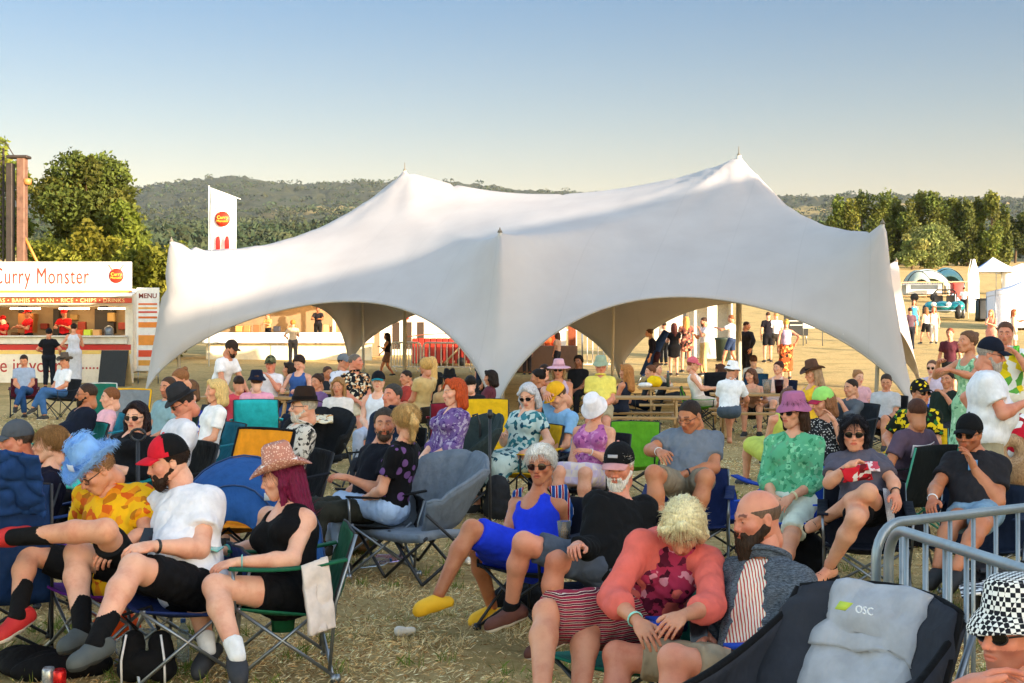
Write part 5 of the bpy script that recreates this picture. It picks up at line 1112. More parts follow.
    for zt, hh, c in ((2.38, .05, 'd8641c'), (2.26, .05, 'e8a03c'), (2.14, .05, 'c8301c'), (1.98, .06, 'd8641c'), (1.76, .16, 'e88428'), (1.3, .3, 'e8902c'), (0.9, .2, 'd84820'), (0.62, .16, 'e0a040')):
        part('price_panel', lambda g: g.box((0.04*(hash(c) % 2 if False else 0), 0.03, zt), (0.56, 0.012, hh)), paint(c, 0.5), r2, False)
    for sx in (-0.3, 0.3): part('leg', lambda g: g.tube([(sx, -0.02, 0), (sx, -0.02, 0.4)], 0.02, 6), STEEL, r2)
    # dark A-frame board by the counter
    ab = thing('chalkboard', 'black leaning A board in front of the food truck', 'sign board', at(115, 34), None, 10); u = 0.42
    part('panel', lambda g: g.grid(np.array([[(-u, 0.25, 0), (-u, 0, 1.05)], [(u, 0.25, 0), (u, 0, 1.05)]], float), 0, 0.03), paint('26282a', 0.7), ab, False); part('stand', lambda g: g.grid(np.array([[(-u, -0.25, 0), (-u, -0.03, 1.05)], [(u, -0.25, 0), (u, -0.03, 1.05)]], float), 0, 0.03), paint('c8b080', 0.7), ab, False)
def build_back_stand():
    s = 26.0; y0 = FPX/s; z0 = float(gz(-8, y0)); c = (298-512)/s; root = thing('catering_trailer', 'long cream serving trailer seen through the left arch of the marquee', 'food trailer', (c, y0, z0), None, 0)
    lx = lambda px: -((px-512)/s-c); lz = lambda py: CH-(py-HOR)/s-z0; bx_ = lambda g, a, b, zt, zb, yf, yb: g.box(((lx(a)+lx(b))/2, (yf+yb)/2, (lz(zt)+lz(zb))/2), (abs(lx(b)-lx(a)), abs(yf-yb), abs(lz(zt)-lz(zb))), bev=0.01)
    cm = paint('efe2c0', 0.5)
    part('front_panel', lambda g: (bx_(g, 206, 372, 344, 371, 0, -0.06),), cm, root, False); part('counter', lambda g: bx_(g, 204, 374, 332.5, 343, 0.35, -0.02), WHITE, root, False)
    part('roof', lambda g: bx_(g, 204, 374, 288, 292, 0.5, -2.4), WHITE, root, False); part('back_wall', lambda g: (bx_(g, 204, 374, 292, 371, -2.34, -2.4),), paint('8a7458', 0.7), root, False)
    for px in (206, 334, 371): part('post', lambda g: bx_(g, px-1.5, px+1.5, 292, 333, 0, -0.08), cm, root, False)
    part('grey_door', lambda g: bx_(g, 271, 285, 345, 366, 0.03, 0.005), paint('a8b0b8', 0.4), root, False)
    for px in (250, 300, 345): part('strip_lamp', lambda g: bx_(g, px-14, px+14, 294, 295.5, -1, -1.1), glow('ffcf90', 10.0), root, False)
    for i, px in enumerate((238, 246, 256, 276, 292, 326, 333)): part('bottle_crate', lambda g: g.box((lx(px), -0.25, lz(332)+0.12), (0.26, 0.25, 0.22+0.05*(i % 3)), bev=0.02), paint(['d8a050', 'c07840', '8a5a30', '303038', 'a06030', 'd8b070', 'b08050'][i], 0.6), root, False)
def banner_flag(label, px, s, ptop, pbot, wpx, slant, cols):
    base = at(px, s); z0 = base[2]; H = CH-(ptop-HOR)/s-z0; root = thing('banner_flag', label, 'banner', base, None, 0); w_ = wpx/s; hb = CH-(pbot-HOR)/s-z0
    part('pole', lambda g: (g.tube([(0.0, 0, 0), (0.0, 0, H+0.05)], 0.025, 8), g.tube([(0, 0, H), (-w_*1.22, 0, H-slant*1.25)], 0.015, 6)), WHITE, root)
    u = np.linspace(0, 1, 10)[:, None]; v = np.linspace(0, 1, 20)[None]; P = np.stack([-0.04-u*w_+0*v, 0.05*np.sin(u*4+v*5), H-slant*u-0.03-v*(H-hb-slant*u*0.5)], -1); part('fabric', lambda g: g.grid(P, 0, 0.01), cols[0], root)
    return root, w_, H
def build_misc_far():
    root, w_, H = banner_flag('tall white banner with a red circle emblem rising behind the marquee', 209, 28, 187, 300, 26, 0.35, [cloth('f0ece8')])
    logo_disc(root, (-w_/2-0.04, 0.1, H-1.15), 0.27)
    for sx in (-0.16, 0.16): part('red_mark', lambda g: g.lathe([(0.001, -0.5), (0.075, -0.5), (0.085, 0.1), (0.06, 0.26), (0.001, 0.3)], 16, c=(-w_/2-0.04+sx, 0.1, H-2.05), fn=lambda V: V*np.array([1, 0.15, 1])), paint('c4201c', 0.5), root)
    # steel mast
    s = 28.0; b = at(16, s); root = thing('lifting_mast', 'tall rusty brown steel mast with lattice sides behind the food truck', 'mast', b, None, 0); H = CH-(158-HOR)/s-b[2]
    br = paint('7a5a4a', 0.6, 0.3, 0.35); dk = paint('3a322e', 0.6, 0.3, 0.3)
    part('column', lambda g: (g.box((-0.22, 0, H/2), (0.28, 0.4, H), bev=0.02),), br, root, False); part('column', lambda g: g.box((0.18, 0.05, H/2-0.1), (0.22, 0.35, H-0.2), bev=0.02), dk, root, False); part('head_plate', lambda g: g.box((-0.1, 0, H+0.03), (0.75, 0.5, 0.1), bev=0.02), dk, root, False)
    def lat(g):
        for x in (0.45, 0.8): g.tube([(x, 0, 0), (x, 0, H+0.35)], 0.04, 6)
        for k in range(18): z = k*H/18; g.tube([(0.45, 0, z), (0.8, 0, z+H/18)], 0.02, 5); g.tube([(0.8, 0, z), (0.45, 0, z+H/18)], 0.02, 5)
    part('lattice', lat, dk, root); part('brace', lambda g: (g.tube([(-0.3, 0, 4.6), (-1.0, 0, 3.2)], 0.05, 8), g.tube([(-0.3, 0, 3.6), (-1.2, 0, 2.8)], 0.07, 8)), paint('c88038', 0.5), root)
    part('work_lamp', lambda g: g.lathe([(0.03, -0.12), (0.13, -0.1), (0.15, 0.06), (0.1, 0.1), (0.02, 0.12)], 14, c=(-0.44, 0.1, H-0.85)), paint('b87840', 0.4), root); part('cable', lambda g: g.tube([(0.0, 0.1, H), (0.3, 0.1, H+0.5), (0.75, 0.1, H+0.7), (0.9, 0.1, H-1.4)], 0.02, 6), dk, root)
    # barriers behind the tent
    railing('white slatted barrier seen through the left arch, left of the tent pole', 'barrier', [(-4.1, 48.3, 0), (-3.1, 48.2, 0)], 1.02, 9, WHITE, 0.032, gap=0.01, barr=0.022); railing('white slatted barrier seen between the tent pole and the centre leg', 'barrier', [(-3.0, 48.2, 0), (-1.2, 48.0, 0)], 1.02, 8, WHITE, 0.032, barr=0.022)
    railing('black and white barrier seen through the left end of the right arch', 'barrier', [(1.5, 50, 0), (3.6, 50, 0)], 1.4, 10, WHITE, 0.03, barr=0.018)
    o = at(442, 27.5); root = thing('red_trailer', 'red sided trailer with a slanted wooden brace behind the barrier', 'trailer', o, None, 0); rp = paint('a82c1c', 0.5)
    part('side_panel', lambda g: [g.box((-1.0+0.22*i, 0, 0.55), (0.20, 0.08, 0.92), bev=0.02) for i in range(10)], rp, root, False); part('body', lambda g: g.box((0, -0.9, 0.6), (2.2, 1.6, 0.8), bev=0.04), paint('7a1c14', 0.5), root, False); part('brace', lambda g: g.tube([(-0.9, 0.08, 0.95), (-0.1, 0.08, 0.1)], 0.04, 4), wood('c8a878'), root); part('canvas_roof', lambda g: g.grid(np.stack(np.broadcast_arrays(np.linspace(-1.3, 1.3, 12)[:, None], np.linspace(0.15, -1.7, 6)[None], 1.04+0.13*np.cos(np.linspace(-1.4, 1.4, 12))[:, None]), -1), 0, 0.03), cloth('a86048'), root)
    for sx in (-1, 1): part('wheel', lambda g: g.tube([(sx*0.7, -0.1, 0.16), (sx*0.7, 0.05, 0.16)], 0.16, 16), paint('202020', 0.8), root)
    o = at(428, 24.5); root = thing('service_tent', 'plain cream service tent wall behind the red trailer', 'tent', o, None, 0)
    part('wall', lambda g: g.box((0, 0, 1.3), (4.6, 0.08, 2.6)), cloth('f2e8d4'), root, False); part('roof', lambda g: g.grid(np.array([[(x, y, 2.62+0.5*(1-abs(y+1.2)/1.3)) for y in np.linspace(0.1, -2.5, 7)] for x in (-2.35, 0, 2.35)]), 0, 0.03), cloth('f2e8d4'), root); part('doorway', lambda g: [g.box((1.3-0.5*i, 0.05, 0.8), (0.28, 0.02, 1.1)) for i in range(3)], paint('3a2c20', 0.8), root, False); part('red_flap', lambda g: g.box((0.95, 0.06, 1.85), (0.35, 0.02, 0.8)), rp, root, False)
    o = at(536, 29); root = thing('orange_stall', 'stall with orange and white hanging cloths at the left of the right arch', 'stall', o, None, 0)
    for i in range(9): part('hanging_cloth', lambda g: g.box((1.4-0.33*i, 0, 0.95), (0.26, 0.05, 1.25), bev=0.02), cloth(['e05a20', 'e8e0d0', 'c83018', 'f09040', '3a3040', 'e8c8a0', 'd84820', 'e8e4dc', '8a4a30'][i]), root, False)
    part('rail', lambda g: g.tube([(-1.6, 0, 1.62), (1.6, 0, 1.62)], 0.03, 6), STEEL, root); part('post', lambda g: g.tube([(-1.6, 0, 0), (-1.6, 0, 1.9)], 0.03, 6), STEEL, root); part('post', lambda g: g.tube([(1.6, 0, 0), (1.6, 0, 1.9)], 0.03, 6), STEEL, root); part('counter', lambda g: g.box((0, 0.5, 0.45), (2.8, 0.4, 0.9), bev=0.02), paint('6a5040', 0.7), root, False)
    # stalls seen under the right arch
    o = at(703, 25); root = thing('bar_stall', 'pale canvas bar stall with upright boards behind the people at the right arch', 'stall', o, None, 0)
    part('canvas_wall', lambda g: (g.box((0.4, -0.6, 1.15), (3.0, 0.06, 2.3)), g.box((-1.1, -0.1, 1.15), (0.06, 1.0, 2.3))), cloth('d8d2c4'), root, False); part('upright_board', lambda g: g.box((-0.35, 0.1, 1.1), (0.4, 0.05, 2.2), bev=0.01), paint('e8e0d4', 0.6), root, False); part('upright_board', lambda g: g.box((0.75, 0.1, 1.1), (0.12, 0.08, 2.2), bev=0.01), paint('303234', 0.6), root, False); part('roof', lambda g: g.box((0.2, -0.3, 2.4), (3.6, 1.6, 0.1)), cloth('e0d8c8'), root, False)
    simple('litter_bin', 'dark green bin standing beside the stall under the right arch', 'bin', at(720, 25.5)+np.array([0, -0.8, 0]), lambda g: g.lathe([(0.26, 0), (0.3, 0.8), (0.33, 0.82), (0.33, 0.9), (0.28, 0.88), (0.02, 0.86)], 18), paint('2c3a30', 0.6))
    b = at(796, 21); root = thing('price_board', 'black chalkboard with white lines on the slope beyond the right arch', 'sign board', b, None, 0)
    part('panel', lambda g: g.box((0, 0, 1.35), (1.15, 0.06, 1.9), bev=0.01), paint('202426', 0.7), root, False)
    for k in range(7): part('chalk_line', lambda g: g.box((0.05*(k % 2), 0.035, 2.1-k*0.2), (0.6, 0.006, 0.045)), paint('c8ccc8', 0.8), root, False)
    for sx in (-0.5, 0.5): part('leg', lambda g: g.tube([(sx, -0.05, 0), (sx, -0.05, 0.6)], 0.03, 6), STEEL, root)
    b = at(813, 21.5); root = thing('notice_board', 'white notice board with a black hand lettered panel right of the chalkboard', 'sign board', b, None, 0)
    part('panel', lambda g: g.box((0, 0, 1.4), (0.95, 0.05, 1.15), bev=0.01), WHITE, root, False); text_part('THE\nBAR', 0.3, paint('202020', 0.6), root, (-0.02, 0.03, 1.45), RT, bold=0.006)
    for sx in (-0.45, 0.45): part('leg', lambda g: g.tube([(sx, -0.04, 0), (sx, -0.04, 1.9)], 0.025, 6), STEEL, root)
    b = at(655, 33); root = thing('furled_umbrella', 'dark blue furled parasol leaning under the back of the right arch', 'parasol', b, None, 0)
    part('canopy', lambda g: g.tube([(-0.35, 0, 1.65), (0.05, 0, 0.95), (0.4, 0, 0.3)], [0.10, 0.16, 0.08], 10), cloth('26407c'), root); part('pole', lambda g: g.tube([(0.4, 0, 0.3), (0.55, 0, 0.0)], 0.02, 6), STEEL, root)
    # right field: gazebos, feather flag, dome tents, fence, containers
    def gazebo(label, px, s, w_, h, cols, walls, rise=0.9, nm='gazebo'):
        b = at(px, s); root = thing(nm, label, 'gazebo', b, None, 12); a = w_/2; cs = [(-a, -a), (a, -a), (a, a), (-a, a)]
        for i in range(4):
            p, q = cs[i], cs[(i+1) % 4]; u = np.linspace(0, 1, 9)[:, None]; v = np.linspace(0, 1, 9)[None]
            X = (p[0]+(q[0]-p[0])*u)*(1-v); Y = (p[1]+(q[1]-p[1])*u)*(1-v); Zz = h+rise*v**1.25+0*u; part('roof_panel', lambda g: g.grid(np.stack([X, Y, Zz], -1), 0, 0.02), cols[i], root)
            X2 = p[0]+(q[0]-p[0])*u+0*v; Y2 = p[1]+(q[1]-p[1])*u+0*v; part('valance', lambda g: g.grid(np.stack([X2*1.003, Y2*1.003, h-0.02-0.25*v+0*u], -1), 0, 0.015), cols[i], root)
            if walls[i]: part('wall', lambda g: g.grid(np.stack([X2*0.99+0.0*v, Y2*0.99+0.03*np.sin(u*14)*v, (h-0.2)*(1-v)+0.02+0*u], -1), 0, 0.015), cols[i], root)
            part('pole', lambda g: g.tube([(p[0], p[1], 0), (p[0], p[1], h)], 0.03, 6), STEEL, root)
        return root
    wc = cloth('dcdcea'); gazebo('white walled marquee at the right edge of the field', 1030, 17, 4.4, 2.2, [wc]*4, [1]*4, 0.75, 'white_gazebo')
    bl = cloth('2468b4'); pw = cloth('e4e6ec'); gazebo('small gazebo with one blue and one white roof slope by the far fence', 993, 11.2, 3.4, 2.3, [pw, bl, pw, pw], [0, 0, 0, 0], 1.1); gazebo('low white gazebo at the far right beyond the blue one', 1022, 11.0, 4.0, 2.2, [pw]*4, [0, 0, 1, 0], 0.6)
    b = at(974, 15); root = thing('feather_flag', 'tall narrow white feather flag left of the white walled marquee', 'banner', b, None, 0)
    u = np.linspace(0, 1, 6)[:, None]; v = np.linspace(0, 1, 16)[None]; P = np.stack([(-0.35+0.75*u)*np.clip(1.25-1.1*(1-v)**3, 0.2, 1.0)+0*v, 0.04*np.sin(v*9+u), 0.35+v*0+(1-v)*3.6+0*u], -1); part('sail', lambda g: g.grid(P, 0, 0.01), cloth('f0f0f4'), root); part('pole', lambda g: g.tube([(0.38, 0, 0), (0.4, 0, 3.0), (0.2, 0, 3.95)], 0.02, 6), WHITE, root)
    for px, s, c, L, l_ in ((926, 11.3, 'c8d8d8', 4.6, 'large pale dome tent by the far fence'), (946, 10.9, '6a9aa8', 3.4, 'blue green dome tent right of the large pale one'), (917, 11.5, '8a9a98', 2.6, 'small grey dome tent left of the large pale one')):
        b = at(px, s); root = thing('dome_tent', l_, 'dome tent', b, 'dome tents by the far fence', 0); th = np.linspace(0, PI, 17)[:, None]; v = np.linspace(-1, 1, 11)[None]; r_ = L/2
        P = np.stack([r_*np.cos(th)*np.sqrt(1-0.55*v**2), 1.3*v+0*th, 2.3*np.sin(th)*np.sqrt(1-0.6*v**2)], -1); part('shell', lambda g: g.grid(P, 0, 0.02), cloth(c), root)
        for vv in (-0.5, 0.5): part('pole', lambda g: g.tube(np.stack([(r_+0.03)*np.cos(th[:, 0])*math.sqrt(1-0.55*vv*vv), 1.3*vv+0*th[:, 0], 2.34*np.sin(th[:, 0])*math.sqrt(1-0.6*vv*vv)], -1), 0.04, 5), DARKM, root)
        part('door', lambda g: g.box((0.1, 1.25, 0.6), (0.8, 0.1, 1.1), bev=0.03), paint('38424a', 0.7), root)
    for i, (a, b_) in enumerate((((901, 11.8), (926, 11.7)), ((926, 11.7), (951, 11.6)), ((951, 11.6), (975, 11.5)))):
        A, B = at(*a), at(*b_); r_ = railing(['weathered wooden rail fence panel nearest the marquee edge on the far field', 'weathered wooden rail fence panel in the middle of the far fence line', 'weathered wooden rail fence panel ending near the feather flag'][i], 'fence_panel', [tuple(A), tuple(B)], 1.35, 9, paint('b89c78', 0.8), 0.05, 'fence', False, 'fence panels across the far field', barr=0.035)
    b = at(922, 12.2); root = thing('flatbed_trailer', 'pale trailer parked in front of the far fence', 'trailer', b, None, 0); part('body', lambda g: g.box((0, 0, 1.0), (2.9, 1.4, 0.9), bev=0.08), paint('c8ccd0', 0.4), root); part('window', lambda g: g.box((0, 0.71, 1.15), (2.2, 0.02, 0.35), bev=0.02), paint('4a545c', 0.2), root, False)
    for sx in (-0.8, 0.8): part('wheel', lambda g: g.tube([(sx, 0.55, 0.32), (sx, 0.75, 0.32)], 0.32, 16), paint('202020', 0.8), root)
    simple('red_cabinet', 'red cabinet beside the dome tents on the far field', 'cabinet', at(957, 12.5), lambda g: (g.box((0, 0, 0.9), (0.9, 0.8, 1.6), bev=0.05), g.box((0, -0.42, 0.95), (0.7, 0.03, 1.2), bev=0.01)), paint('a83028', 0.6))
    simple('tarpaulin', 'crumpled white tarpaulin lying in front of the red cabinet', 'tarpaulin', at(947, 13), lambda g: g.grid(np.stack(np.broadcast_arrays(np.linspace(-1.2, 1.2, 14)[:, None], np.linspace(-.6, .6, 8)[None], (1.0*np.exp(-((np.linspace(-1.2, 1.2, 14)[:, None]-0.5)/0.6)**2)*(1-np.linspace(-1, 1, 8)[None]**2)+0.05*np.sin(np.linspace(0, 20, 14)[:, None]))), -1), 0, 0.02), cloth('eceef0'))
    simple('wheelie_bin', 'black wheelie bin next to the white walled marquee', 'bin', at(984, 15.6), lambda g: (g.box((0, 0, 0.75), (0.9, 0.8, 1.3), bev=0.08), g.box((0, -0.02, 1.44), (0.98, 0.88, 0.08), bev=0.03), g.tube([(-0.4, 0.45, 0.15), (0.4, 0.45, 0.15)], 0.14, 12)), paint('1c2022', 0.6))
def build_buggy():
    s = 15.2; b = at(944, s); root = thing('beach_buggy', 'turquoise open beach buggy with roll bar and black tyres parked on the field', 'buggy', b, None, 22); root.scale = (1.3,)*3; te = paint('187c86', 0.25, 0.2, 0.1); bk = paint('1a1a1c', 0.7)
    def hull(g):
        V, F = sdf([cone((0, -1.25, 0.62), (0, 0.9, 0.60), 0.30, 0.26, 0.15), ell((0, 1.0, 0.62), (0.52, 0.62, 0.26), None, 0.15), cone((-0.62, 0.95, 0.62), (-0.62, 1.2, 0.55), 0.26, 0.22, 0.12), cone((0.62, 0.95, 0.62), (0.62, 1.2, 0.55), 0.26, 0.22, 0.12),
                    cone((-0.64, -1.0, 0.66), (-0.64, -1.3, 0.6), 0.30, 0.26, 0.12), cone((0.64, -1.0, 0.66), (0.64, -1.3, 0.6), 0.30, 0.26, 0.12), cone((-0.6, -0.8, 0.5), (-0.6, 0.7, 0.5), 0.14, 0.14, 0.1), cone((0.6, -0.8, 0.5), (0.6, 0.7, 0.5), 0.14, 0.14, 0.1), ell((0, -0.3, 0.95), (0.5, 0.62, 0.33), None, 0.05, sub=True)], 0.05); g.add(V, F)
    part('body', hull, te, root)
    for sx in (-0.72, 0.72):
        for y in (1.15, -1.2):
            w_ = part('wheel', lambda g: g.lathe([(0.10, -0.13), (0.26, -0.14), (0.34, -0.10), (0.35, 0), (0.34, 0.10), (0.26, 0.14), (0.10, 0.13)], 22, R=np.array([[0, 0, 1], [0, 1, 0], [-1, 0, 0]]), c=(sx*1.08, y, 0.35)), bk, root)
            part('rim', lambda g: g.lathe([(0.001, -0.145), (0.2, -0.145), (0.22, 0.0), (0.2, 0.145), (0.001, 0.145)], 14, R=np.array([[0, 0, 1], [0, 1, 0], [-1, 0, 0]]), c=(sx*1.08, y, 0.35)), ALU, w_)
    part('roll_bar', lambda g: (g.tube([(-0.6, -0.55, 0.7), (-0.55, -0.6, 1.35), (-0.4, -0.6, 1.5), (0.4, -0.6, 1.5), (0.55, -0.6, 1.35), (0.6, -0.55, 0.7)], 0.035, 8), g.tube([(-0.45, -0.6, 1.42), (-0.45, -1.2, 0.8)], 0.03, 6), g.tube([(0.45, -0.6, 1.42), (0.45, -1.2, 0.8)], 0.03, 6)), bk, root)
    part('windscreen_frame', lambda g: g.tube([(-0.55, 0.5, 0.8), (-0.5, 0.25, 1.3), (0.5, 0.25, 1.3), (0.55, 0.5, 0.8)], 0.025, 6), bk, root)
    for sx in (-0.3, 0.3): part('seat', lambda g: (g.box((sx, -0.1, 0.62), (0.44, 0.45, 0.14), bev=0.05), g.box((sx, -0.36, 0.92), (0.44, 0.14, 0.6), bev=0.06)), bk, root); part('headlight', lambda g: g.lathe([(0.02, -0.08), (0.1, -0.06), (0.13, 0.04), (0.12, 0.06), (0.001, 0.08)], 14, c=(sx*1.2, 1.55, 0.72), R=np.array([[1, 0, 0], [0, 0, 1], [0, -1, 0]])), paint('e8e4d8', 0.1, 0.2), root)
    part('bumper', lambda g: (g.tube([(-0.7, 1.62, 0.4), (-0.4, 1.75, 0.4), (0.4, 1.75, 0.4), (0.7, 1.62, 0.4)], 0.04, 8), g.tube([(-0.4, 1.72, 0.6), (0.4, 1.72, 0.6)], 0.03, 8)), ALU, root); part('engine', lambda g: (g.box((0, -1.55, 0.6), (0.6, 0.4, 0.35), bev=0.06), g.tube([(0.2, -1.7, 0.5), (0.3, -1.95, 0.9)], 0.04, 8)), STEEL, root)
build_truck(); build_back_stand(); build_misc_far(); build_buggy()
# ------------------------------------------------------------------ the crowd
K_ = cloth
def seated(label, px, yt, yaw, o, s=None, head=None, chair=None, group=None, dx=0, **kw):
    s = s or (yt-HOR)/0.54; b = at(px, s); zt = CH-(yt-HOR)/s-b[2]; seat = float(np.clip(0.40+(zt-1.25-(0.02 if o.get('hat') else 0)), 0.30, 0.62))
    seat = kw.pop('seat', seat)
    J = pose_sit(b, yaw, seat=seat, **kw); h_ = head or (yaw, 8, 0)
    p = person(label, J, h_, o, s, group)
    if chair:
        ck = dict(chair); lb = ck.pop('label'); cc = ck.pop('col'); cb = b+facing(yaw)[:, 1]*0.03
        camp_chair(lb, cb[0], cb[1], yaw, cc, seat=seat, lo=s < 80, **ck)
    return p
def standing(label, px, yt, s, yaw, o, head=None, **kw):
    b = at(px, s); zt = CH-(yt-HOR)/s-b[2]; k = float(np.clip(zt/(1.75+(0.02 if o.get('hat') else 0)), 0.82, 1.12)) if kw.get('lean', 0) < 20 else 1.0
    J = pose_stand(b, yaw, k=k, **kw); o['k'] = k; return person(label, J, head or (yaw, 5, 0), o, s)
def rigged(label, s, root, sp, head, o):
    sp['name'] = label[:12]; return person(label, rig(s, root, sp, o.get('k', 1.0)), head, o, s)
def chair_at(label, J_px, s, yaw, col, back=-0.07, **kw):
    kw.setdefault('hb', 0.76)
    b = at(J_px, s); b = b-facing(yaw)[:, 1]*back; return camp_chair(label, b[0], b[1], yaw, col, **kw)

def near_people():
    yel = K_('f0b818', 'floral', 'e8901c', 'd86018', 1.3)
    rigged('person in a fluffy pale blue cowboy hat and yellow palm print shirt', 180, (122, 582), dict(neck=(112, 490, 1), head=(96, 470, -1), shL=(141, 498, -1), shR=(88, 497, 1), elL=(146, 534, -1), wrL=(116, 547, -1), elR=(82, 527, 1), wrR=(102, 545, -1),
        hipL=(130, 580, -1), hipR=(112, 580, 1), knL=(105, 531, -1, 1.15), anL=(18, 537, 1, 1.1), toeL=(-6, 540, 0), knR=(30, 552, -1), anR=(18, 612, -1), toeR=(-8, 628, -1)), (50, 38, 0),
        dict(sex='m', k=1.08, w=0.95, skin='f', top=('shirt', yel), bot=('shorts', K_('202022')), hair=('curly', 'a07850'), hat=('cowboy', K_('7fb0e8'), K_('5a90d8')), glasses='clear', shoe=('trainer', 'c02828', 'e8e0d8'), sock=(0.20, '1c1c1e'), hands=('hold', 'rest'), tloose=0.02, hatz=0.02, hatfuzz=K_('8fc0f4'), mark=('e8eef8', 0.04, 0.018, 0.105)))
    chair_at('purple folding chair under the person in the yellow palm print shirt', 118, 178, 50, '6a2a8c', frame=STEEL)
    rigged('bearded man in a red and black cap, white t-shirt and black shorts', 186, (194, 588), dict(neck=(184, 490, 1), head=(168, 462, -1), shL=(208, 503, -1), shR=(163, 504, 1), elL=(200, 549, -1), wrL=(152, 546, -1), elR=(142, 530, 1), wrR=(124, 545, -1),
        hipL=(200, 590, -1), hipR=(184, 584, 1), knL=(134, 568, -1), anL=(97, 640, -1), toeL=(68, 652, -1), knR=(78, 554, 1, 1.05), anR=(82, 626, -1), toeR=(58, 636, -1)), (64, 14, 0),
        dict(sex='m', k=1.12, w=1.12, belly=0.8, skin='p', top=('tee', K_('e4e4ea')), bot=('shorts', K_('16161a')), hair=('short', '2a1c14'), beard=(0.018, '2c1c12'), hat=('cap', (K_('18181a'), K_('c81e30')), K_('c81e30')), shoe=('trainer', '4a5050', '2c3032'), sock=(0.16, '141416'), hands=('hold', 'rest'), band=[('L', '202020'), ('R', 'e8e8e0')], tloose=0.016, hatz=0.012))
    chair_at('dark blue folding chair under the bearded man in the white t-shirt', 190, 188, 66, '1c2c5c', w=0.60, frame=STEEL, hb=0.64, arms=False)
    rigged('woman with magenta hair in a sparkly pink cowboy hat and black vest dress', 188, (289, 596), dict(neck=(288, 505, 1), head=(281, 477, -1), shL=(305, 520, -1), shR=(268, 516, 1), elL=(292, 560, -1), wrL=(236, 562, -1), elR=(258, 548, 1), wrR=(222, 551, -1),
        hipL=(290, 596, -1), hipR=(276, 590, 1), knL=(216, 587, -1), anL=(236, 652, -1), toeL=(240, 676, -1), knR=(196, 582, 1, 1.05), anR=(207, 646, -1), toeR=(190, 668, -1)), (80, 14, 0),
        dict(sex='f', w=1.22, skin='p', bust=0.9, top=('tank', K_('0e0e12')), bot=('shorts', K_('101014')), botlen=0.45, hair=('long', '6a1238'), hlen=0.22, hat=('cowboy', K_('b88070', 'dots', 'e8c8b8', None, 3.0), K_('e8e0dc')), shoe=('clog', '2a2c32'), sock=(0.07, 'e4e4e4'), hands=('rest', 'rest'), band=[('L', '80c8c0'), ('R', '60b0a8')]))
    chair_at('green edged folding chair under the woman in the sparkly cowboy hat', 293, 187, 78, '1c5c40', w=0.60, frame=STEEL)
    bd = K_('1c38d0'); o4 = rigged('white haired woman in a bright blue dress and yellow clogs, leaning back in sunglasses', 165, (540, 562), dict(neck=(535, 496, 1), head=(541, 465, -1), shL=(560, 506, -1), shR=(516, 504, 1), elR=(507, 532, -1), wrR=(506, 545, -1, .6), elL=(566, 545, 1), wrL=(548, 552, -1),
        hipL=(548, 560, 1), hipR=(530, 556, -1), knR=(472, 530, -1), anR=(439, 594, -1), toeR=(412, 602, -1), knL=(478, 549, -1), anL=(492, 606, 1), toeL=(468, 614, -1)), (18, 2, 3),
        dict(sex='f', w=0.92, skin='t', top=('dress', bd), bot=('skirt', bd), botlen=0.9, hair=('thick', 'e6e2da'), glasses='2a1410', shoe=('clog', 'f0b81c'), bust=0.25))
    chair_at('dark folding chair under the woman in the bright blue dress', 546, 163, 40, '1c2438')
    rigged('white bearded man in a black t-shirt and dark cap holding a plastic cup', 178, (604, 572), dict(neck=(619, 499, 1), head=(619, 466, -1), shL=(645, 508, 1), shR=(596, 504, -1), elR=(590, 550, -1), wrR=(578, 545, -1, 1), elL=(640, 556, -1), wrL=(590, 553, -1),
        hipL=(614, 570, 1), hipR=(594, 566, -1), knR=(524, 543, -1), anR=(511, 608, 1), toeR=(482, 618, -1), knL=(556, 560, -1), anL=(550, 634, 1), toeL=(522, 646, -1)), (22, 12, 0),
        dict(sex='m', w=1.0, belly=0.3, skin='r', top=('long', K_('16181c')), bot=('shorts', K_('4a5260')), hair=('short', 'd8d4cc'), beard=(0.032, 'dcd6ce'), hat=('cap', K_('17181c'), K_('c89090')), shoe=('shoe', '5a3026', 'e0d8cc'), sock=(0.05, '202024'), hands=('hold', 'hold'), tloose=0.01, mark=('a8a8b0', 0.03, 0.009, 0.09)))
    chair_at('dark folding chair under the white bearded man in black', 612, 176, 36, '22283c')
    cor = K_('d8685e'); sk6 = K_('8c2038', 'hstripe', 'dcc8b4', '4a1428', 1.9)
    rigged('blonde woman in a coral cardigan and patterned maroon skirt, bent forward looking down', 225, (642, 616), dict(neck=(676, 540, -1), head=(683, 526, -1), shR=(640, 545, -1), shL=(708, 562, -1), elR=(612, 598, -1), wrR=(638, 622, -1), elL=(712, 606, -1), wrL=(682, 616, -1),
        hipR=(624, 616, -1), hipL=(656, 622, 1), knR=(548, 614, -1), anR=(542, 690, -1), knL=(590, 622, -1), anL=(580, 702, -1)), (18, 52, -8),
        dict(sex='f', w=1.02, skin='m', bust=0.8, top=('jacket', cor), under=K_('a83050', 'floral', '5a1830', 'd890a0', 2.2), open=0.06, bot=('skirt', sk6), botlen=0.98, hair=('bob', 'eadcae'), hlen=0.08, shoe=('shoe', '181818'), band=[('R', '9ae0d0')], tloose=-0.002, sleeve=1.42))
    chair_at('green and blue folding chair under the woman in the coral cardigan', 640, 226, 42, '1c6a58', trim='2050b0')
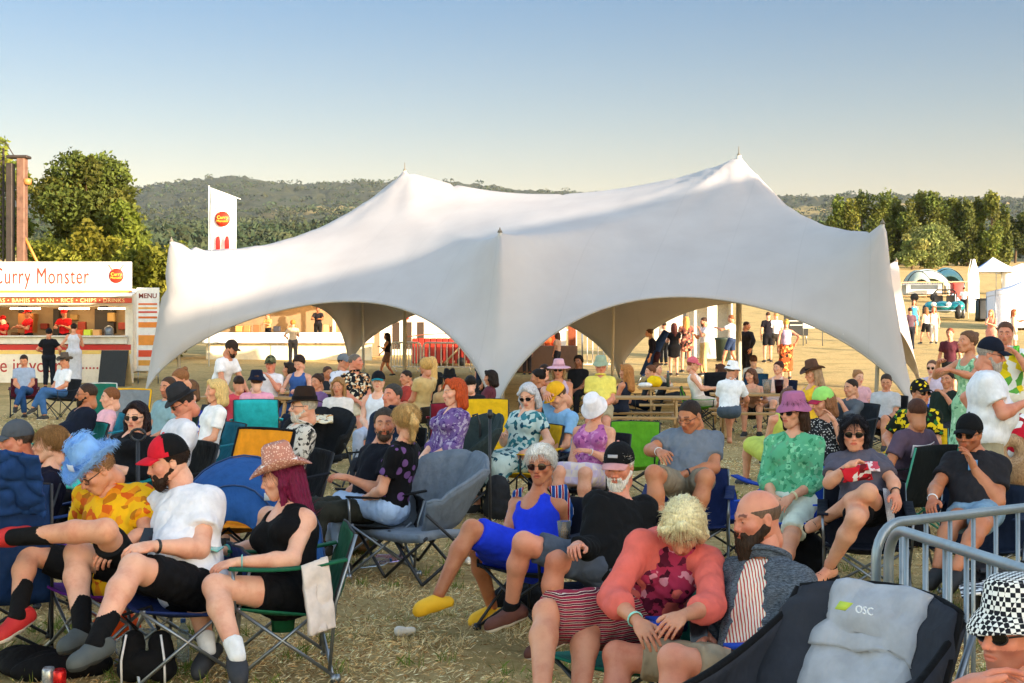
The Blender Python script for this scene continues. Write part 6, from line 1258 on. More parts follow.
    rigged('man with shaved head and long dark beard in a grey fleece jacket', 246, (752, 672), dict(neck=(770, 562, 1), head=(757, 518, -1), shL=(797, 584, -1), shR=(735, 576, 1), elL=(806, 636, -1), wrL=(735, 650, -1), elR=(722, 628, 1), wrR=(704, 636, -1),
        hipL=(762, 678, -1), hipR=(734, 670, 1), knR=(618, 656, -1), anR=(624, 760, -1), knL=(674, 660, -1), anL=(676, 775, -1)), (68, 8, 0),
        dict(sex='m', w=0.95, skin='r', top=('jacket', K_('6a7480', 'heather', '23272e')), under=K_('ece4d8', 'stripe', 'd8a850', 'c03c58', 3.0), open=0.105, bot=('shorts', K_('9c8c74')), hair=('bald', '6a5444'), beard=(0.085, '33241a'), hands=('hold', 'grip'), tloose=0.008))
    chair_at('blue folding chair under the man in the grey fleece jacket', 757, 243, 64, '2040a0', hb=0.62)
    rigged('man in a black and white checked bucket hat, hand raised to his chin', 392, (1048, 850), dict(neck=(1030, 706, 1), head=(1014, 630, -1), shR=(978, 730, 1), shL=(1078, 745, -1), elR=(925, 772, -1), wrR=(962, 688, -1), elL=(1075, 850, -1), wrL=(1010, 850, -1)), (62, 4, 0),
        dict(sex='m', w=1.05, skin='r', bv=0.008, top=('shirt', K_('e8e8ec')), hat=('bucket', K_('e8e8e4', 'check', '1a1c24', None, 2.6), None), glasses='0c0c10', hair=('short', '8a7a68'), stubble=1, hands=('rest', 'rest'), hdR=(0.92, 0.1, 0.36), pnR=(0.3, -0.4, -0.8), band=[('R', 'b8e8d8')], hatz=0.006))
    chair_at('dark folding chair under the man in the checked bucket hat', 1048, 380, 60, '283040', hb=0.6)
    rigged('woman with black bob and sunglasses in a grey t-shirt, legs crossed', 148, (866, 508), dict(neck=(858, 452, 1), head=(854, 433, -1), shR=(836, 462, -1), shL=(881, 465, 1), elR=(829, 483, -1, .8), wrR=(848, 466, -1, .8), elL=(893, 482, -1, .8), wrL=(896, 494, -1, .6),
        hipL=(874, 510, 1), hipR=(859, 510, -1), knL=(868, 493, -1), anL=(826, 518, 1), toeL=(812, 526, -1), knR=(856, 518, -1), anR=(829, 567, 1), toeR=(812, 572, -1)), (14, 4, 0),
        dict(sex='f', w=1.08, skin='f', bust=0.9, print=[(1, 0.18, 0.07, -0.03, K_('b8485c', 'floral', 'e0d0d8', '565462', 2))], top=('tee', K_('565462')), bot=('shorts', K_('14141a')), botlen=0.5, hair=('bob', '17131a'), hlen=0.10, glasses='15100f', shoe=('sandal', '1c1c1e'), hands=('rest', 'grip'), hdR=(0.9, 0.2, 0.45), band=[('L', '202020')]))
    chair_at('dark folding chair under the woman with the black bob', 866, 147, 12, '1c2030', frame=STEEL)
    rigged('man in a dark cap and charcoal t-shirt with hand at his mouth', 150, (976, 512), dict(neck=(977, 453, 1), head=(969, 434, -1), shR=(952, 462, 1), shL=(1000, 466, -1), elL=(998, 502, -1), wrL=(974, 468, -1), elR=(936, 488, -1), wrR=(932, 500, -1),
        hipL=(986, 514, -1), hipR=(968, 514, 1), knR=(952, 522, -1), anR=(938, 566, -1), toeR=(926, 578, -1), knL=(980, 526, -1), anL=(956, 568, -1), toeL=(946, 582, -1)), (38, 4, 0),
        dict(sex='m', w=1.1, belly=0.4, skin='t', top=('tee', K_('35343a')), bot=('shorts', K_('7a98b0')), botlen=0.62, hair=('short', '1c1612'), stubble=1, hat=('cap', K_('15161a'), K_('15161a')), glasses='100c0c', shoe=('clog', '18181a'), hands=('rest', 'rest'), hdL=(-0.35, 0.0, 1), band=[('R', 'e8e8e8')], print=[(1, 0.06, 0.07, 0.0, K_('6aa0d0'))]))
    chair_at('dark blue folding chair under the man in the charcoal t-shirt', 978, 149, 26, '20304c', frame=STEEL)
    rigged('man with glasses in a grey t-shirt and khaki shorts, looking down', 134, (686, 484), dict(neck=(694, 430, 1), head=(690, 416, -1), shR=(670, 438, 1), shL=(715, 440, 1), elR=(650, 450, -1, .8), wrR=(660, 452, -1), elL=(714, 468, -1), wrL=(684, 474, -1),
        hipL=(694, 486, 1), hipR=(678, 486, -1), knR=(654, 474, -1), anR=(662, 536, -1), toeR=(652, 546, -1), knL=(706, 478, -1), anL=(690, 538, -1), toeL=(690, 552, -1)), (42, 22, 0),
        dict(sex='m', w=1.1, belly=0.3, skin='t', top=('tee', K_('6c7684')), bot=('shorts', K_('857c6c')), hair=('crop', '2a1e18'), glasses='clear', hands=('rest', 'rest'), band=[('L', '404854'), ('R', 'e8e8e8')], shoe=('trainer', '404448')))
    chair_at('navy folding chair under the man in the grey t-shirt and khaki shorts', 688, 133, 10, '1c2a58', frame=STEEL, w=0.6)
def mid_people():
    ch = lambda l, c, **k: dict(label=l, col=c, **k)
    seated('woman in a mint green shirt and pink bucket hat, hands clasped on her knees', 790, 396, 28, dict(sex='f', w=1.05, skin='f', top=('mid', K_('5cae84', 'floral', '84cca0', '3c8c64', 2.6)), bot=('shorts', K_('d8e0d0')), hat=('bucket', K_('a8668e'), None), hair=('bob', '3a2418'), glasses='201414', shoe=('flip', '806040'), band=[('L', 'e0d8b0')]), s=138, head=(50, 4, 0), chair=ch('bright blue folding chair under the woman in the mint green shirt', '2a50b8'), legs='out')
    seated('older woman in a pink vest, pastel check skirt and crochet patterned hat', 590, 396, 26, dict(sex='f', w=1.2, skin='f', bust=1.0, top=('tank', K_('b0629c', 'floral', 'c884b4', '844080', 2)), bot=('skirt', K_('d8c8c0', 'check', 'c8b8d0', None, 0.5)), hat=('bucket', K_('e8e4ea'), None), hair=('short', '8a5c40'), shoe=('clog', '9a50a8'), band=[('L', 'e8e8e8')]), s=104, head=(24, 45, 0), arms=('phone', 'lap'), chair=ch('black folding chair under the woman in the pink vest', '20242c'))
    seated('person in a yellow cap and pale blue t-shirt, hand shading the face', 566, 384, 52, dict(sex='m', skin='f', w=0.95, top=('tee', K_('86b8e4')), bot=('trousers', K_('1c2236')), hat=('cap', K_('e0a820'), K_('e0a820')), hair=('short', '5a4028')), s=96, head=(60, 38, 0), arms=('lap', 'brow'), lean=-8, legs=('under', 'over'), chair=ch('dark blue folding chair under the person in the yellow cap', '24345c'))
    seated('woman with long grey hair and sunglasses in a teal floral dress', 520, 386, 46, dict(sex='f', w=1.3, skin='p', top=('sdress', K_('b8ccc8', 'floral', '3a7c88', '1c4a5c', 1.4)), bot=('skirt', None), botlen=1.45, hair=('bob', 'c4c4c8'), glasses='201818'), s=98, head=(24, 22, 5), arms=('rest', 'phone'), chair=ch('yellow backed folding chair behind the woman in the teal floral dress', 'd8a81c', hb=0.86))
    seated('woman with copper red hair in a purple floral blouse and blue jeans', 444, 382, 56, dict(sex='f', w=1.25, skin='p', bust=1.1, top=('mid', K_('6c548c', 'floral', 'a89cb8', '452c6c', 3.0)), bot=('trousers', K_('2c4c74')), hair=('bob', 'b4481c')), s=106, head=(62, 5, 0), arms=('lap', 'lap'))
    moon_chair('dark grey green high backed padded chair behind the woman with copper red hair', *at(456, 102)[:2], 50, '3c4a4a', w=0.72, hb=1.08, name='padded_chair')
    seated('man with dark grey hair and beard in a dark t-shirt, turned towards the camera', 362, 418, 55, dict(sex='m', skin='m', top=('tee', K_('161a28')), bot=('trousers', K_('3a3c34')), hair=('short', '4a4038'), beard=(0.01, '4a3a30')), s=132, head=(-2, 2, 0), arms=('phone', 'lap'), lean=20, legs=('down', 'over'), seat=0.38)
    seated('woman with a blonde ponytail in a black top and pale jeans, seen from behind', 392, 412, 108, dict(sex='f', skin='f', top=('tee', K_('14141a', 'dots', '6a4a80', None, 0.4)), bot=('trousers', K_('a4bcdc')), hair=('pony', 'c8a268'), band=[('L', 'd8c8e8')]), s=134, head=(150, -4, 0), arms=('lap', 'lap'), lean=12, legs=('over', 'under'), seat=0.40)
    c = at(376, 132); camp_chair('black folding chair under the blonde woman in pale jeans', c[0], c[1], 75, '1a1c20', frame=STEEL, hb=0.56)
    seated('grey bearded man in a wide dark brown hat and leaf patterned shirt, facing left', 284, 391, 62, dict(sex='m', w=1.15, belly=0.6, skin='p', top=('shirt', K_('cfc8bc', 'floral', '3c3a38', '8a8478', 2.6)), bot=('shorts', K_('c0b8a8', 'floral', '585450', '8a8478', 2)), hat=('fedora', K_('3c2c24'), K_('1c1410')), hair=('short', 'b8b0a4'), beard=(0.012, 'c8c0b4'), glasses='clear'), s=118, head=(72, 0, 0), arms=('lap', 'phone'), lean=20, chair=ch('dark folding chair under the man in the leaf patterned shirt', '2a2e38', hb=0.8))
    seated('man in a dark grey flat brimmed hat and white t-shirt, looking down at his hands', 168, 388, 56, dict(sex='m', w=1.25, belly=0.7, skin='r', top=('tee', K_('e6e6ec')), bot=('shorts', K_('c8c8cc')), hat=('fedora', K_('3a3c42'), K_('2a2a2e')), hair=('short', '2c2420'), glasses='2a1818'), s=116, head=(60, 30, 0), arms=('phone', 'lap'), lean=16, chair=ch('black folding chair under the man in the white t-shirt and dark hat', '1c1e22', hb=0.85))
    seated('woman with red and black hair in sunglasses and a loose black top, reclining', 112, 399, 30, dict(sex='f', w=1.25, skin='p', bust=1.0, top=('mid', K_('14161c')), bot=('trousers', K_('15161c')), hair=('long', '1c1014'), glasses='2a2022', hlen=0.1), s=122, head=(12, 4, 0), arms=('phone', 'lap'), lean=30, chair=ch('turquoise folding chair under the woman in the loose black top', '187e80'))
    seated('bearded man in a navy jumper with white collar, looking left over his sunglasses', 68, 370, 52, dict(sex='m', w=1.25, belly=0.8, skin='t', top=('mid', K_('182238')), bot=('shorts', K_('3a3c42')), hair=('crop', '3a2a20'), beard=(0.02, '201610'), glasses='15100f'), s=92, head=(78, 0, 0), arms=('lap', 'lap'), lean=24, seat=0.42, chair=ch('turquoise folding chair under the man in the navy jumper', '1c8c88'))
    seated('fair haired man in a pale pink t-shirt behind the man in the navy jumper', 93, 388, 60, dict(sex='m', skin='p', top=('tee', K_('e8b0bc')), bot=('shorts', K_('30343c')), hair=('short', '7a4c2c')), s=82, head=(70, 4, 0), chair=ch('turquoise folding chair behind the man in the navy jumper', '2488a0'), lean=24)
    seated('blonde woman in a white frilled top with sunglasses pushed into her hair', 206, 382, 56, dict(sex='f', skin='f', top=('tee', K_('ececee')), bot=('shorts', K_('e0e0e8')), hair=('bob', 'd8b878'), band=[('L', '202020')]), s=92, head=(64, 6, 0), arms=('lap', 'lap'), chair=ch('teal folding chair under the blonde woman in the white frilled top', '1c6a80'))
    seated('woman in a sleeveless white top with brown hair, leaning forward behind her blonde friend', 187, 372, 40, dict(sex='f', skin='f', top=('tank', K_('f0f0f4')), bot=('trousers', K_('d8d8e0')), hair=('bun', '8a5c38')), s=80, head=(58, 25, 0), lean=-6, chair=ch('blue folding chair behind the blonde woman', '2444a8'))
    seated('man with short brown hair looking over from behind the white t-shirt man', 160, 379, 40, dict(sex='m', skin='m', top=('tee', K_('88a8b0')), bot=('shorts', K_('404448')), hair=('crop', '4a3424'), stubble=1), s=84, head=(30, 6, 0), chair=ch('dark green folding chair left of the white t-shirt man', '24443c'))
    seated('woman with light brown hair tied back in a navy top at the left edge', 32, 430, 70, dict(sex='f', skin='p', w=1.1, top=('long', K_('1a1c34')), bot=('trousers', K_('20242c')), hair=('pony', '9c7448')), s=150, head=(82, 2, 0), legs='down', chair=ch('navy blue folding chair back draped in cloth at the left edge', '1c3464', hb=1.0, w=0.62))
    seated('man in a grey cap at the left edge, only head and shoulder in view', -2, 423, 70, dict(sex='m', skin='r', top=('tee', K_('2c3038')), bot=('shorts', K_('303030')), hat=('cap', K_('4c525a'), K_('4c525a')), hair=('short', '50443c')), s=150, head=(60, 5, 0), chair=ch('dark chair under the man in the grey cap', '202428'))
    seated('person in a black top, bare arm resting at the left edge of the picture', -78, 480, 70, dict(sex='f', skin='p', w=1.2, top=('tank', K_('121214')), bot=('shorts', K_('161618')), hair=('bob', '6a4630')), s=215, head=(70, 10, 0), arms=('rest', 'rest'))
    seated('woman in a green cap and black dotted dress, hand at her face', 829, 390, 0, dict(sex='f', skin='f', w=1.1, top=('sdress', K_('2a2c30', 'dots', 'b8b8b8', None, 2)), bot=('skirt', None), hat=('cap', K_('98d870'), K_('a02848')), hair=('bob', '8a5c3c')), s=106, head=(70, 14, 0), arms=('chin', 'lap'), chair=ch('dark folding chair under the woman in the black dotted dress', '2a2c34'))
    seated('person in a plum t-shirt with a white chest logo on the back, seen from behind', 905, 396, 148, dict(sex='m', w=1.15, skin='t', print=[(-1, 0.26, 0.12, 0.02, K_('e8e0e4')), (-1.015, 0.235, 0.10, 0.02, K_('6a2038'), 'Madeira', K_('f0e8ec'))], top=('tee', K_('5a4a5c')), bot=('trousers', K_('2c2c34')), hair=('crop', '4a2c20')), s=112, head=(175, 5, 0), arms=('rest', 'rest'), lean=20, side=6, seat=0.38, chair=ch('dark green framed folding chair under the person in the plum t-shirt', '20282c', frame=paint('2c8c74', 0.4)))
    seated('person in a lemon patterned shirt and lemon patterned cap, in sunglasses', 918, 382, 20, dict(sex='m', skin='m', w=1.1, top=('shirt', K_('1e2c20', 'floral', 'e8c820', '2c6a30', 1.6)), bot=('shorts', K_('1e2c20', 'floral', 'e8c820', '2c6a30', 1.6)), hat=('cap', K_('202020', 'dots', 'e8c820', None, 0.9), K_('202020')), glasses='181010', hair=('short', '2c1c14')), s=98, head=(-20, 0, 0), arms=('lap', 'rest'), chair=ch('teal framed folding chair under the person in the lemon patterned shirt', 'e8c020', frame=paint('2c8c84', 0.4)))
    seated('woman in sunglasses and a lilac t-shirt sitting upright with a blue jacket on her lap', 932, 358, 20, dict(sex='f', w=1.15, skin='p', top=('tee', K_('c8bcd0')), bot=('trousers', K_('2c50b0')), hair=('short', '6a4a3a'), glasses='181010'), s=62, head=(30, 4, 0), arms=('lap', 'chin'), seat=0.5, chair=ch('black high backed folding chair under the woman in the lilac t-shirt', '1c1e26', hb=0.98))
    seated('person in dark shorts and grey shirt sitting behind the right marquee leg', 884, 376, 30, dict(sex='m', skin='m', top=('tee', K_('b8b8bc')), bot=('shorts', K_('17181c')), hair=('short', '3a2c24')), s=64, head=(20, 20, 0), arms=('lap', 'lap'), chair=ch('black folding chair beside the right marquee leg', '1c1e22'))
    # far left by the truck
    seated('man in a pale blue t-shirt and jeans with legs crossed at far left', 24, 356, -18, dict(sex='m', skin='m', top=('tee', K_('98a8c0')), bot=('trousers', K_('2c5080')), hair=('short', '2a1c16'), shoe=('shoe', '202020')), s=46, head=(-10, 25, 0), arms=('lap', 'lap'), legs=('over', 'under'), chair=ch('dark red folding chair under the man in the pale blue t-shirt', '5a2030'))
    seated('person in a brown cowboy hat and white shirt with jeans beside the pale blue man', 60, 356, 35, dict(sex='m', skin='m', top=('shirt', K_('e0e4ec')), bot=('trousers', K_('3c6498')), hat=('cowboy', K_('5a5048'), K_('302820')), hair=('short', '4a3828')), s=47, head=(30, 5, 0), legs=('over', 'under'), chair=ch('dark folding chair under the person in the brown cowboy hat', '30343c'))
    # crowd in and around the left arch
    seated('person in a navy bucket hat and pink top facing away in a turquoise chair', 257, 372, 172, dict(sex='f', skin='p', w=1.1, top=('tee', K_('e8a0b8')), bot=('shorts', K_('30343c')), hat=('bucket', K_('1c2440'), None), hair=('short', '4a3020')), s=72, head=(172, 0, 0), chair=ch('turquoise folding chair seen from behind with dark maroon panel', '28b0b8', hb=0.9, w=0.62))
    seated('man in a camouflage cap and white t-shirt drinking at the table in the left arch', 268, 357, 10, dict(sex='m', skin='r', top=('tee', K_('e8e4e8')), bot=('trousers', K_('404854')), hat=('cap', K_('5a5c40', 'floral', '34382a', '7a7858', 1.5), K_('4a4c34')), hair=('short', '3a2c20')), s=60, head=(5, 5, 0), arms=('drink', 'table'))
    seated('young person with dark hair in a white top and blue dungarees at the same table', 297, 357, 14, dict(sex='f', skin='p', top=('tank', K_('3a5c98')), bot=('trousers', K_('3a5c98')), hair=('thick', '2c1c14')), s=60, head=(20, 30, 0), arms=('table', 'table'))
    seated('dark haired person half hidden behind the table in the left arch', 283, 364, 60, dict(sex='f', skin='m', top=('tee', K_('7a6a60')), bot=('trousers', K_('404040')), hair=('bob', '201610')), s=54, head=(80, 5, 0))
    seated('person in a grey baseball cap and patterned shirt leaning in by the pushchair', 345, 355, -25, dict(sex='m', skin='m', top=('tee', K_('d0d4e0', 'floral', '20242c', '8088a0', 1)), bot=('trousers', K_('20242c')), hat=('cap', K_('6a727c'), K_('6a727c')), hair=('short', '3a2c20')), s=58, head=(-60, 5, 0), arms=('table', 'table'))
    seated('grey haired man in a dark tropical floral shirt, sitting tall and looking right', 358, 352, -30, dict(sex='m', w=1.1, skin='r', top=('shirt', K_('20242c', 'floral', 'c89060', 'd8d0b8', 2)), bot=('shorts', K_('c8b898')), hair=('crop', '6a6058')), s=66, head=(-75, 0, 0), arms=('lap', 'lap'), seat=0.62)
    seated('woman in a black and teal cap and pale top smiling beside the tropical shirt man', 376, 373, 8, dict(sex='f', skin='p', top=('tank', K_('d8dce4')), bot=('trousers', K_('a8b4c8')), hat=('cap', K_('1c1c24'), K_('20808c')), hair=('short', '6a4630')), s=76, head=(2, 0, 0), arms=('lap', 'lap'))
    seated('man with dark grey hair in a navy jacket with a red collar', 388, 387, 20, dict(sex='m', skin='r', w=1.1, top=('jacket', K_('20304c')), under=K_('c03048'), open=0.03, bot=('trousers', K_('2c303c')), hair=('short', '3c3834')), s=98, head=(38, -4, 0), chair=ch('black folding chair under the man in the navy jacket', '17181a'))
    seated('woman with short blonde hair in a gold satin dress, seen from behind, turned left', 420, 358, 130, dict(sex='f', w=1.05, skin='m', top=('sdress', K_('c8ac74', None, None, None, 1.0, 0.45)), bot=('skirt', None), hair=('thick', 'c09858')), s=66, head=(140, 2, 0), arms=('lap', 'lap'), seat=0.56, chair=ch('small dark folding chair under the woman in the gold satin dress', '3a342c', hb=0.7))
    seated('fair haired person in black behind the woman in the gold dress', 430, 358, 160, dict(sex='f', skin='p', top=('tee', K_('202428')), bot=('trousers', K_('202428')), hair=('long', 'd0a868')), s=52, head=(170, 0, 0))
    seated('person in a flat dark hat facing away, near the centre leg of the marquee', 449, 372, 175, dict(sex='m', skin='m', top=('tee', K_('b09068')), bot=('trousers', K_('404040')), hat=('fedora', K_('1a1a1c'), K_('1a1a1c')), hair=('short', '1c1410')), s=70, head=(180, 0, 0), chair=ch('dark red folding chair by the centre leg of the marquee', '7c1c30'))
    # crowd in the right arch
    seated('woman in a wide pale pink sun hat and sunglasses in a lilac sleeveless top', 558, 362, 8, dict(sex='f', skin='m', w=1.1, top=('tank', K_('c0a8c0')), bot=('shorts', K_('d0c8d0')), hat=('sunhat', K_('d8a8b8'), K_('b88898')), glasses='181010', hair=('bob', 'a08058')), s=66, head=(10, 4, 0))
    seated('man in a pale green bucket hat and yellow polo shirt at the table', 600, 358, 8, dict(sex='m', w=1.15, belly=0.5, skin='r', top=('shirt', K_('e8d868')), bot=('shorts', K_('a89878')), hat=('bucket', K_('98a890'), None), hair=('short', '8a8078'), glasses='clear'), s=66, head=(2, 6, 0), arms=('lap', 'lap'))
    seated('woman with golden brown hair in a dark dress turned away beside the marquee pole', 620, 366, 120, dict(sex='f', skin='m', top=('dress', K_('30384c')), bot=('skirt', None), hair=('long', 'a8703c')), s=58, head=(110, 5, 0))
    seated('dark skinned person in black in front of a lime green chair', 577, 357, 20, dict(sex='m', skin='d', top=('tee', K_('1c1c20')), bot=('trousers', K_('1c1c20')), hair=('curly', '17100c')), s=46, head=(25, 5, 0), chair=ch('lime green folding chair behind the person in black', '5c9c24'))
    seated('person with a dark bun sitting behind the teal chair', 532, 371, 60, dict(sex='f', skin='t', top=('tee', K_('5a3a34')), bot=('trousers', K_('303030')), hair=('bun', '17110f')), s=66, head=(100, 10, 0), chair=ch('dark teal folding chair left of the yellow cap person', '1c5c5c', hb=0.86))
    seated('man in a white bucket hat and white polo shirt sitting on the bench', 729, 356, 205, dict(sex='m', w=1.1, belly=0.3, skin='m', top=('shirt', K_('eceef2')), bot=('shorts', K_('4c5866')), hat=('bucket', K_('f0f0f2'), None), hair=('short', '5a4434'), shoe=('bare', '')), s=62, head=(235, 8, 0), arms=('knee', 'knee'), lean=-14, seat=0.46, legs=('down', 'over'), tw=-40)
    seated('woman in a pink peaked cap and white vest at the picnic table, facing right', 699, 358, -80, dict(sex='f', skin='f', w=1.05, top=('tank', K_('f0e4dc')), bot=('shorts', K_('d8c8b8')), hat=('cap', K_('d86878'), K_('d86878')), hair=('short', '8a4c34')), s=54, head=(-85, 12, 0), arms=('table', 'table'), chair=ch('lime green folding chair behind the woman in the pink peaked cap', '4c8c1c'))
    seated('bare shouldered woman resting on the table behind the white bucket hat', 752, 372, 10, dict(sex='f', skin='f', top=('tank', K_('c89878')), bot=('shorts', K_('404040')), hair=('bob', '5a3828')), s=56, head=(50, 10, 0), arms=('table', 'table'))
    seated('dark haired woman in a pale strappy top smiling at the table end', 776, 363, 35, dict(sex='f', skin='f', top=('tank', K_('e4c0b0')), bot=('shorts', K_('c0a8a0')), hair=('bun', '3a1c14')), s=52, head=(50, 2, 0), arms=('table', 'table'), chair=ch('dark folding chair under the woman in the pale strappy top', '24304c', hb=0.9))
    seated('boy with brown hair and a white top behind the dark blue chair', 752, 356, 175, dict(sex='m', skin='p', top=('tee', K_('e8e4e0')), bot=('shorts', K_('404858')), hair=('short', '5a3420')), s=44, head=(180, 0, 0), chair=ch('dark blue folding chair seen from behind at the far table', '1c4468', hb=0.9))
    seated('woman in a big brown floppy hat and yellow dress, bare shoulders, facing left', 806, 358, 70, dict(sex='f', skin='f', w=1.0, top=('dress', K_('e8b830')), bot=('skirt', None), hat=('cowboy', K_('5a4034'), K_('30201a')), hair=('long', 'a88868')), s=72, head=(80, 14, 0), arms=('table', 'table'), seat=0.5, chair=ch('dark folding chair under the woman in the brown floppy hat', '2c2c38'))
    seated('woman with long brown hair in a lime yellow sleeveless dress, seen from behind', 776, 392, 160, dict(sex='f', skin='f', w=0.95, top=('dress', K_('c8d060')), bot=('skirt', None), hair=('long', '6a4838'), hlen=0.34), s=86, head=(215, -10, 0), arms=('lap', 'lap'), side=-8, seat=0.30)
def standing_people():
    S_ = standing
    S_('man in a white t-shirt and brown cap leaning over the table under the left arch', 219, 335, 62, -60, dict(sex='m', w=1.15, skin='m', top=('tee', K_('e8e8ee')), bot=('trousers', K_('44484c')), hat=('cap', K_('4a3c34'), K_('4a3c34')), hair=('short', '2c2018'), beard=(0.01, '2c1c14')), head=(-70, 22, 0), lean=24, arms=('leant', 'leant'))
    S_('man with a grey beard, navy cap and white t-shirt standing in profile at the right', 990, 336, 118, -72, dict(sex='m', w=1.32, belly=0.8, skin='r', top=('tee', K_('e4e6ec')), bot=('shorts', K_('a09880')), hat=('cap', K_('1c2438'), K_('1c2438')), glasses='clear', hair=('short', '9a9088'), beard=(0.03, 'a8a098'), band=[('L', '202020')], tloose=0.02), head=(-65, 12, 0), arms=('hip', 'phone'))
    S_('woman with hair tied up in a sage green dress pointing to the left', 968, 330, 88, 62, dict(sex='f', skin='m', w=1.0, top=('dress', K_('98c8a0', 'floral', '78b088', 'c0e0c0', 2)), bot=('skirt', None), botlen=1.4, hair=('bun', '6a4c38')), head=(72, -4, 0), arms=('reach', 'phoneup'))
    S_('smiling man in a white shirt printed with yellow lemons holding a green can', 1006, 318, 84, 8, dict(sex='m', w=1.25, skin='r', top=('shirt', K_('e8ecec', 'floral', 'e8d020', '60a848', 0.7)), bot=('shorts', K_('e0d8c8')), hair=('short', '5a3c2c')), head=(25, 10, 0), arms=('drink', 'hip'))
    S_('person with auburn hair partly hidden behind the woman in sage green', 950, 326, 40, 30, dict(sex='f', skin='f', top=('tee', K_('5a2c38')), bot=('shorts', K_('404040')), hair=('bun', '8a4830')))
    S_('woman in a white vest and black shorts walking on the field', 926, 307, 21, 160, dict(sex='f', skin='f', top=('tank', K_('e8e4e0')), bot=('shorts', K_('202024')), hair=('long', '8a6040')), legs='walk')
    S_('woman with copper hair in a white top and white trousers walking on the field', 934, 306, 21, 20, dict(sex='f', skin='f', top=('tank', K_('f0e8e0')), bot=('trousers', K_('e8e0d8')), hair=('long', 'b86038')), legs='walk')
    S_('man with a dark backpack walking beside the marquee edge', 910, 303, 23, 180, dict(sex='m', skin='m', top=('tee', K_('5c4450')), bot=('trousers', K_('282c38')), hair=('short', '2a1c16')))
    S_('woman in a light blue dress near the buggy', 914, 295, 19, 10, dict(sex='f', skin='f', top=('dress', K_('48a0c8')), bot=('skirt', None), hair=('long', '5a3c2c')))
    S_('man in a white t-shirt and dark trousers walking past the feather flag', 964, 281, 14.4, 200, dict(sex='m', skin='m', top=('tee', K_('e0e8f0')), bot=('trousers', K_('20242c')), hair=('short', '2a1c16')), legs='walk')
    S_('child in a blue top and shorts beside the feather flag', 972, 285, 14.0, 200, dict(sex='f', skin='f', top=('tee', K_('4c88c0')), bot=('shorts', K_('3c5c8c')), hair=('bob', '5a3c28')), arms=('swing', 'down'))
    S_('woman in a long dusty pink dress in front of the white walled marquee', 991, 300, 24, 40, dict(sex='f', skin='f', top=('dress', K_('c88878')), bot=('skirt', None), botlen=1.7, hair=('long', 'c89058')), arms=('phone', 'chin'))
    S_('woman in a pale dress stretching out an arm at the right edge of the field', 1014, 309, 23, -70, dict(sex='f', skin='f', top=('dress', K_('dcd8c8')), bot=('skirt', None), hair=('long', '9a5430')), arms=('reach', 'down'))
    # beyond the right arch
    S_('woman in a black dress with pale legs beyond the right arch', 674, 323, 30, 170, dict(sex='f', skin='p', w=1.1, top=('sdress', K_('1c1c20')), bot=('skirt', None), botlen=0.7, hair=('long', '5a2c24')), arms=('phone', 'phone'))
    S_('woman with long ginger hair in a dark floral playsuit beyond the right arch', 686, 316, 29, 175, dict(sex='f', skin='f', top=('sdress', K_('7a4840', 'floral', '202020', 'c89070', 1)), bot=('skirt', None), botlen=0.6, hair=('long', 'd89048')), arms=('phone', 'down'))
    S_('bearded man in a white shirt and beige trousers holding a drink beyond the arch', 704, 311, 30, 70, dict(sex='m', skin='m', top=('shirt', K_('f0e8e4')), bot=('trousers', K_('d8b880')), hair=('short', '3a2418'), beard=(0.02, '3a2418')), head=(80, 15, 0), arms=('drink', 'phone'))
    S_('man in a white t-shirt and navy shorts turning by the bin beyond the arch', 731, 306, 28, 120, dict(sex='m', skin='m', top=('tee', K_('f0e8e0')), bot=('shorts', K_('283858')), hair=('short', '8a5030')), arms=('reach', 'down'), legs='walk')
    S_('man in dark grey jacket and trousers walking behind the thick pole', 746, 321, 32, -150, dict(sex='m', skin='m', w=1.1, top=('long', K_('3c3a40')), bot=('trousers', K_('34343c')), hair=('crop', '4a2c1c')), head=(-80, 10, 0), arms=('swing', 'swingb'), legs='walk')
    S_('man in a black t-shirt and black shorts standing with his back turned on the slope', 768, 307, 26, 175, dict(sex='m', skin='f', top=('tee', K_('24202c')), bot=('shorts', K_('1c1c24')), hair=('crop', '4a3020')))
    S_('person in a white top and grey shorts beside the man in black on the slope', 776, 309, 26, 170, dict(sex='f', skin='p', top=('tee', K_('f0e8e0')), bot=('shorts', K_('4a4440')), hair=('short', 'c89860')), legs='walk')
    S_('blonde woman in a lilac crop top and orange patterned long skirt, hand on hip', 786, 314, 31, 175, dict(sex='f', skin='f', top=('tank', K_('b8a8c8')), bot=('skirt', K_('a84c28', 'floral', 'd8a060', '3a2820', 1)), botlen=1.6, hair=('bun', 'e0a850')), arms=('down', 'hip'))
    S_('woman in purple trousers and a dark top leaning by the blue furled parasol', 656, 330, 33, 90, dict(sex='f', skin='p', top=('mid', K_('30304c')), bot=('trousers', K_('4a2c48')), hair=('bun', '5a3828')), lean=20, arms=('down', 'down'))
    # at the trucks
    S_('man in a black t-shirt and cap standing at the curry counter, back to the camera', 49, 328, 35, 178, dict(sex='m', w=1.15, skin='m', top=('tee', K_('1c1e26')), bot=('trousers', K_('202838')), hat=('cap', K_('20242c'), K_('20242c')), hair=('short', '201610')), arms=('rest', 'rest'))
    S_('woman with dark hair up in a long pale grey dress at the curry counter', 74, 323, 34, 176, dict(sex='f', skin='f', w=1.1, top=('dress', K_('d0d4e0')), bot=('skirt', None), botlen=1.8, hair=('bun', '201410')), arms=('rest', 'phone'))
    def staff(label, px, yt, s, yaw, o, zf, **kw):
        b = at(px, s); b[2] += zf; zt = CH-(yt-HOR)/s-b[2]; k = float(np.clip(zt/1.75, 0.6, 1.1)); J = pose_stand(b, yaw, k=k, **kw); o['k'] = k; return person(label, J, (yaw, 10, 0), o, s)
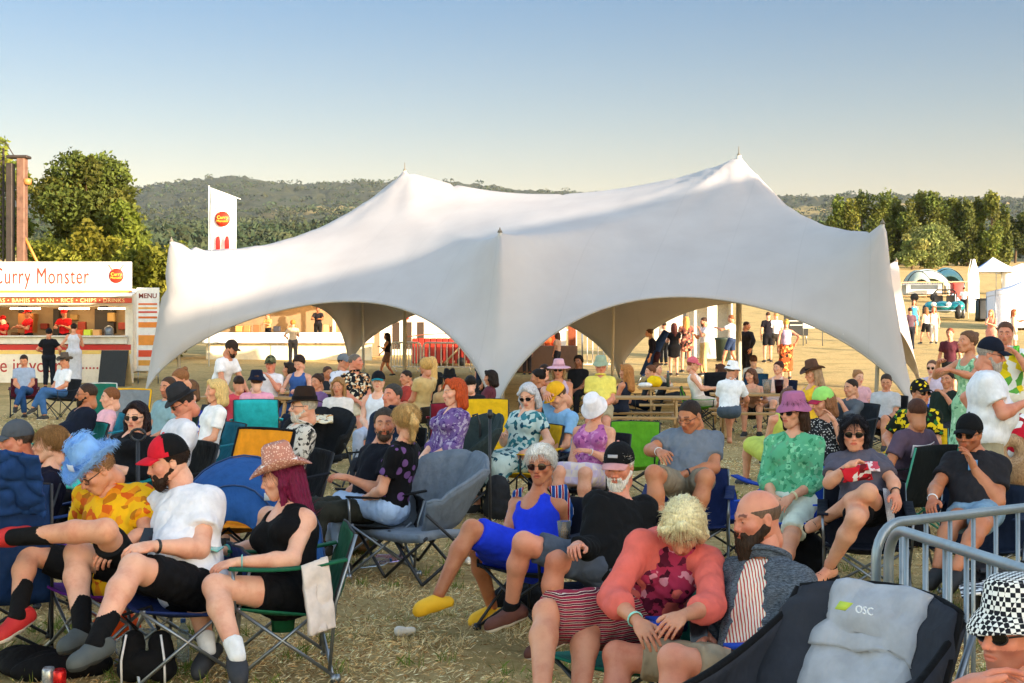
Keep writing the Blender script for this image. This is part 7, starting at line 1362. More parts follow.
    for px, yt, yaw, l_ in ((64, 309, 0, 'server in a red cap and red patterned shirt facing customers in the curry trailer'), (28, 309, 50, 'server in a plain red top working at the back of the curry trailer'), (3, 316, 30, 'server in red at the left edge of the curry trailer hatch')):
        staff(l_, px, yt, FPX/44.0, yaw, dict(sex='m', skin='m', top=('tee', K_('d01c20')), bot=('trousers', K_('202020')), hat=('cap', K_('c81c1c'), K_('c81c1c')), hair=('short', '301c14')), 0.48, arms=('phone', 'table'))
    staff('cook in a dark t-shirt leaning on the raised hatch of the cream trailer', 318, 306, 25.5, 5, dict(sex='m', skin='d', top=('tee', K_('2c2830')), bot=('trousers', K_('202020')), hair=('short', '150f0c')), 0.5, arms=('table', 'table'))
    staff('server in a cream shirt and dark apron at the left of the cream trailer', 268, 314, 25.5, 30, dict(sex='m', skin='m', top=('tee', K_('d8a868')), bot=('trousers', K_('202028')), hair=('short', '8a5030')), 0.5, arms=('phone', 'table'))
    S_('person with orange hair in a beige top and grey skirt waiting at the cream trailer', 293, 320, 27.5, 175, dict(sex='f', skin='f', top=('tee', K_('d8b894')), bot=('trousers', K_('5c5450')), hair=('curly', 'd87830')), arms=('rest', 'phone'))
    S_('person in a dark vest and bare legs walking past the white barrier', 387, 343, 31, 90, dict(sex='f', skin='t', top=('tank', K_('2c2430')), bot=('shorts', K_('7c5c50')), hair=('long', '2a1a14')), legs='walk', arms=('phone', 'swing'))
    for i, (px, yt, s, c, l_) in enumerate(((557, 341, 30, 'c8a088', 'person in a peach top standing by the black and white barrier'), (548, 346, 29, 'd86030', 'person in an orange top at the left end of the right arch'), (527, 350, 30, '6a5048', 'person in brown queueing by the centre leg'))):
        S_(l_, px, yt, s, 120+30*i, dict(sex='f', skin='m', top=('tee', K_(c)), bot=('trousers', K_('40404c')), hair=('bob', ['5a3828', 'b07848', '2a1c16'][i])))
    for i, (px, yt, s, c, l_) in enumerate(((480, 364, 46, '1c2c4c', 'person in dark navy standing inside the marquee behind the red chair'), (664, 322, 27, 'c8b0a0', 'person in a pale top by the blue furled parasol'), (718, 312, 24, 'a88870', 'person half hidden behind the bearded man beyond the arch'))):
        S_(l_, px, yt, s, 60+90*i, dict(sex='m', skin='m', top=('tee', K_(c)), bot=('trousers', K_('30343c')), hair=('short', '2c2018')))
def back_row():
    L = [(181, 392, 74, 60, 'f', 'd8dce4', 'bob', '6a4a30', 'woman in pale blue behind the blonde woman, by the left marquee leg'), (236, 384, 66, 150, 'm', 'c84858', 'crop', '2c1c14', 'man in a red top bending beside the leaning man'), (312, 384, 64, 40, 'f', '7c5c88', 'bun', '3a2418', 'woman in a violet top behind the black bucket chair'),
         (331, 372, 52, -40, 'm', '30343c', 'short', '4a3020', 'man in charcoal beyond the black bucket chair'), (336, 384, 70, 10, 'f', 'e0d8d0', 'long', '9a7448', 'woman in cream left of the tropical shirt man'), (400, 372, 58, 60, 'm', 'a83c34', 'crop', '2a1c14', 'man in brick red between the pole and the gold dress woman'),
         (470, 378, 66, 175, 'm', '22262e', 'short', '17110e', 'dark clothed man with his back turned by the centre leg'), (484, 372, 58, 100, 'f', '64303c', 'bob', '20140f', 'woman in maroon at the foot of the centre marquee leg'), (541, 366, 56, 30, 'm', '8a5a3c', 'short', '2a1a12', 'man in rust brown left of the pink sun hat woman'),
         (645, 372, 50, 80, 'f', '3c4450', 'bun', '6a4028', 'woman in slate grey at the far side of the yellow bag table'), (662, 366, 46, -60, 'm', 'c8c0b4', 'short', '5a3c28', 'man in stone colour at the far end of the yellow bag table'), (715, 366, 48, 120, 'f', 'b86c50', 'long', '4a2c1c', 'woman in terracotta behind the pink cap woman'),
         (845, 384, 72, 60, 'm', '5a6068', 'crop', '2c1e16', 'man in grey half hidden by the right arch pole'), (862, 372, 58, -20, 'f', 'd0a0a8', 'bun', 'a07048', 'woman in dusty pink beside the right marquee leg'), (944, 372, 74, 40, 'm', '2c3c34', 'short', '2a1c14', 'man in dark green behind the charcoal t-shirt man')]
    for px, yt, s, yaw, sx, c, hr, hc_, l_ in L:
        seated(l_, px, yt, yaw, dict(sex=sx, skin='mfpt'[px % 4], top=(['tee', 'shirt', 'mid'][px % 3], K_(c)), bot=(['trousers', 'shorts'][px % 2], K_(['2c3448', '8a7c64', '30343c'][px % 3])), hair=(hr, hc_)), s=s, arms=[('lap', 'lap'), ('phone', 'lap'), ('drink', 'lap')][px % 3], chair=dict(label='camping chair of the '+' '.join(l_.split()[:12]), col=['1c2030', '3a4048', '24405c', '20382c'][px % 4]) if px % 2 else None)
near_people(); mid_people(); back_row(); standing_people()
# ------------------------------------------------------------------ furniture without sitters, bags, drinks, barriers
def can(label, x, y, z, c, r=0.033, h=0.115, cat='can', tilt=0):
    o = simple('drink_can', label, cat, (x, y, z), lambda g: g.lathe([(0.001, 0.004), (r*0.75, 0.0), (r, 0.012), (r, h-0.014), (r*0.78, h), (r*0.7, h-0.003), (0.001, h-0.004)], 20), [paint(c, 0.25, 0.5)]); o.rotation_euler[1] = tilt; return o
def bottle(label, x, y, z, c, h=0.22, tilt=0, rz=0, clear=True):
    m = glassy(c) if clear else paint(c, 0.3)
    root = thing('bottle', label, 'bottle', (x, y, z)); root.rotation_euler = (0, tilt, rz)
    part('body', lambda g: g.lathe([(0.001, 0), (0.032, 0.002), (0.034, 0.02), (0.032, 0.09), (0.034, 0.12), (0.03, h*0.78), (0.014, h*0.92), (0.013, h)], 18), m, root); part('lid', lambda g: g.lathe([(0.015, h-0.004), (0.0155, h+0.012), (0.012, h+0.016), (0.001, h+0.016)], 14), paint('2c60b0', 0.4), root); return root
def glassy(c):
    key = ('gl', c)
    if key in MC: return MC[key]
    m, n, l, b = nodes('clear_'+c); b.inputs['Base Color'].default_value = (*hx(c), 1); b.inputs['Transmission Weight'].default_value = 0.85; b.inputs['Roughness'].default_value = 0.12; b.inputs['IOR'].default_value = 1.2; MC[key] = m; return m
def cup(label, p, c='e8e8e8', r=0.042, h=0.12, fill='c88a30'):
    root = thing('plastic_cup', label, 'cup', p); part('beaker', lambda g: g.lathe([(0.001, 0.002), (r*0.72, 0), (r, h), (r*0.97, h), (r*0.70, 0.004), (0.001, 0.004)], 20, close=False), glassy(c), root); part('drink', lambda g: g.lathe([(0.001, 0.006), (r*0.69, 0.006), (r*0.84, h*0.55), (0.001, h*0.55)], 18), paint(fill, 0.2), root); return root
def phone(label, p, R, c='14161a'):
    o = simple('phone', label, 'phone', p, lambda g: g.box((0, 0, 0), (0.074, 0.15, 0.009), R=R, bev=0.003), paint(c, 0.15), smooth=False); return o
def blob(name, label, cat, loc, prims, mats, h=0.012, amp=0.008, f=18, seed=1):
    V, F = sdf(prims, h, lambda P: amp*(wob(P, f, seed)+0.8*crease(P, f, seed+3)-0.5)); g = Geo(); g.add(V, F); o = g.obj(name, mats); o.location = tuple(loc); return tag(o, label, cat)
def sheet(name, label, cat, corners, mat, nu=26, nv=22, amp=0.01, thick=0.012, seed=2, sag=0.0, group=None):
    c = [np.asarray(q, float) for q in corners]; u = np.linspace(0, 1, nu)[:, None, None]; v = np.linspace(0, 1, nv)[None, :, None]
    P = c[0]*(1-u)*(1-v)+c[1]*u*(1-v)+c[2]*u*v+c[3]*(1-u)*v; N = ndir(np.cross(c[1]-c[0], c[3]-c[0])); d = (wob(P.reshape(-1, 3), 12, seed)+crease(P.reshape(-1, 3), 16, seed+1)).reshape(nu, nv)*amp
    P = P+N*d[..., None]; P[..., 2] -= (sag*np.sin(PI*u)*np.sin(PI*v))[..., 0]; o0 = P.reshape(-1, 3).mean(0); g = Geo(); g.grid(P-o0, 0, thick); o = g.obj(name, mat); o.location = tuple(o0); return tag(o, label, cat, group)
def small_things():
    # the empty padded double chair, and others nobody sits in
    b = at(418, 134); moon_chair('wide light grey padded double camping chair standing empty left of the blue dress woman', b[0], b[1], 50, '6e7884', lining='7c8692', w=1.02, hb=0.98, name='double_camping_chair')
    b = at(318, 84); moon_chair('black padded bucket chair with a patterned blanket, seen in the left crowd', b[0], b[1], 8, '24262a', w=0.84, hb=0.98)
    sheet('blanket', 'orange, white and black patterned blanket folded on the black bucket chair', 'blanket', [at(303, 86, 424), at(333, 86, 424), at(333, 80, 412), at(303, 80, 412)], K_('e8d8b8', 'floral', 'e09030', '303038', 1.4), amp=0.02)
    empty_recliner(); barrier_near()
    b = at(117, 76); camp_chair('grey folding chair with bright yellow sides standing empty by the truck', b[0], b[1], 8, '7c848c', trim='e8b020', hb=1.05, w=0.6, seat=0.42)
    b = at(101, 56); camp_chair('green folding chair with white edging standing in front of the truck', b[0], b[1], -15, '1c6454', trim='c0c4c0', hb=0.9)
    b = at(222, 134); camp_chair('bright orange folding chair with black edging behind the blue pop up tent', b[0], b[1], 35, 'e8921c', trim='18181c', hb=1.06, w=0.62, arms=False)
    b = at(631, 92); camp_chair('lime green folding chair with a white mark, empty beside the older woman', b[0], b[1], 12, '5c9c24', hb=0.82)
    b = at(483, 84); camp_chair('bright yellow folding chair standing empty by the centre marquee leg', b[0], b[1], 4, 'd8ac18', hb=1.0)
    b = at(716, 49); camp_chair('black and white zigzag patterned folding chair at the far picnic table', b[0], b[1], 175, '1c1e28', hb=1.02, w=0.7)
    b = at(703, 128); camp_chair('bright blue folding chair standing empty beside the grey t-shirt man', b[0]+0.22, b[1]+0.2, -25, '1c3c94', hb=0.52, seat=0.38)
    b = at(-14, 176); camp_chair('dark blue folding chair draped with clothes at the bottom left edge', b[0]+0.05, b[1], 160, '1c3868', hb=0.98, w=0.6)
    # blue pop up tent
    b = at(243, 142); root = thing('pop_up_tent', 'small blue pop up beach tent behind the cowboy hat woman', 'beach tent', b)
    th = np.linspace(0, PI, 21)[:, None]; v = np.linspace(-1, 1, 15)[None]; P = np.stack([0.60*np.cos(th)*(1-0.45*v**2), 0.45*v+0*th, 0.93*np.sin(th)*np.sqrt(1-0.65*v**2)], -1); P += 0.012*wob(P.reshape(-1, 3), 9, 3).reshape(21, 15)[..., None]
    part('canopy', lambda g: g.grid(P, 0, 0.008), K_('24508c'), root)
    for vv in (2, 7, 12): part('hoop', lambda g: g.tube(P[:, vv]*1.012, 0.007, 6), paint('203a68', 0.4), root)
    part('label_strip', lambda g: g.box((0.30, -0.40, 0.70), (0.16, 0.015, 0.05)), K_('d8dce0'), root)
    # picnic tables
    for px, s, yaw, l_ in ((252, 60, 8, 'picnic table with drinks under the left arch of the marquee'), (305, 55, -5, 'picnic table behind the black bucket chair, farther under the left arch'), (636, 60, 5, 'short end of a picnic table right of the yellow polo shirt man'), (684, 51, 3, 'picnic table with a yellow bag on top, left of the pink cap woman'), (762, 57, 6, 'picnic table with jugs on top behind the white bucket hat man')):
        b = at(px, s); picnic_table(l_, b[0], b[1], yaw)
    for px, s, c, l_ in ((276, 59, 'e86078', 'pink plastic cup on the left arch picnic table'), (246, 61, 'e84878', 'bright pink bottle cup by the leaning man'), (292, 59, '60c0e0', 'pale blue plastic cup in front of the dungarees person'), (767, 57, 'e8e8e8', 'clear plastic jug on the table by the strappy top woman'), (790, 58, 'd8d0e0', 'clear wine cup in front of the floppy hat woman'), (779, 57, '5a2030', 'dark red cup beside the clear jug')):
        b = at(px, s); cup(l_, (b[0], b[1], b[2]+0.76), c, 0.05 if 'jug' not in l_ else 0.085, 0.14 if 'jug' not in l_ else 0.24)
    b = at(655, 51); blob('bag', 'yellow plastic bag on the picnic table', 'bag', (b[0], b[1], 0.86), [ell((0, 0, 0), (0.15, 0.11, 0.11))], K_('ecc418'), 0.02, 0.02)
    b = at(645, 51); blob('paper_parcel', 'white food parcel left on the picnic table end', 'parcel', (b[0], b[1]-0.1, 0.80), [ell((0, 0, 0), (0.14, 0.1, 0.05))], K_('e8e4e0'), 0.02, 0.012)
    b = at(668, 51); bottle('dark wine bottle standing on the picnic table by the yellow bag', b[0], b[1], 0.76, '203028', 0.3, clear=False)
    b = at(275, 60); blob('paper_parcel', 'white and blue heap of napkins on the left arch picnic table', 'parcel', (b[0]+0.6, b[1], 0.80), [ell((0, 0, 0), (0.25, 0.14, 0.07))], K_('d0dce8', 'floral', '5088c8', 'e8e8e8', 1), 0.02, 0.02)
    # things held or worn loosely
    p = at(564, 171, 536); cup('clear plastic cup with amber drink held by the white bearded man', (p[0], p[1]-0.02, p[2]-0.03))
    p = at(150, 184, 541); phone('black phone held by the bearded man in the white t-shirt', p+np.array([0, -0.04, 0.03]), np.array(Matrix.Rotation(0.5, 3, 'X')))
    p = at(697, 238, 632); phone('black phone held upright by the man in the fleece jacket', p+np.array([0, -0.05, 0.03]), np.array(Matrix.Rotation(1.2, 3, 'X')))
    p = at(216, 186, 552); phone('phone with a pale teal case held by the cowboy hat woman', p+np.array([0, -0.04, 0.03]), np.array(Matrix.Rotation(0.3, 3, 'Y')), '70b8b0')
    p = at(1012, 84, 352); can('bright green drink can held by the lemon shirt man', p[0], p[1]-0.15, p[2]-0.05, '58b838', 0.036, 0.13)
    p = at(676, 218, 612); can('dark blue drink can in the chair arm beside the coral cardigan woman', p[0], p[1]-0.18, p[2]-0.05, '1c3470')
    p = at(400, 118, 452); cup('amber drink in a plastic cup left of the copper haired woman', p)
    p = at(370, 132, 430)
    # towel over the blue dress woman's shoulders
    st = K_('1c4c9c', 'stripe', 'e8e8ec', 'a83040', 0.9)
    sheet('striped_towel', 'blue, white and red striped towel draped behind the blue dress woman', 'towel', [at(550, 161, 487), at(565, 160, 484), at(584, 157, 545), at(562, 158, 556)], st, amp=0.02, thick=0.02); sheet('striped_towel', 'blue and white striped towel edge on the blue dress woman, camera left shoulder', 'towel', [at(514, 160, 492), at(524, 160, 488), at(514, 158, 526), at(504, 158, 522)], st, amp=0.008)
    # jumper on the chair
    sheet('beige_jumper', 'cream jumper hanging over the back arm of the green edged chair', 'jumper', [at(302, 196, 566), at(328, 194, 556), at(334, 196, 628), at(310, 200, 636)], K_('d8c8bc'), amp=0.02, thick=0.03)
    # on the ground, front left
    b = at(152, 192); root = thing('rucksack', 'small black rucksack with white piping standing under the white t-shirt man', 'rucksack', b+np.array([0, -0.1, 0])); V, F = sdf([cone((-0.08, 0, 0.08), (-0.07, 0, 0.22), 0.075, 0.06, 0.04), cone((0.08, 0, 0.08), (0.07, 0, 0.22), 0.075, 0.06, 0.04), ell((0, -0.06, 0.11), (0.08, 0.05, 0.08), None, 0.03)], 0.01, lambda P: 0.006*crease(P, 20, 3)); part('bag_body', lambda g: g.add(V, F), K_('15161a'), root)
    for sx in (-0.11, 0.11): part('piping', lambda g: g.tube([(sx, -0.075, 0.02), (sx, -0.085, 0.14), (sx*0.8, -0.07, 0.27)], 0.006, 6), K_('e0e0e4'), root)
    part('strap', lambda g: g.tube([(-0.05, 0, 0.28), (-0.12, -0.02, 0.36), (0.02, 0, 0.40), (0.06, 0, 0.28)], 0.010, 6), K_('18181c'), root)
    b = at(44, 190); blob('black_hoodie', 'crumpled black hoodie with white lettering lying on the grass at bottom left', 'hoodie', b, [ell((0.02, 0, 0.05), (0.26, 0.16, 0.07)), ell((-0.12, 0.1, 0.06), (0.18, 0.12, 0.06)), ell((0.22, 0.06, 0.05), (0.13, 0.1, 0.06))], K_('141418'), 0.012, 0.022, 12)
    for px, py, s, c, l_ in ((66, 0, 196, 'c81c20', 'red drink can standing by the bearded man in the red cap'), (55, 0, 195, 'b0b4b8', 'silver drink can left of the red drink can')):
        b = at(px, s); can(l_, b[0], b[1]-0.1, b[2], c)
    b = at(134, 186); blob('plastic_bag', 'clear crumpled plastic bag under the front left chairs', 'bag', b+np.array([0.0, 0.2, 0]), [ell((0, 0, 0.07), (0.15, 0.1, 0.09))], glassy('e8eef0'), 0.013, 0.02, 22)
    b = at(176, 188); bottle('clear water bottle standing behind the black rucksack', b[0]-0.02, b[1]+0.25, b[2], 'd8e8f0')
    b = at(270, 182); blob('orange_bag', 'small bright orange bag beneath the purple chair', 'bag', at(112, 176)+np.array([0, 0.1, 0]), [ell((0, 0, 0.1), (0.14, 0.09, 0.10))], K_('e8541c'), 0.014, 0.015)
    b = at(305, 196); root = thing('cup_holder_bag', 'dark green mesh pouch hanging under the green edged chair', 'pouch', (at(283, 186)+np.array([0, 0, 0.20]))); part('pouch', lambda g: g.lathe([(0.001, 0), (0.06, 0.005), (0.068, 0.10), (0.066, 0.10), (0.058, 0.01), (0.001, 0.008)], 18), K_('1c5c3c'), root)
    b = at(362, 128); bottle('clear plastic bottle lying on the grass by the double chair', b[0], b[1]-0.2, b[2]+0.035, 'dce4ec', 0.24, 1.5, 0.3); b = at(378, 126); bottle('pinkish plastic bottle lying right of the clear bottle', b[0], b[1]-0.1, b[2]+0.035, 'd8b8e0', 0.24, 1.5, -0.4)
    b = at(520, 160); blob('black_bag', 'black shoulder bag on the grass under the blue dress woman', 'bag', b+np.array([0.02, 0.3, 0]), [ell((0, 0, 0.09), (0.19, 0.12, 0.10))], K_('16181e'), 0.014, 0.015)
    b = at(322, 124); blob('rucksack', 'brown and olive rucksack on the grass behind the cowboy hat woman', 'rucksack', at(340, 128)+np.array([0, 0.5, 0]), [ell((0, 0, 0.14), (0.28, 0.16, 0.15))], K_('5c4a34', 'floral', '7a5c3c', '3c4428', 1), 0.018, 0.02)
    b = at(528, 100); blob('black_bag', 'dark grey rucksack standing beside the teal floral dress woman', 'rucksack', at(498, 104)+np.array([0, 0.1, 0]), [cone((0, 0, 0.12), (0, 0, 0.32), 0.14, 0.11)], K_('3a3c40'), 0.018, 0.015)
    b = at(800, 134); blob('black_bag', 'black rucksack under the woman in the mint green shirt', 'rucksack', at(808, 140), [cone((0, 0, 0.12), (0, 0, 0.28), 0.13, 0.11)], K_('17181c'), 0.016, 0.014)
    b = at(913, 130); blob('black_bag', 'black cloth bag on the grass beneath the teal framed chair', 'bag', at(912, 118), [ell((0, 0, 0.11), (0.16, 0.12, 0.13))], K_('15151c'), 0.016, 0.014)
    b = at(1015, 170); simple('cool_box', 'black cool box at the right edge behind the barrier', 'cool box', at(1008, 160), lambda g: (g.box((0, 0, 0.17), (0.44, 0.3, 0.32), bev=0.04), g.box((0, 0, 0.345), (0.46, 0.32, 0.03), bev=0.012)), paint('14161c', 0.5))
    b = at(948, 172); sheet('towel', 'black and white patterned cloth lying on the grass behind the barrier', 'cloth', [at(962, 176, 598), at(1000, 176, 592), at(990, 160, 580), at(958, 160, 584)], K_('e8e8e8', 'check', '2a2c34', None, 0.6), amp=0.012)
    # thin poles
    for px, s, y0, y1, l_ in ((490, 124, 535, 412, 'thin black pole standing beside the double camping chair'),):
        b = at(px, s); zt = CH-(y1-HOR)/s; simple('pole', l_, 'pole', b, lambda g: (g.tube([(0, 0, 0), (0, 0, zt)], 0.012, 8), g.lathe([(0.02, 0), (0.03, 0.01), (0.02, 0.03)], 10), g.lathe([(0.016, zt-0.05), (0.026, zt-0.02), (0.014, zt+0.02)], 10)), DARKM)
    b = at(138, 146); zt = CH-(432-HOR)/146; root = thing('flag_pole', 'black pole with a round hoop handle between the front chairs', 'pole', b); part('shaft', lambda g: g.tube([(0, 0, 0), (0, 0, zt-0.06)], 0.014, 8), DARKM, root); part('hoop_handle', lambda g: g.tube([(0.05*math.cos(a), 0, zt-0.02+0.04*math.sin(a)) for a in np.linspace(0, 2*PI, 16)], 0.010, 6), DARKM, root)
    p = at(506, 96, 412); root = thing('walking_stick', 'black hooked walking stick held by the teal floral dress woman', 'walking stick', at(482, 100)); part('shaft', lambda g: g.tube([(0, 0, 0), (-0.02, 0, 0.9), (-0.05, 0, 1.0), (-0.10, 0, 0.98)], 0.012, 8), DARKM, root)
    b = at(889, 146, 520); sheet('hand_fan', 'white cloth fan with black ribs hanging from the chair arm', 'fan', [at(883, 150, 488), at(893, 150, 490), at(895, 152, 526), at(888, 152, 524)], K_('e8e8ee', 'stripe', '202026', None, 5), amp=0.004, thick=0.006)
    b = at(858, 148); sheet('red_bag', 'red and white patterned bag lying across the black bob woman', 'bag', [at(842, 158, 470), at(868, 158, 466), at(872, 156, 478), at(846, 158, 482)], K_('c82030', 'floral', 'e8e0e0', '701820', 1.6), amp=0.015, thick=0.04)
    b = at(1018, 112); blob('red_bag', 'red and white printed bag at the right edge below the white t-shirt man', 'bag', at(1022, 108, 440), [ell((0, 0, 0), (0.14, 0.1, 0.24))], K_('c81c34', 'floral', 'e8e8e8', 'a01828', 1), 0.02, 0.014)
    dog()
    # green dress woman's pouch, cloths thrown over the left edge chair
    sheet('navy_cloth', 'navy blue cloth thrown over the chair back at the left edge', 'cloth', [at(-6, 190, 452), at(38, 190, 457), at(44, 186, 520), at(-8, 186, 512)], K_('1c3c70'), amp=0.035, thick=0.02)
    sheet('turquoise_blanket', 'turquoise blanket spread over knees behind the fluffy hat person', 'blanket', [at(42, 130, 462), at(82, 130, 452), at(88, 140, 490), at(48, 140, 486)], K_('38d0b8'), amp=0.03, thick=0.02)
    r2 = np.random.default_rng(3)
    for i, (px, s, l_, c) in enumerate(((468, 128, 'crushed pale paper cup on the grass right of the double chair', 'e8e4dc'), (300, 150, 'scrap of white paper on the grass behind the cowboy hat woman', 'e8e8e8'), (640, 112, 'white paper cup lying by the lime green chair', 'e4e4e4'), (740, 150, 'small silver drink can lying near the bright blue chair', 'b8bcc0'), (400, 168, 'flattened pale napkin on the straw in the centre gap', 'dcd6cc'))):
        b = at(px, s); blob('litter', l_, 'litter', b, [cone((0, 0, 0.03), (0.07, 0.02, 0.03), 0.03, 0.022)], K_(c), 0.008, 0.008, 30, i)
def empty_recliner():
    b = at(772, 330); root = thing('reclining_camp_chair', 'large empty charcoal camping chair with a pale grey centre panel in the right foreground', 'camping chair', b, None, 50)
    ch, lt, ms = K_('3f434e'), K_('a9abb2'), K_('6a6c74')
    hw = 0.31; z0, z1 = 0.30, 0.93; lean = 0.42
    def panel(u0, u1, v0, v1, off, nu=10, nv=24, puff=0.03):
        u = np.linspace(u0, u1, nu)[:, None]; v = np.linspace(v0, v1, nv)[None]; t = (u-u0)/(u1-u0)
        X = u*hw*(1+0.10*np.sin(PI*v)); Y = -0.20-v*lean+0.10*u**2-0.0*v; Z = z0+v*(z1-z0)+0*u+0.03*(1-u**2)*v
        pf = puff*np.sin(PI*np.clip(t, 0, 1))**0.6*(0.75+0.25*np.cos(v*22)); P = np.stack([X, Y, Z], -1); P[..., 1] += pf*0.8+off; P[..., 2] += pf*0.5
        P += (0.007*wob(P.reshape(-1, 3), 22, 3)-0.012*crease(P.reshape(-1, 3)*np.array([1, 1, 1.6]), 12, 5)).reshape(P.shape[:2])[..., None]; return P
    part('side_panel', lambda g: g.grid(panel(-1, -0.56, 0, 1, 0), 0, 0.05), ch, root); part('side_panel', lambda g: g.grid(panel(0.56, 1, 0, 1, 0), 0, 0.05), ch, root)
    part('centre_panel', lambda g: g.grid(panel(-0.56, 0.56, 0, 0.72, 0.01), 0, 0.05), lt, root); hp = part('head_pillow', lambda g: g.grid(panel(-0.58, 0.58, 0.70, 1.0, 0.012, puff=0.05), 0, 0.06), lt, root)
    u = np.linspace(-1, 1, 30); pts = [(x, -0.20-1.01*lean+0.10*(x/hw)**2, z1+0.03*(1-(x/hw)**2)) for x in np.linspace(-hw, hw, 14)]; part('rim', lambda g: g.tube(pts, 0.016, 7), K_('15161a'), root)
    for sx in (-1, 1):
        part('rim', lambda g: g.tube([(sx*hw*(1+0.10*math.sin(PI*v)), -0.20-v*lean+0.10, z0+v*(z1-z0)) for v in np.linspace(0, 1, 12)], 0.016, 7), K_('15161a'), root)
        bt, bb, fb, ft = np.array([sx*hw*1.0, -0.2-lean+0.08, z1-0.03]), np.array([sx*hw, -0.2, 0.3]), np.array([sx*hw*1.12, 0.36, 0.34]), np.array([sx*hw*1.25, 0.36, 0.62])
        uu = np.linspace(0, 1, 14)[:, None, None]; vv = np.linspace(0, 1, 12)[None, :, None]; P = (bb*(1-uu)+fb*uu)*(1-vv)+(bt*(1-uu)+ft*uu)*vv; P[..., 2] -= (0.07*np.sin(PI*uu)*vv)[..., 0]; P[..., 0] += sx*(0.05*np.sin(PI*uu)*np.sin(PI*vv))[..., 0]
        part('side_wing', lambda g: g.grid(P, 0, 0.03), ch, root); part('wing_rim', lambda g: g.tube(P[:, -1], 0.014, 7), K_('15161a'), root)
        cx, cz = P[7, 6], None; a = np.linspace(0, 2*PI, 21)[:-1]; e1 = ndir(P[11, 6]-P[3, 6]); e2 = ndir(P[7, 10]-P[7, 2]); nn = ndir(np.cross(e1, e2)); ov = cx-nn*sx*0.0+np.cos(a)[:, None]*e1*0.10+np.sin(a)[:, None]*e2*0.15
        for off in (-0.024, 0.024): part('mesh_window', lambda g: g.add(np.concatenate([[cx+nn*off], ov+nn*off]), np.array([[0, i+1, (i+1) % 20+1] for i in range(20)])), ms, root)
        for a_, b_ in (((sx*hw, 0.36, 0.02), (sx*hw, -0.32, 0.42)), ((sx*hw, -0.42, 0.02), (sx*hw, 0.30, 0.40)), ((sx*hw*1.02, -0.24, 0.3), (sx*hw*1.02, -0.2-lean, z1-0.02))): part('leg', lambda g: g.tube([a_, b_], 0.012, 8), STEEL, root)
        part('armrest', lambda g: g.box((sx*hw*1.1, 0.02, 0.62), (0.08, 0.46, 0.03), bev=0.012), K_('20242c'), root)
    for y in (0.33, -0.38): part('leg', lambda g: g.tube([(-hw, y, 0.02), (hw, y*0.8, 0.38)], 0.012, 8), STEEL, root); part('leg', lambda g: g.tube([(hw, y, 0.02), (-hw, y*0.8, 0.38)], 0.012, 8), STEEL, root)
    uu = np.linspace(-1, 1, 11)[:, None]; vv = np.linspace(0, 1, 10)[None]; part('seat', lambda g: g.grid(np.stack([uu*hw+0*vv, 0.32-vv*0.56+0*uu, 0.40-0.07*vv-0.05*(1-uu**2)], -1), 0, 0.04), lt, root)
    part('green_mark', lambda g: g.grid(np.array([[(0.06, -0.20-0.80*lean+0.150, z0+0.845*(z1-z0)+0.078), (0.05, -0.20-0.80*lean+0.135, z0+0.845*(z1-z0)+0.103)], [(0.02, -0.20-0.80*lean+0.150, z0+0.845*(z1-z0)+0.078), (0.0, -0.20-0.80*lean+0.135, z0+0.845*(z1-z0)+0.103)]]), 0, 0.003), paint('b8cc40', 0.6), root)
    lg = text_part('OSC', 0.035, paint('f0f2f4', 0.6), root, (-0.04, -0.20-0.86*lean+0.155, z0+0.86*(z1-z0)+0.075), ((-1, 0, 0), (0, 0.45, 0.89), (0, 0.89, 0.45)), ext=0.002)
    part('tag', lambda g: g.tube([(hw+0.01, -0.62, 0.84), (hw+0.05, -0.62, 0.80), (hw+0.05, -0.62, 0.75)], 0.01, 6), K_('17181c'), root)
def barrier_near():
    gs = paint('8a969e', 0.38, 0.55, 0.25, 'galvanised')
    A = at(876, 272); B = at(1100, 236); C_ = at(1130, 385)
    railing('galvanised steel crowd barrier in the right foreground running away to the right edge', 'crowd_barrier', [tuple(A), tuple(B)], 1.10, 9, gs, 0.0185, 'barrier', True, 'steel crowd barriers at the right front', barr=0.009)
    A2 = A+np.array([0.03, -0.06, 0]); railing('nearer galvanised steel crowd barrier in the right foreground, running towards the camera', 'crowd_barrier', [tuple(A2), tuple(C_)], 1.10, 9, gs, 0.0185, 'barrier', True, 'steel crowd barriers at the right front', barr=0.009)
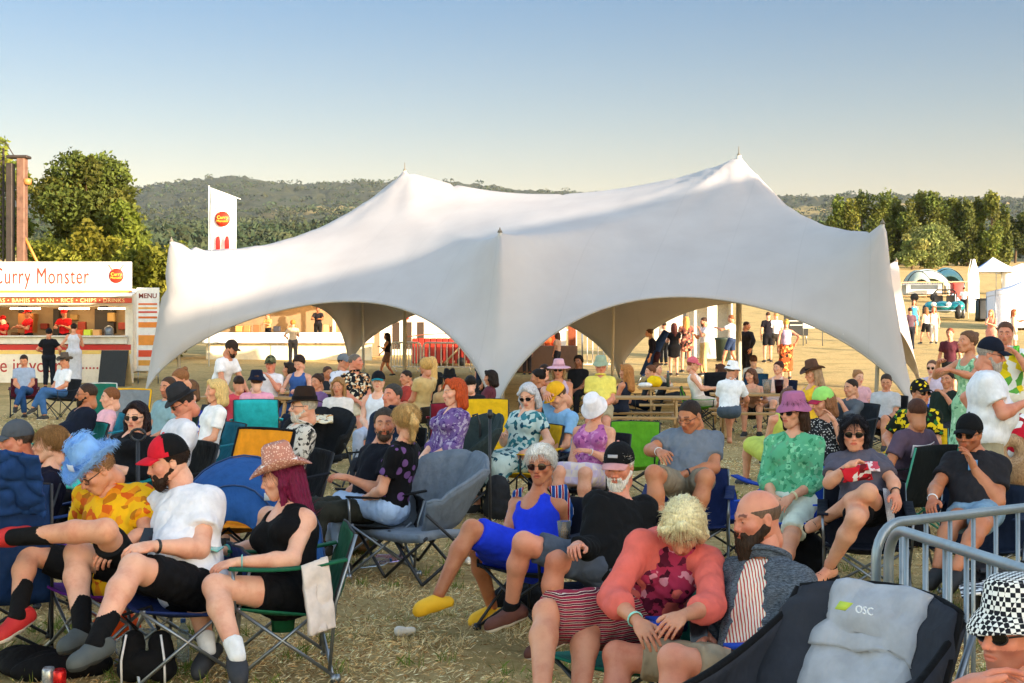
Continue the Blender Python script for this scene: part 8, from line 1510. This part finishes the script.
def dog():
    b = at(1018, 110, 516); b[2] = 0; root = thing('dog', 'large tan dog with a curled pale grey tail at the right edge', 'dog', b, None)
    P = [cone((0.0, 0, 0.56), (0.52, 0, 0.60), 0.13, 0.16, 0.06), ell((0.1, 0, 0.5), (0.2, 0.12, 0.13), None, 0.05), cone((0.6, 0, 0.66), (0.78, 0, 0.85), 0.11, 0.09, 0.05), ell((0.86, 0, 0.92), (0.11, 0.085, 0.09), None, 0.03), cone((0.92, 0, 0.9), (1.05, 0, 0.86), 0.05, 0.035, 0.02), cone((0.84, -0.05, 0.98), (0.83, -0.06, 1.07), 0.025, 0.01, 0.01), cone((0.84, 0.05, 0.98), (0.83, 0.06, 1.07), 0.025, 0.01, 0.01)]
    for y in (-0.09, 0.09):
        P += [cone((-0.02, y, 0.50), (0.08, y, 0.32), 0.10, 0.055, 0.04), cone((0.08, y, 0.32), (-0.08, y, 0.20), 0.05, 0.03, 0.02), cone((-0.08, y, 0.20), (-0.04, y, 0.04), 0.028, 0.026, 0.01), cone((-0.04, y, 0.03), (0.03, y, 0.025), 0.03, 0.024, 0.01),
              cone((0.56, y, 0.5), (0.54, y, 0.3), 0.07, 0.04, 0.03), cone((0.54, y, 0.3), (0.56, y, 0.04), 0.035, 0.028, 0.02), cone((0.56, y, 0.03), (0.62, y, 0.025), 0.03, 0.024, 0.01)]
    a = np.linspace(-0.3, 3.9, 9); tp = np.stack([-0.12-0.10*np.cos(a)*-1*-1+0.05, 0*a, 0.74+0.10*np.sin(a)], -1)
    P.append(cone((-0.08, 0, 0.6), tp[0], 0.05, 0.05, 0.03)); P += [cone(tp[i], tp[i+1], 0.055, 0.05, 0.02) for i in range(8)]
    V, F = sdf(P, 0.014, lambda Q: 0.006*wob(Q, 70, 2)); C = np.ones((len(V), 3)); grey = ((V-np.array([-0.12, 0, 0.74]))**2).sum(1) < 0.03; C[grey] = (1.3, 1.5, 1.9); C[V[:, 2] < 0.12] = (1.5, 1.6, 1.8)
    g = Geo(); g.add(V, F, 0, C); g.obj('body', skin('b88c64') if False else furmat(), root)
def furmat():
    m, n, l, b = nodes('dog_fur'); a = n.new('ShaderNodeAttribute'); a.attribute_name = 'tint'; mx = n.new('ShaderNodeMixRGB'); mx.blend_type = 'MULTIPLY'; mx.inputs[0].default_value = 1; nz = noise(n, l, tc(n, l, (90, 90, 30)), 1, 4)
    l.new(ramp(n, l, nz, [(0.3, hx('7a5838')), (0.7, hx('b08a60'))]), mx.inputs[1]); l.new(a.outputs[0], mx.inputs[2]); l.new(mx.outputs[0], b.inputs['Base Color']); b.inputs['Roughness'].default_value = 0.9; bump(n, l, b, nz, 0.8, 0.01); return m
small_things()
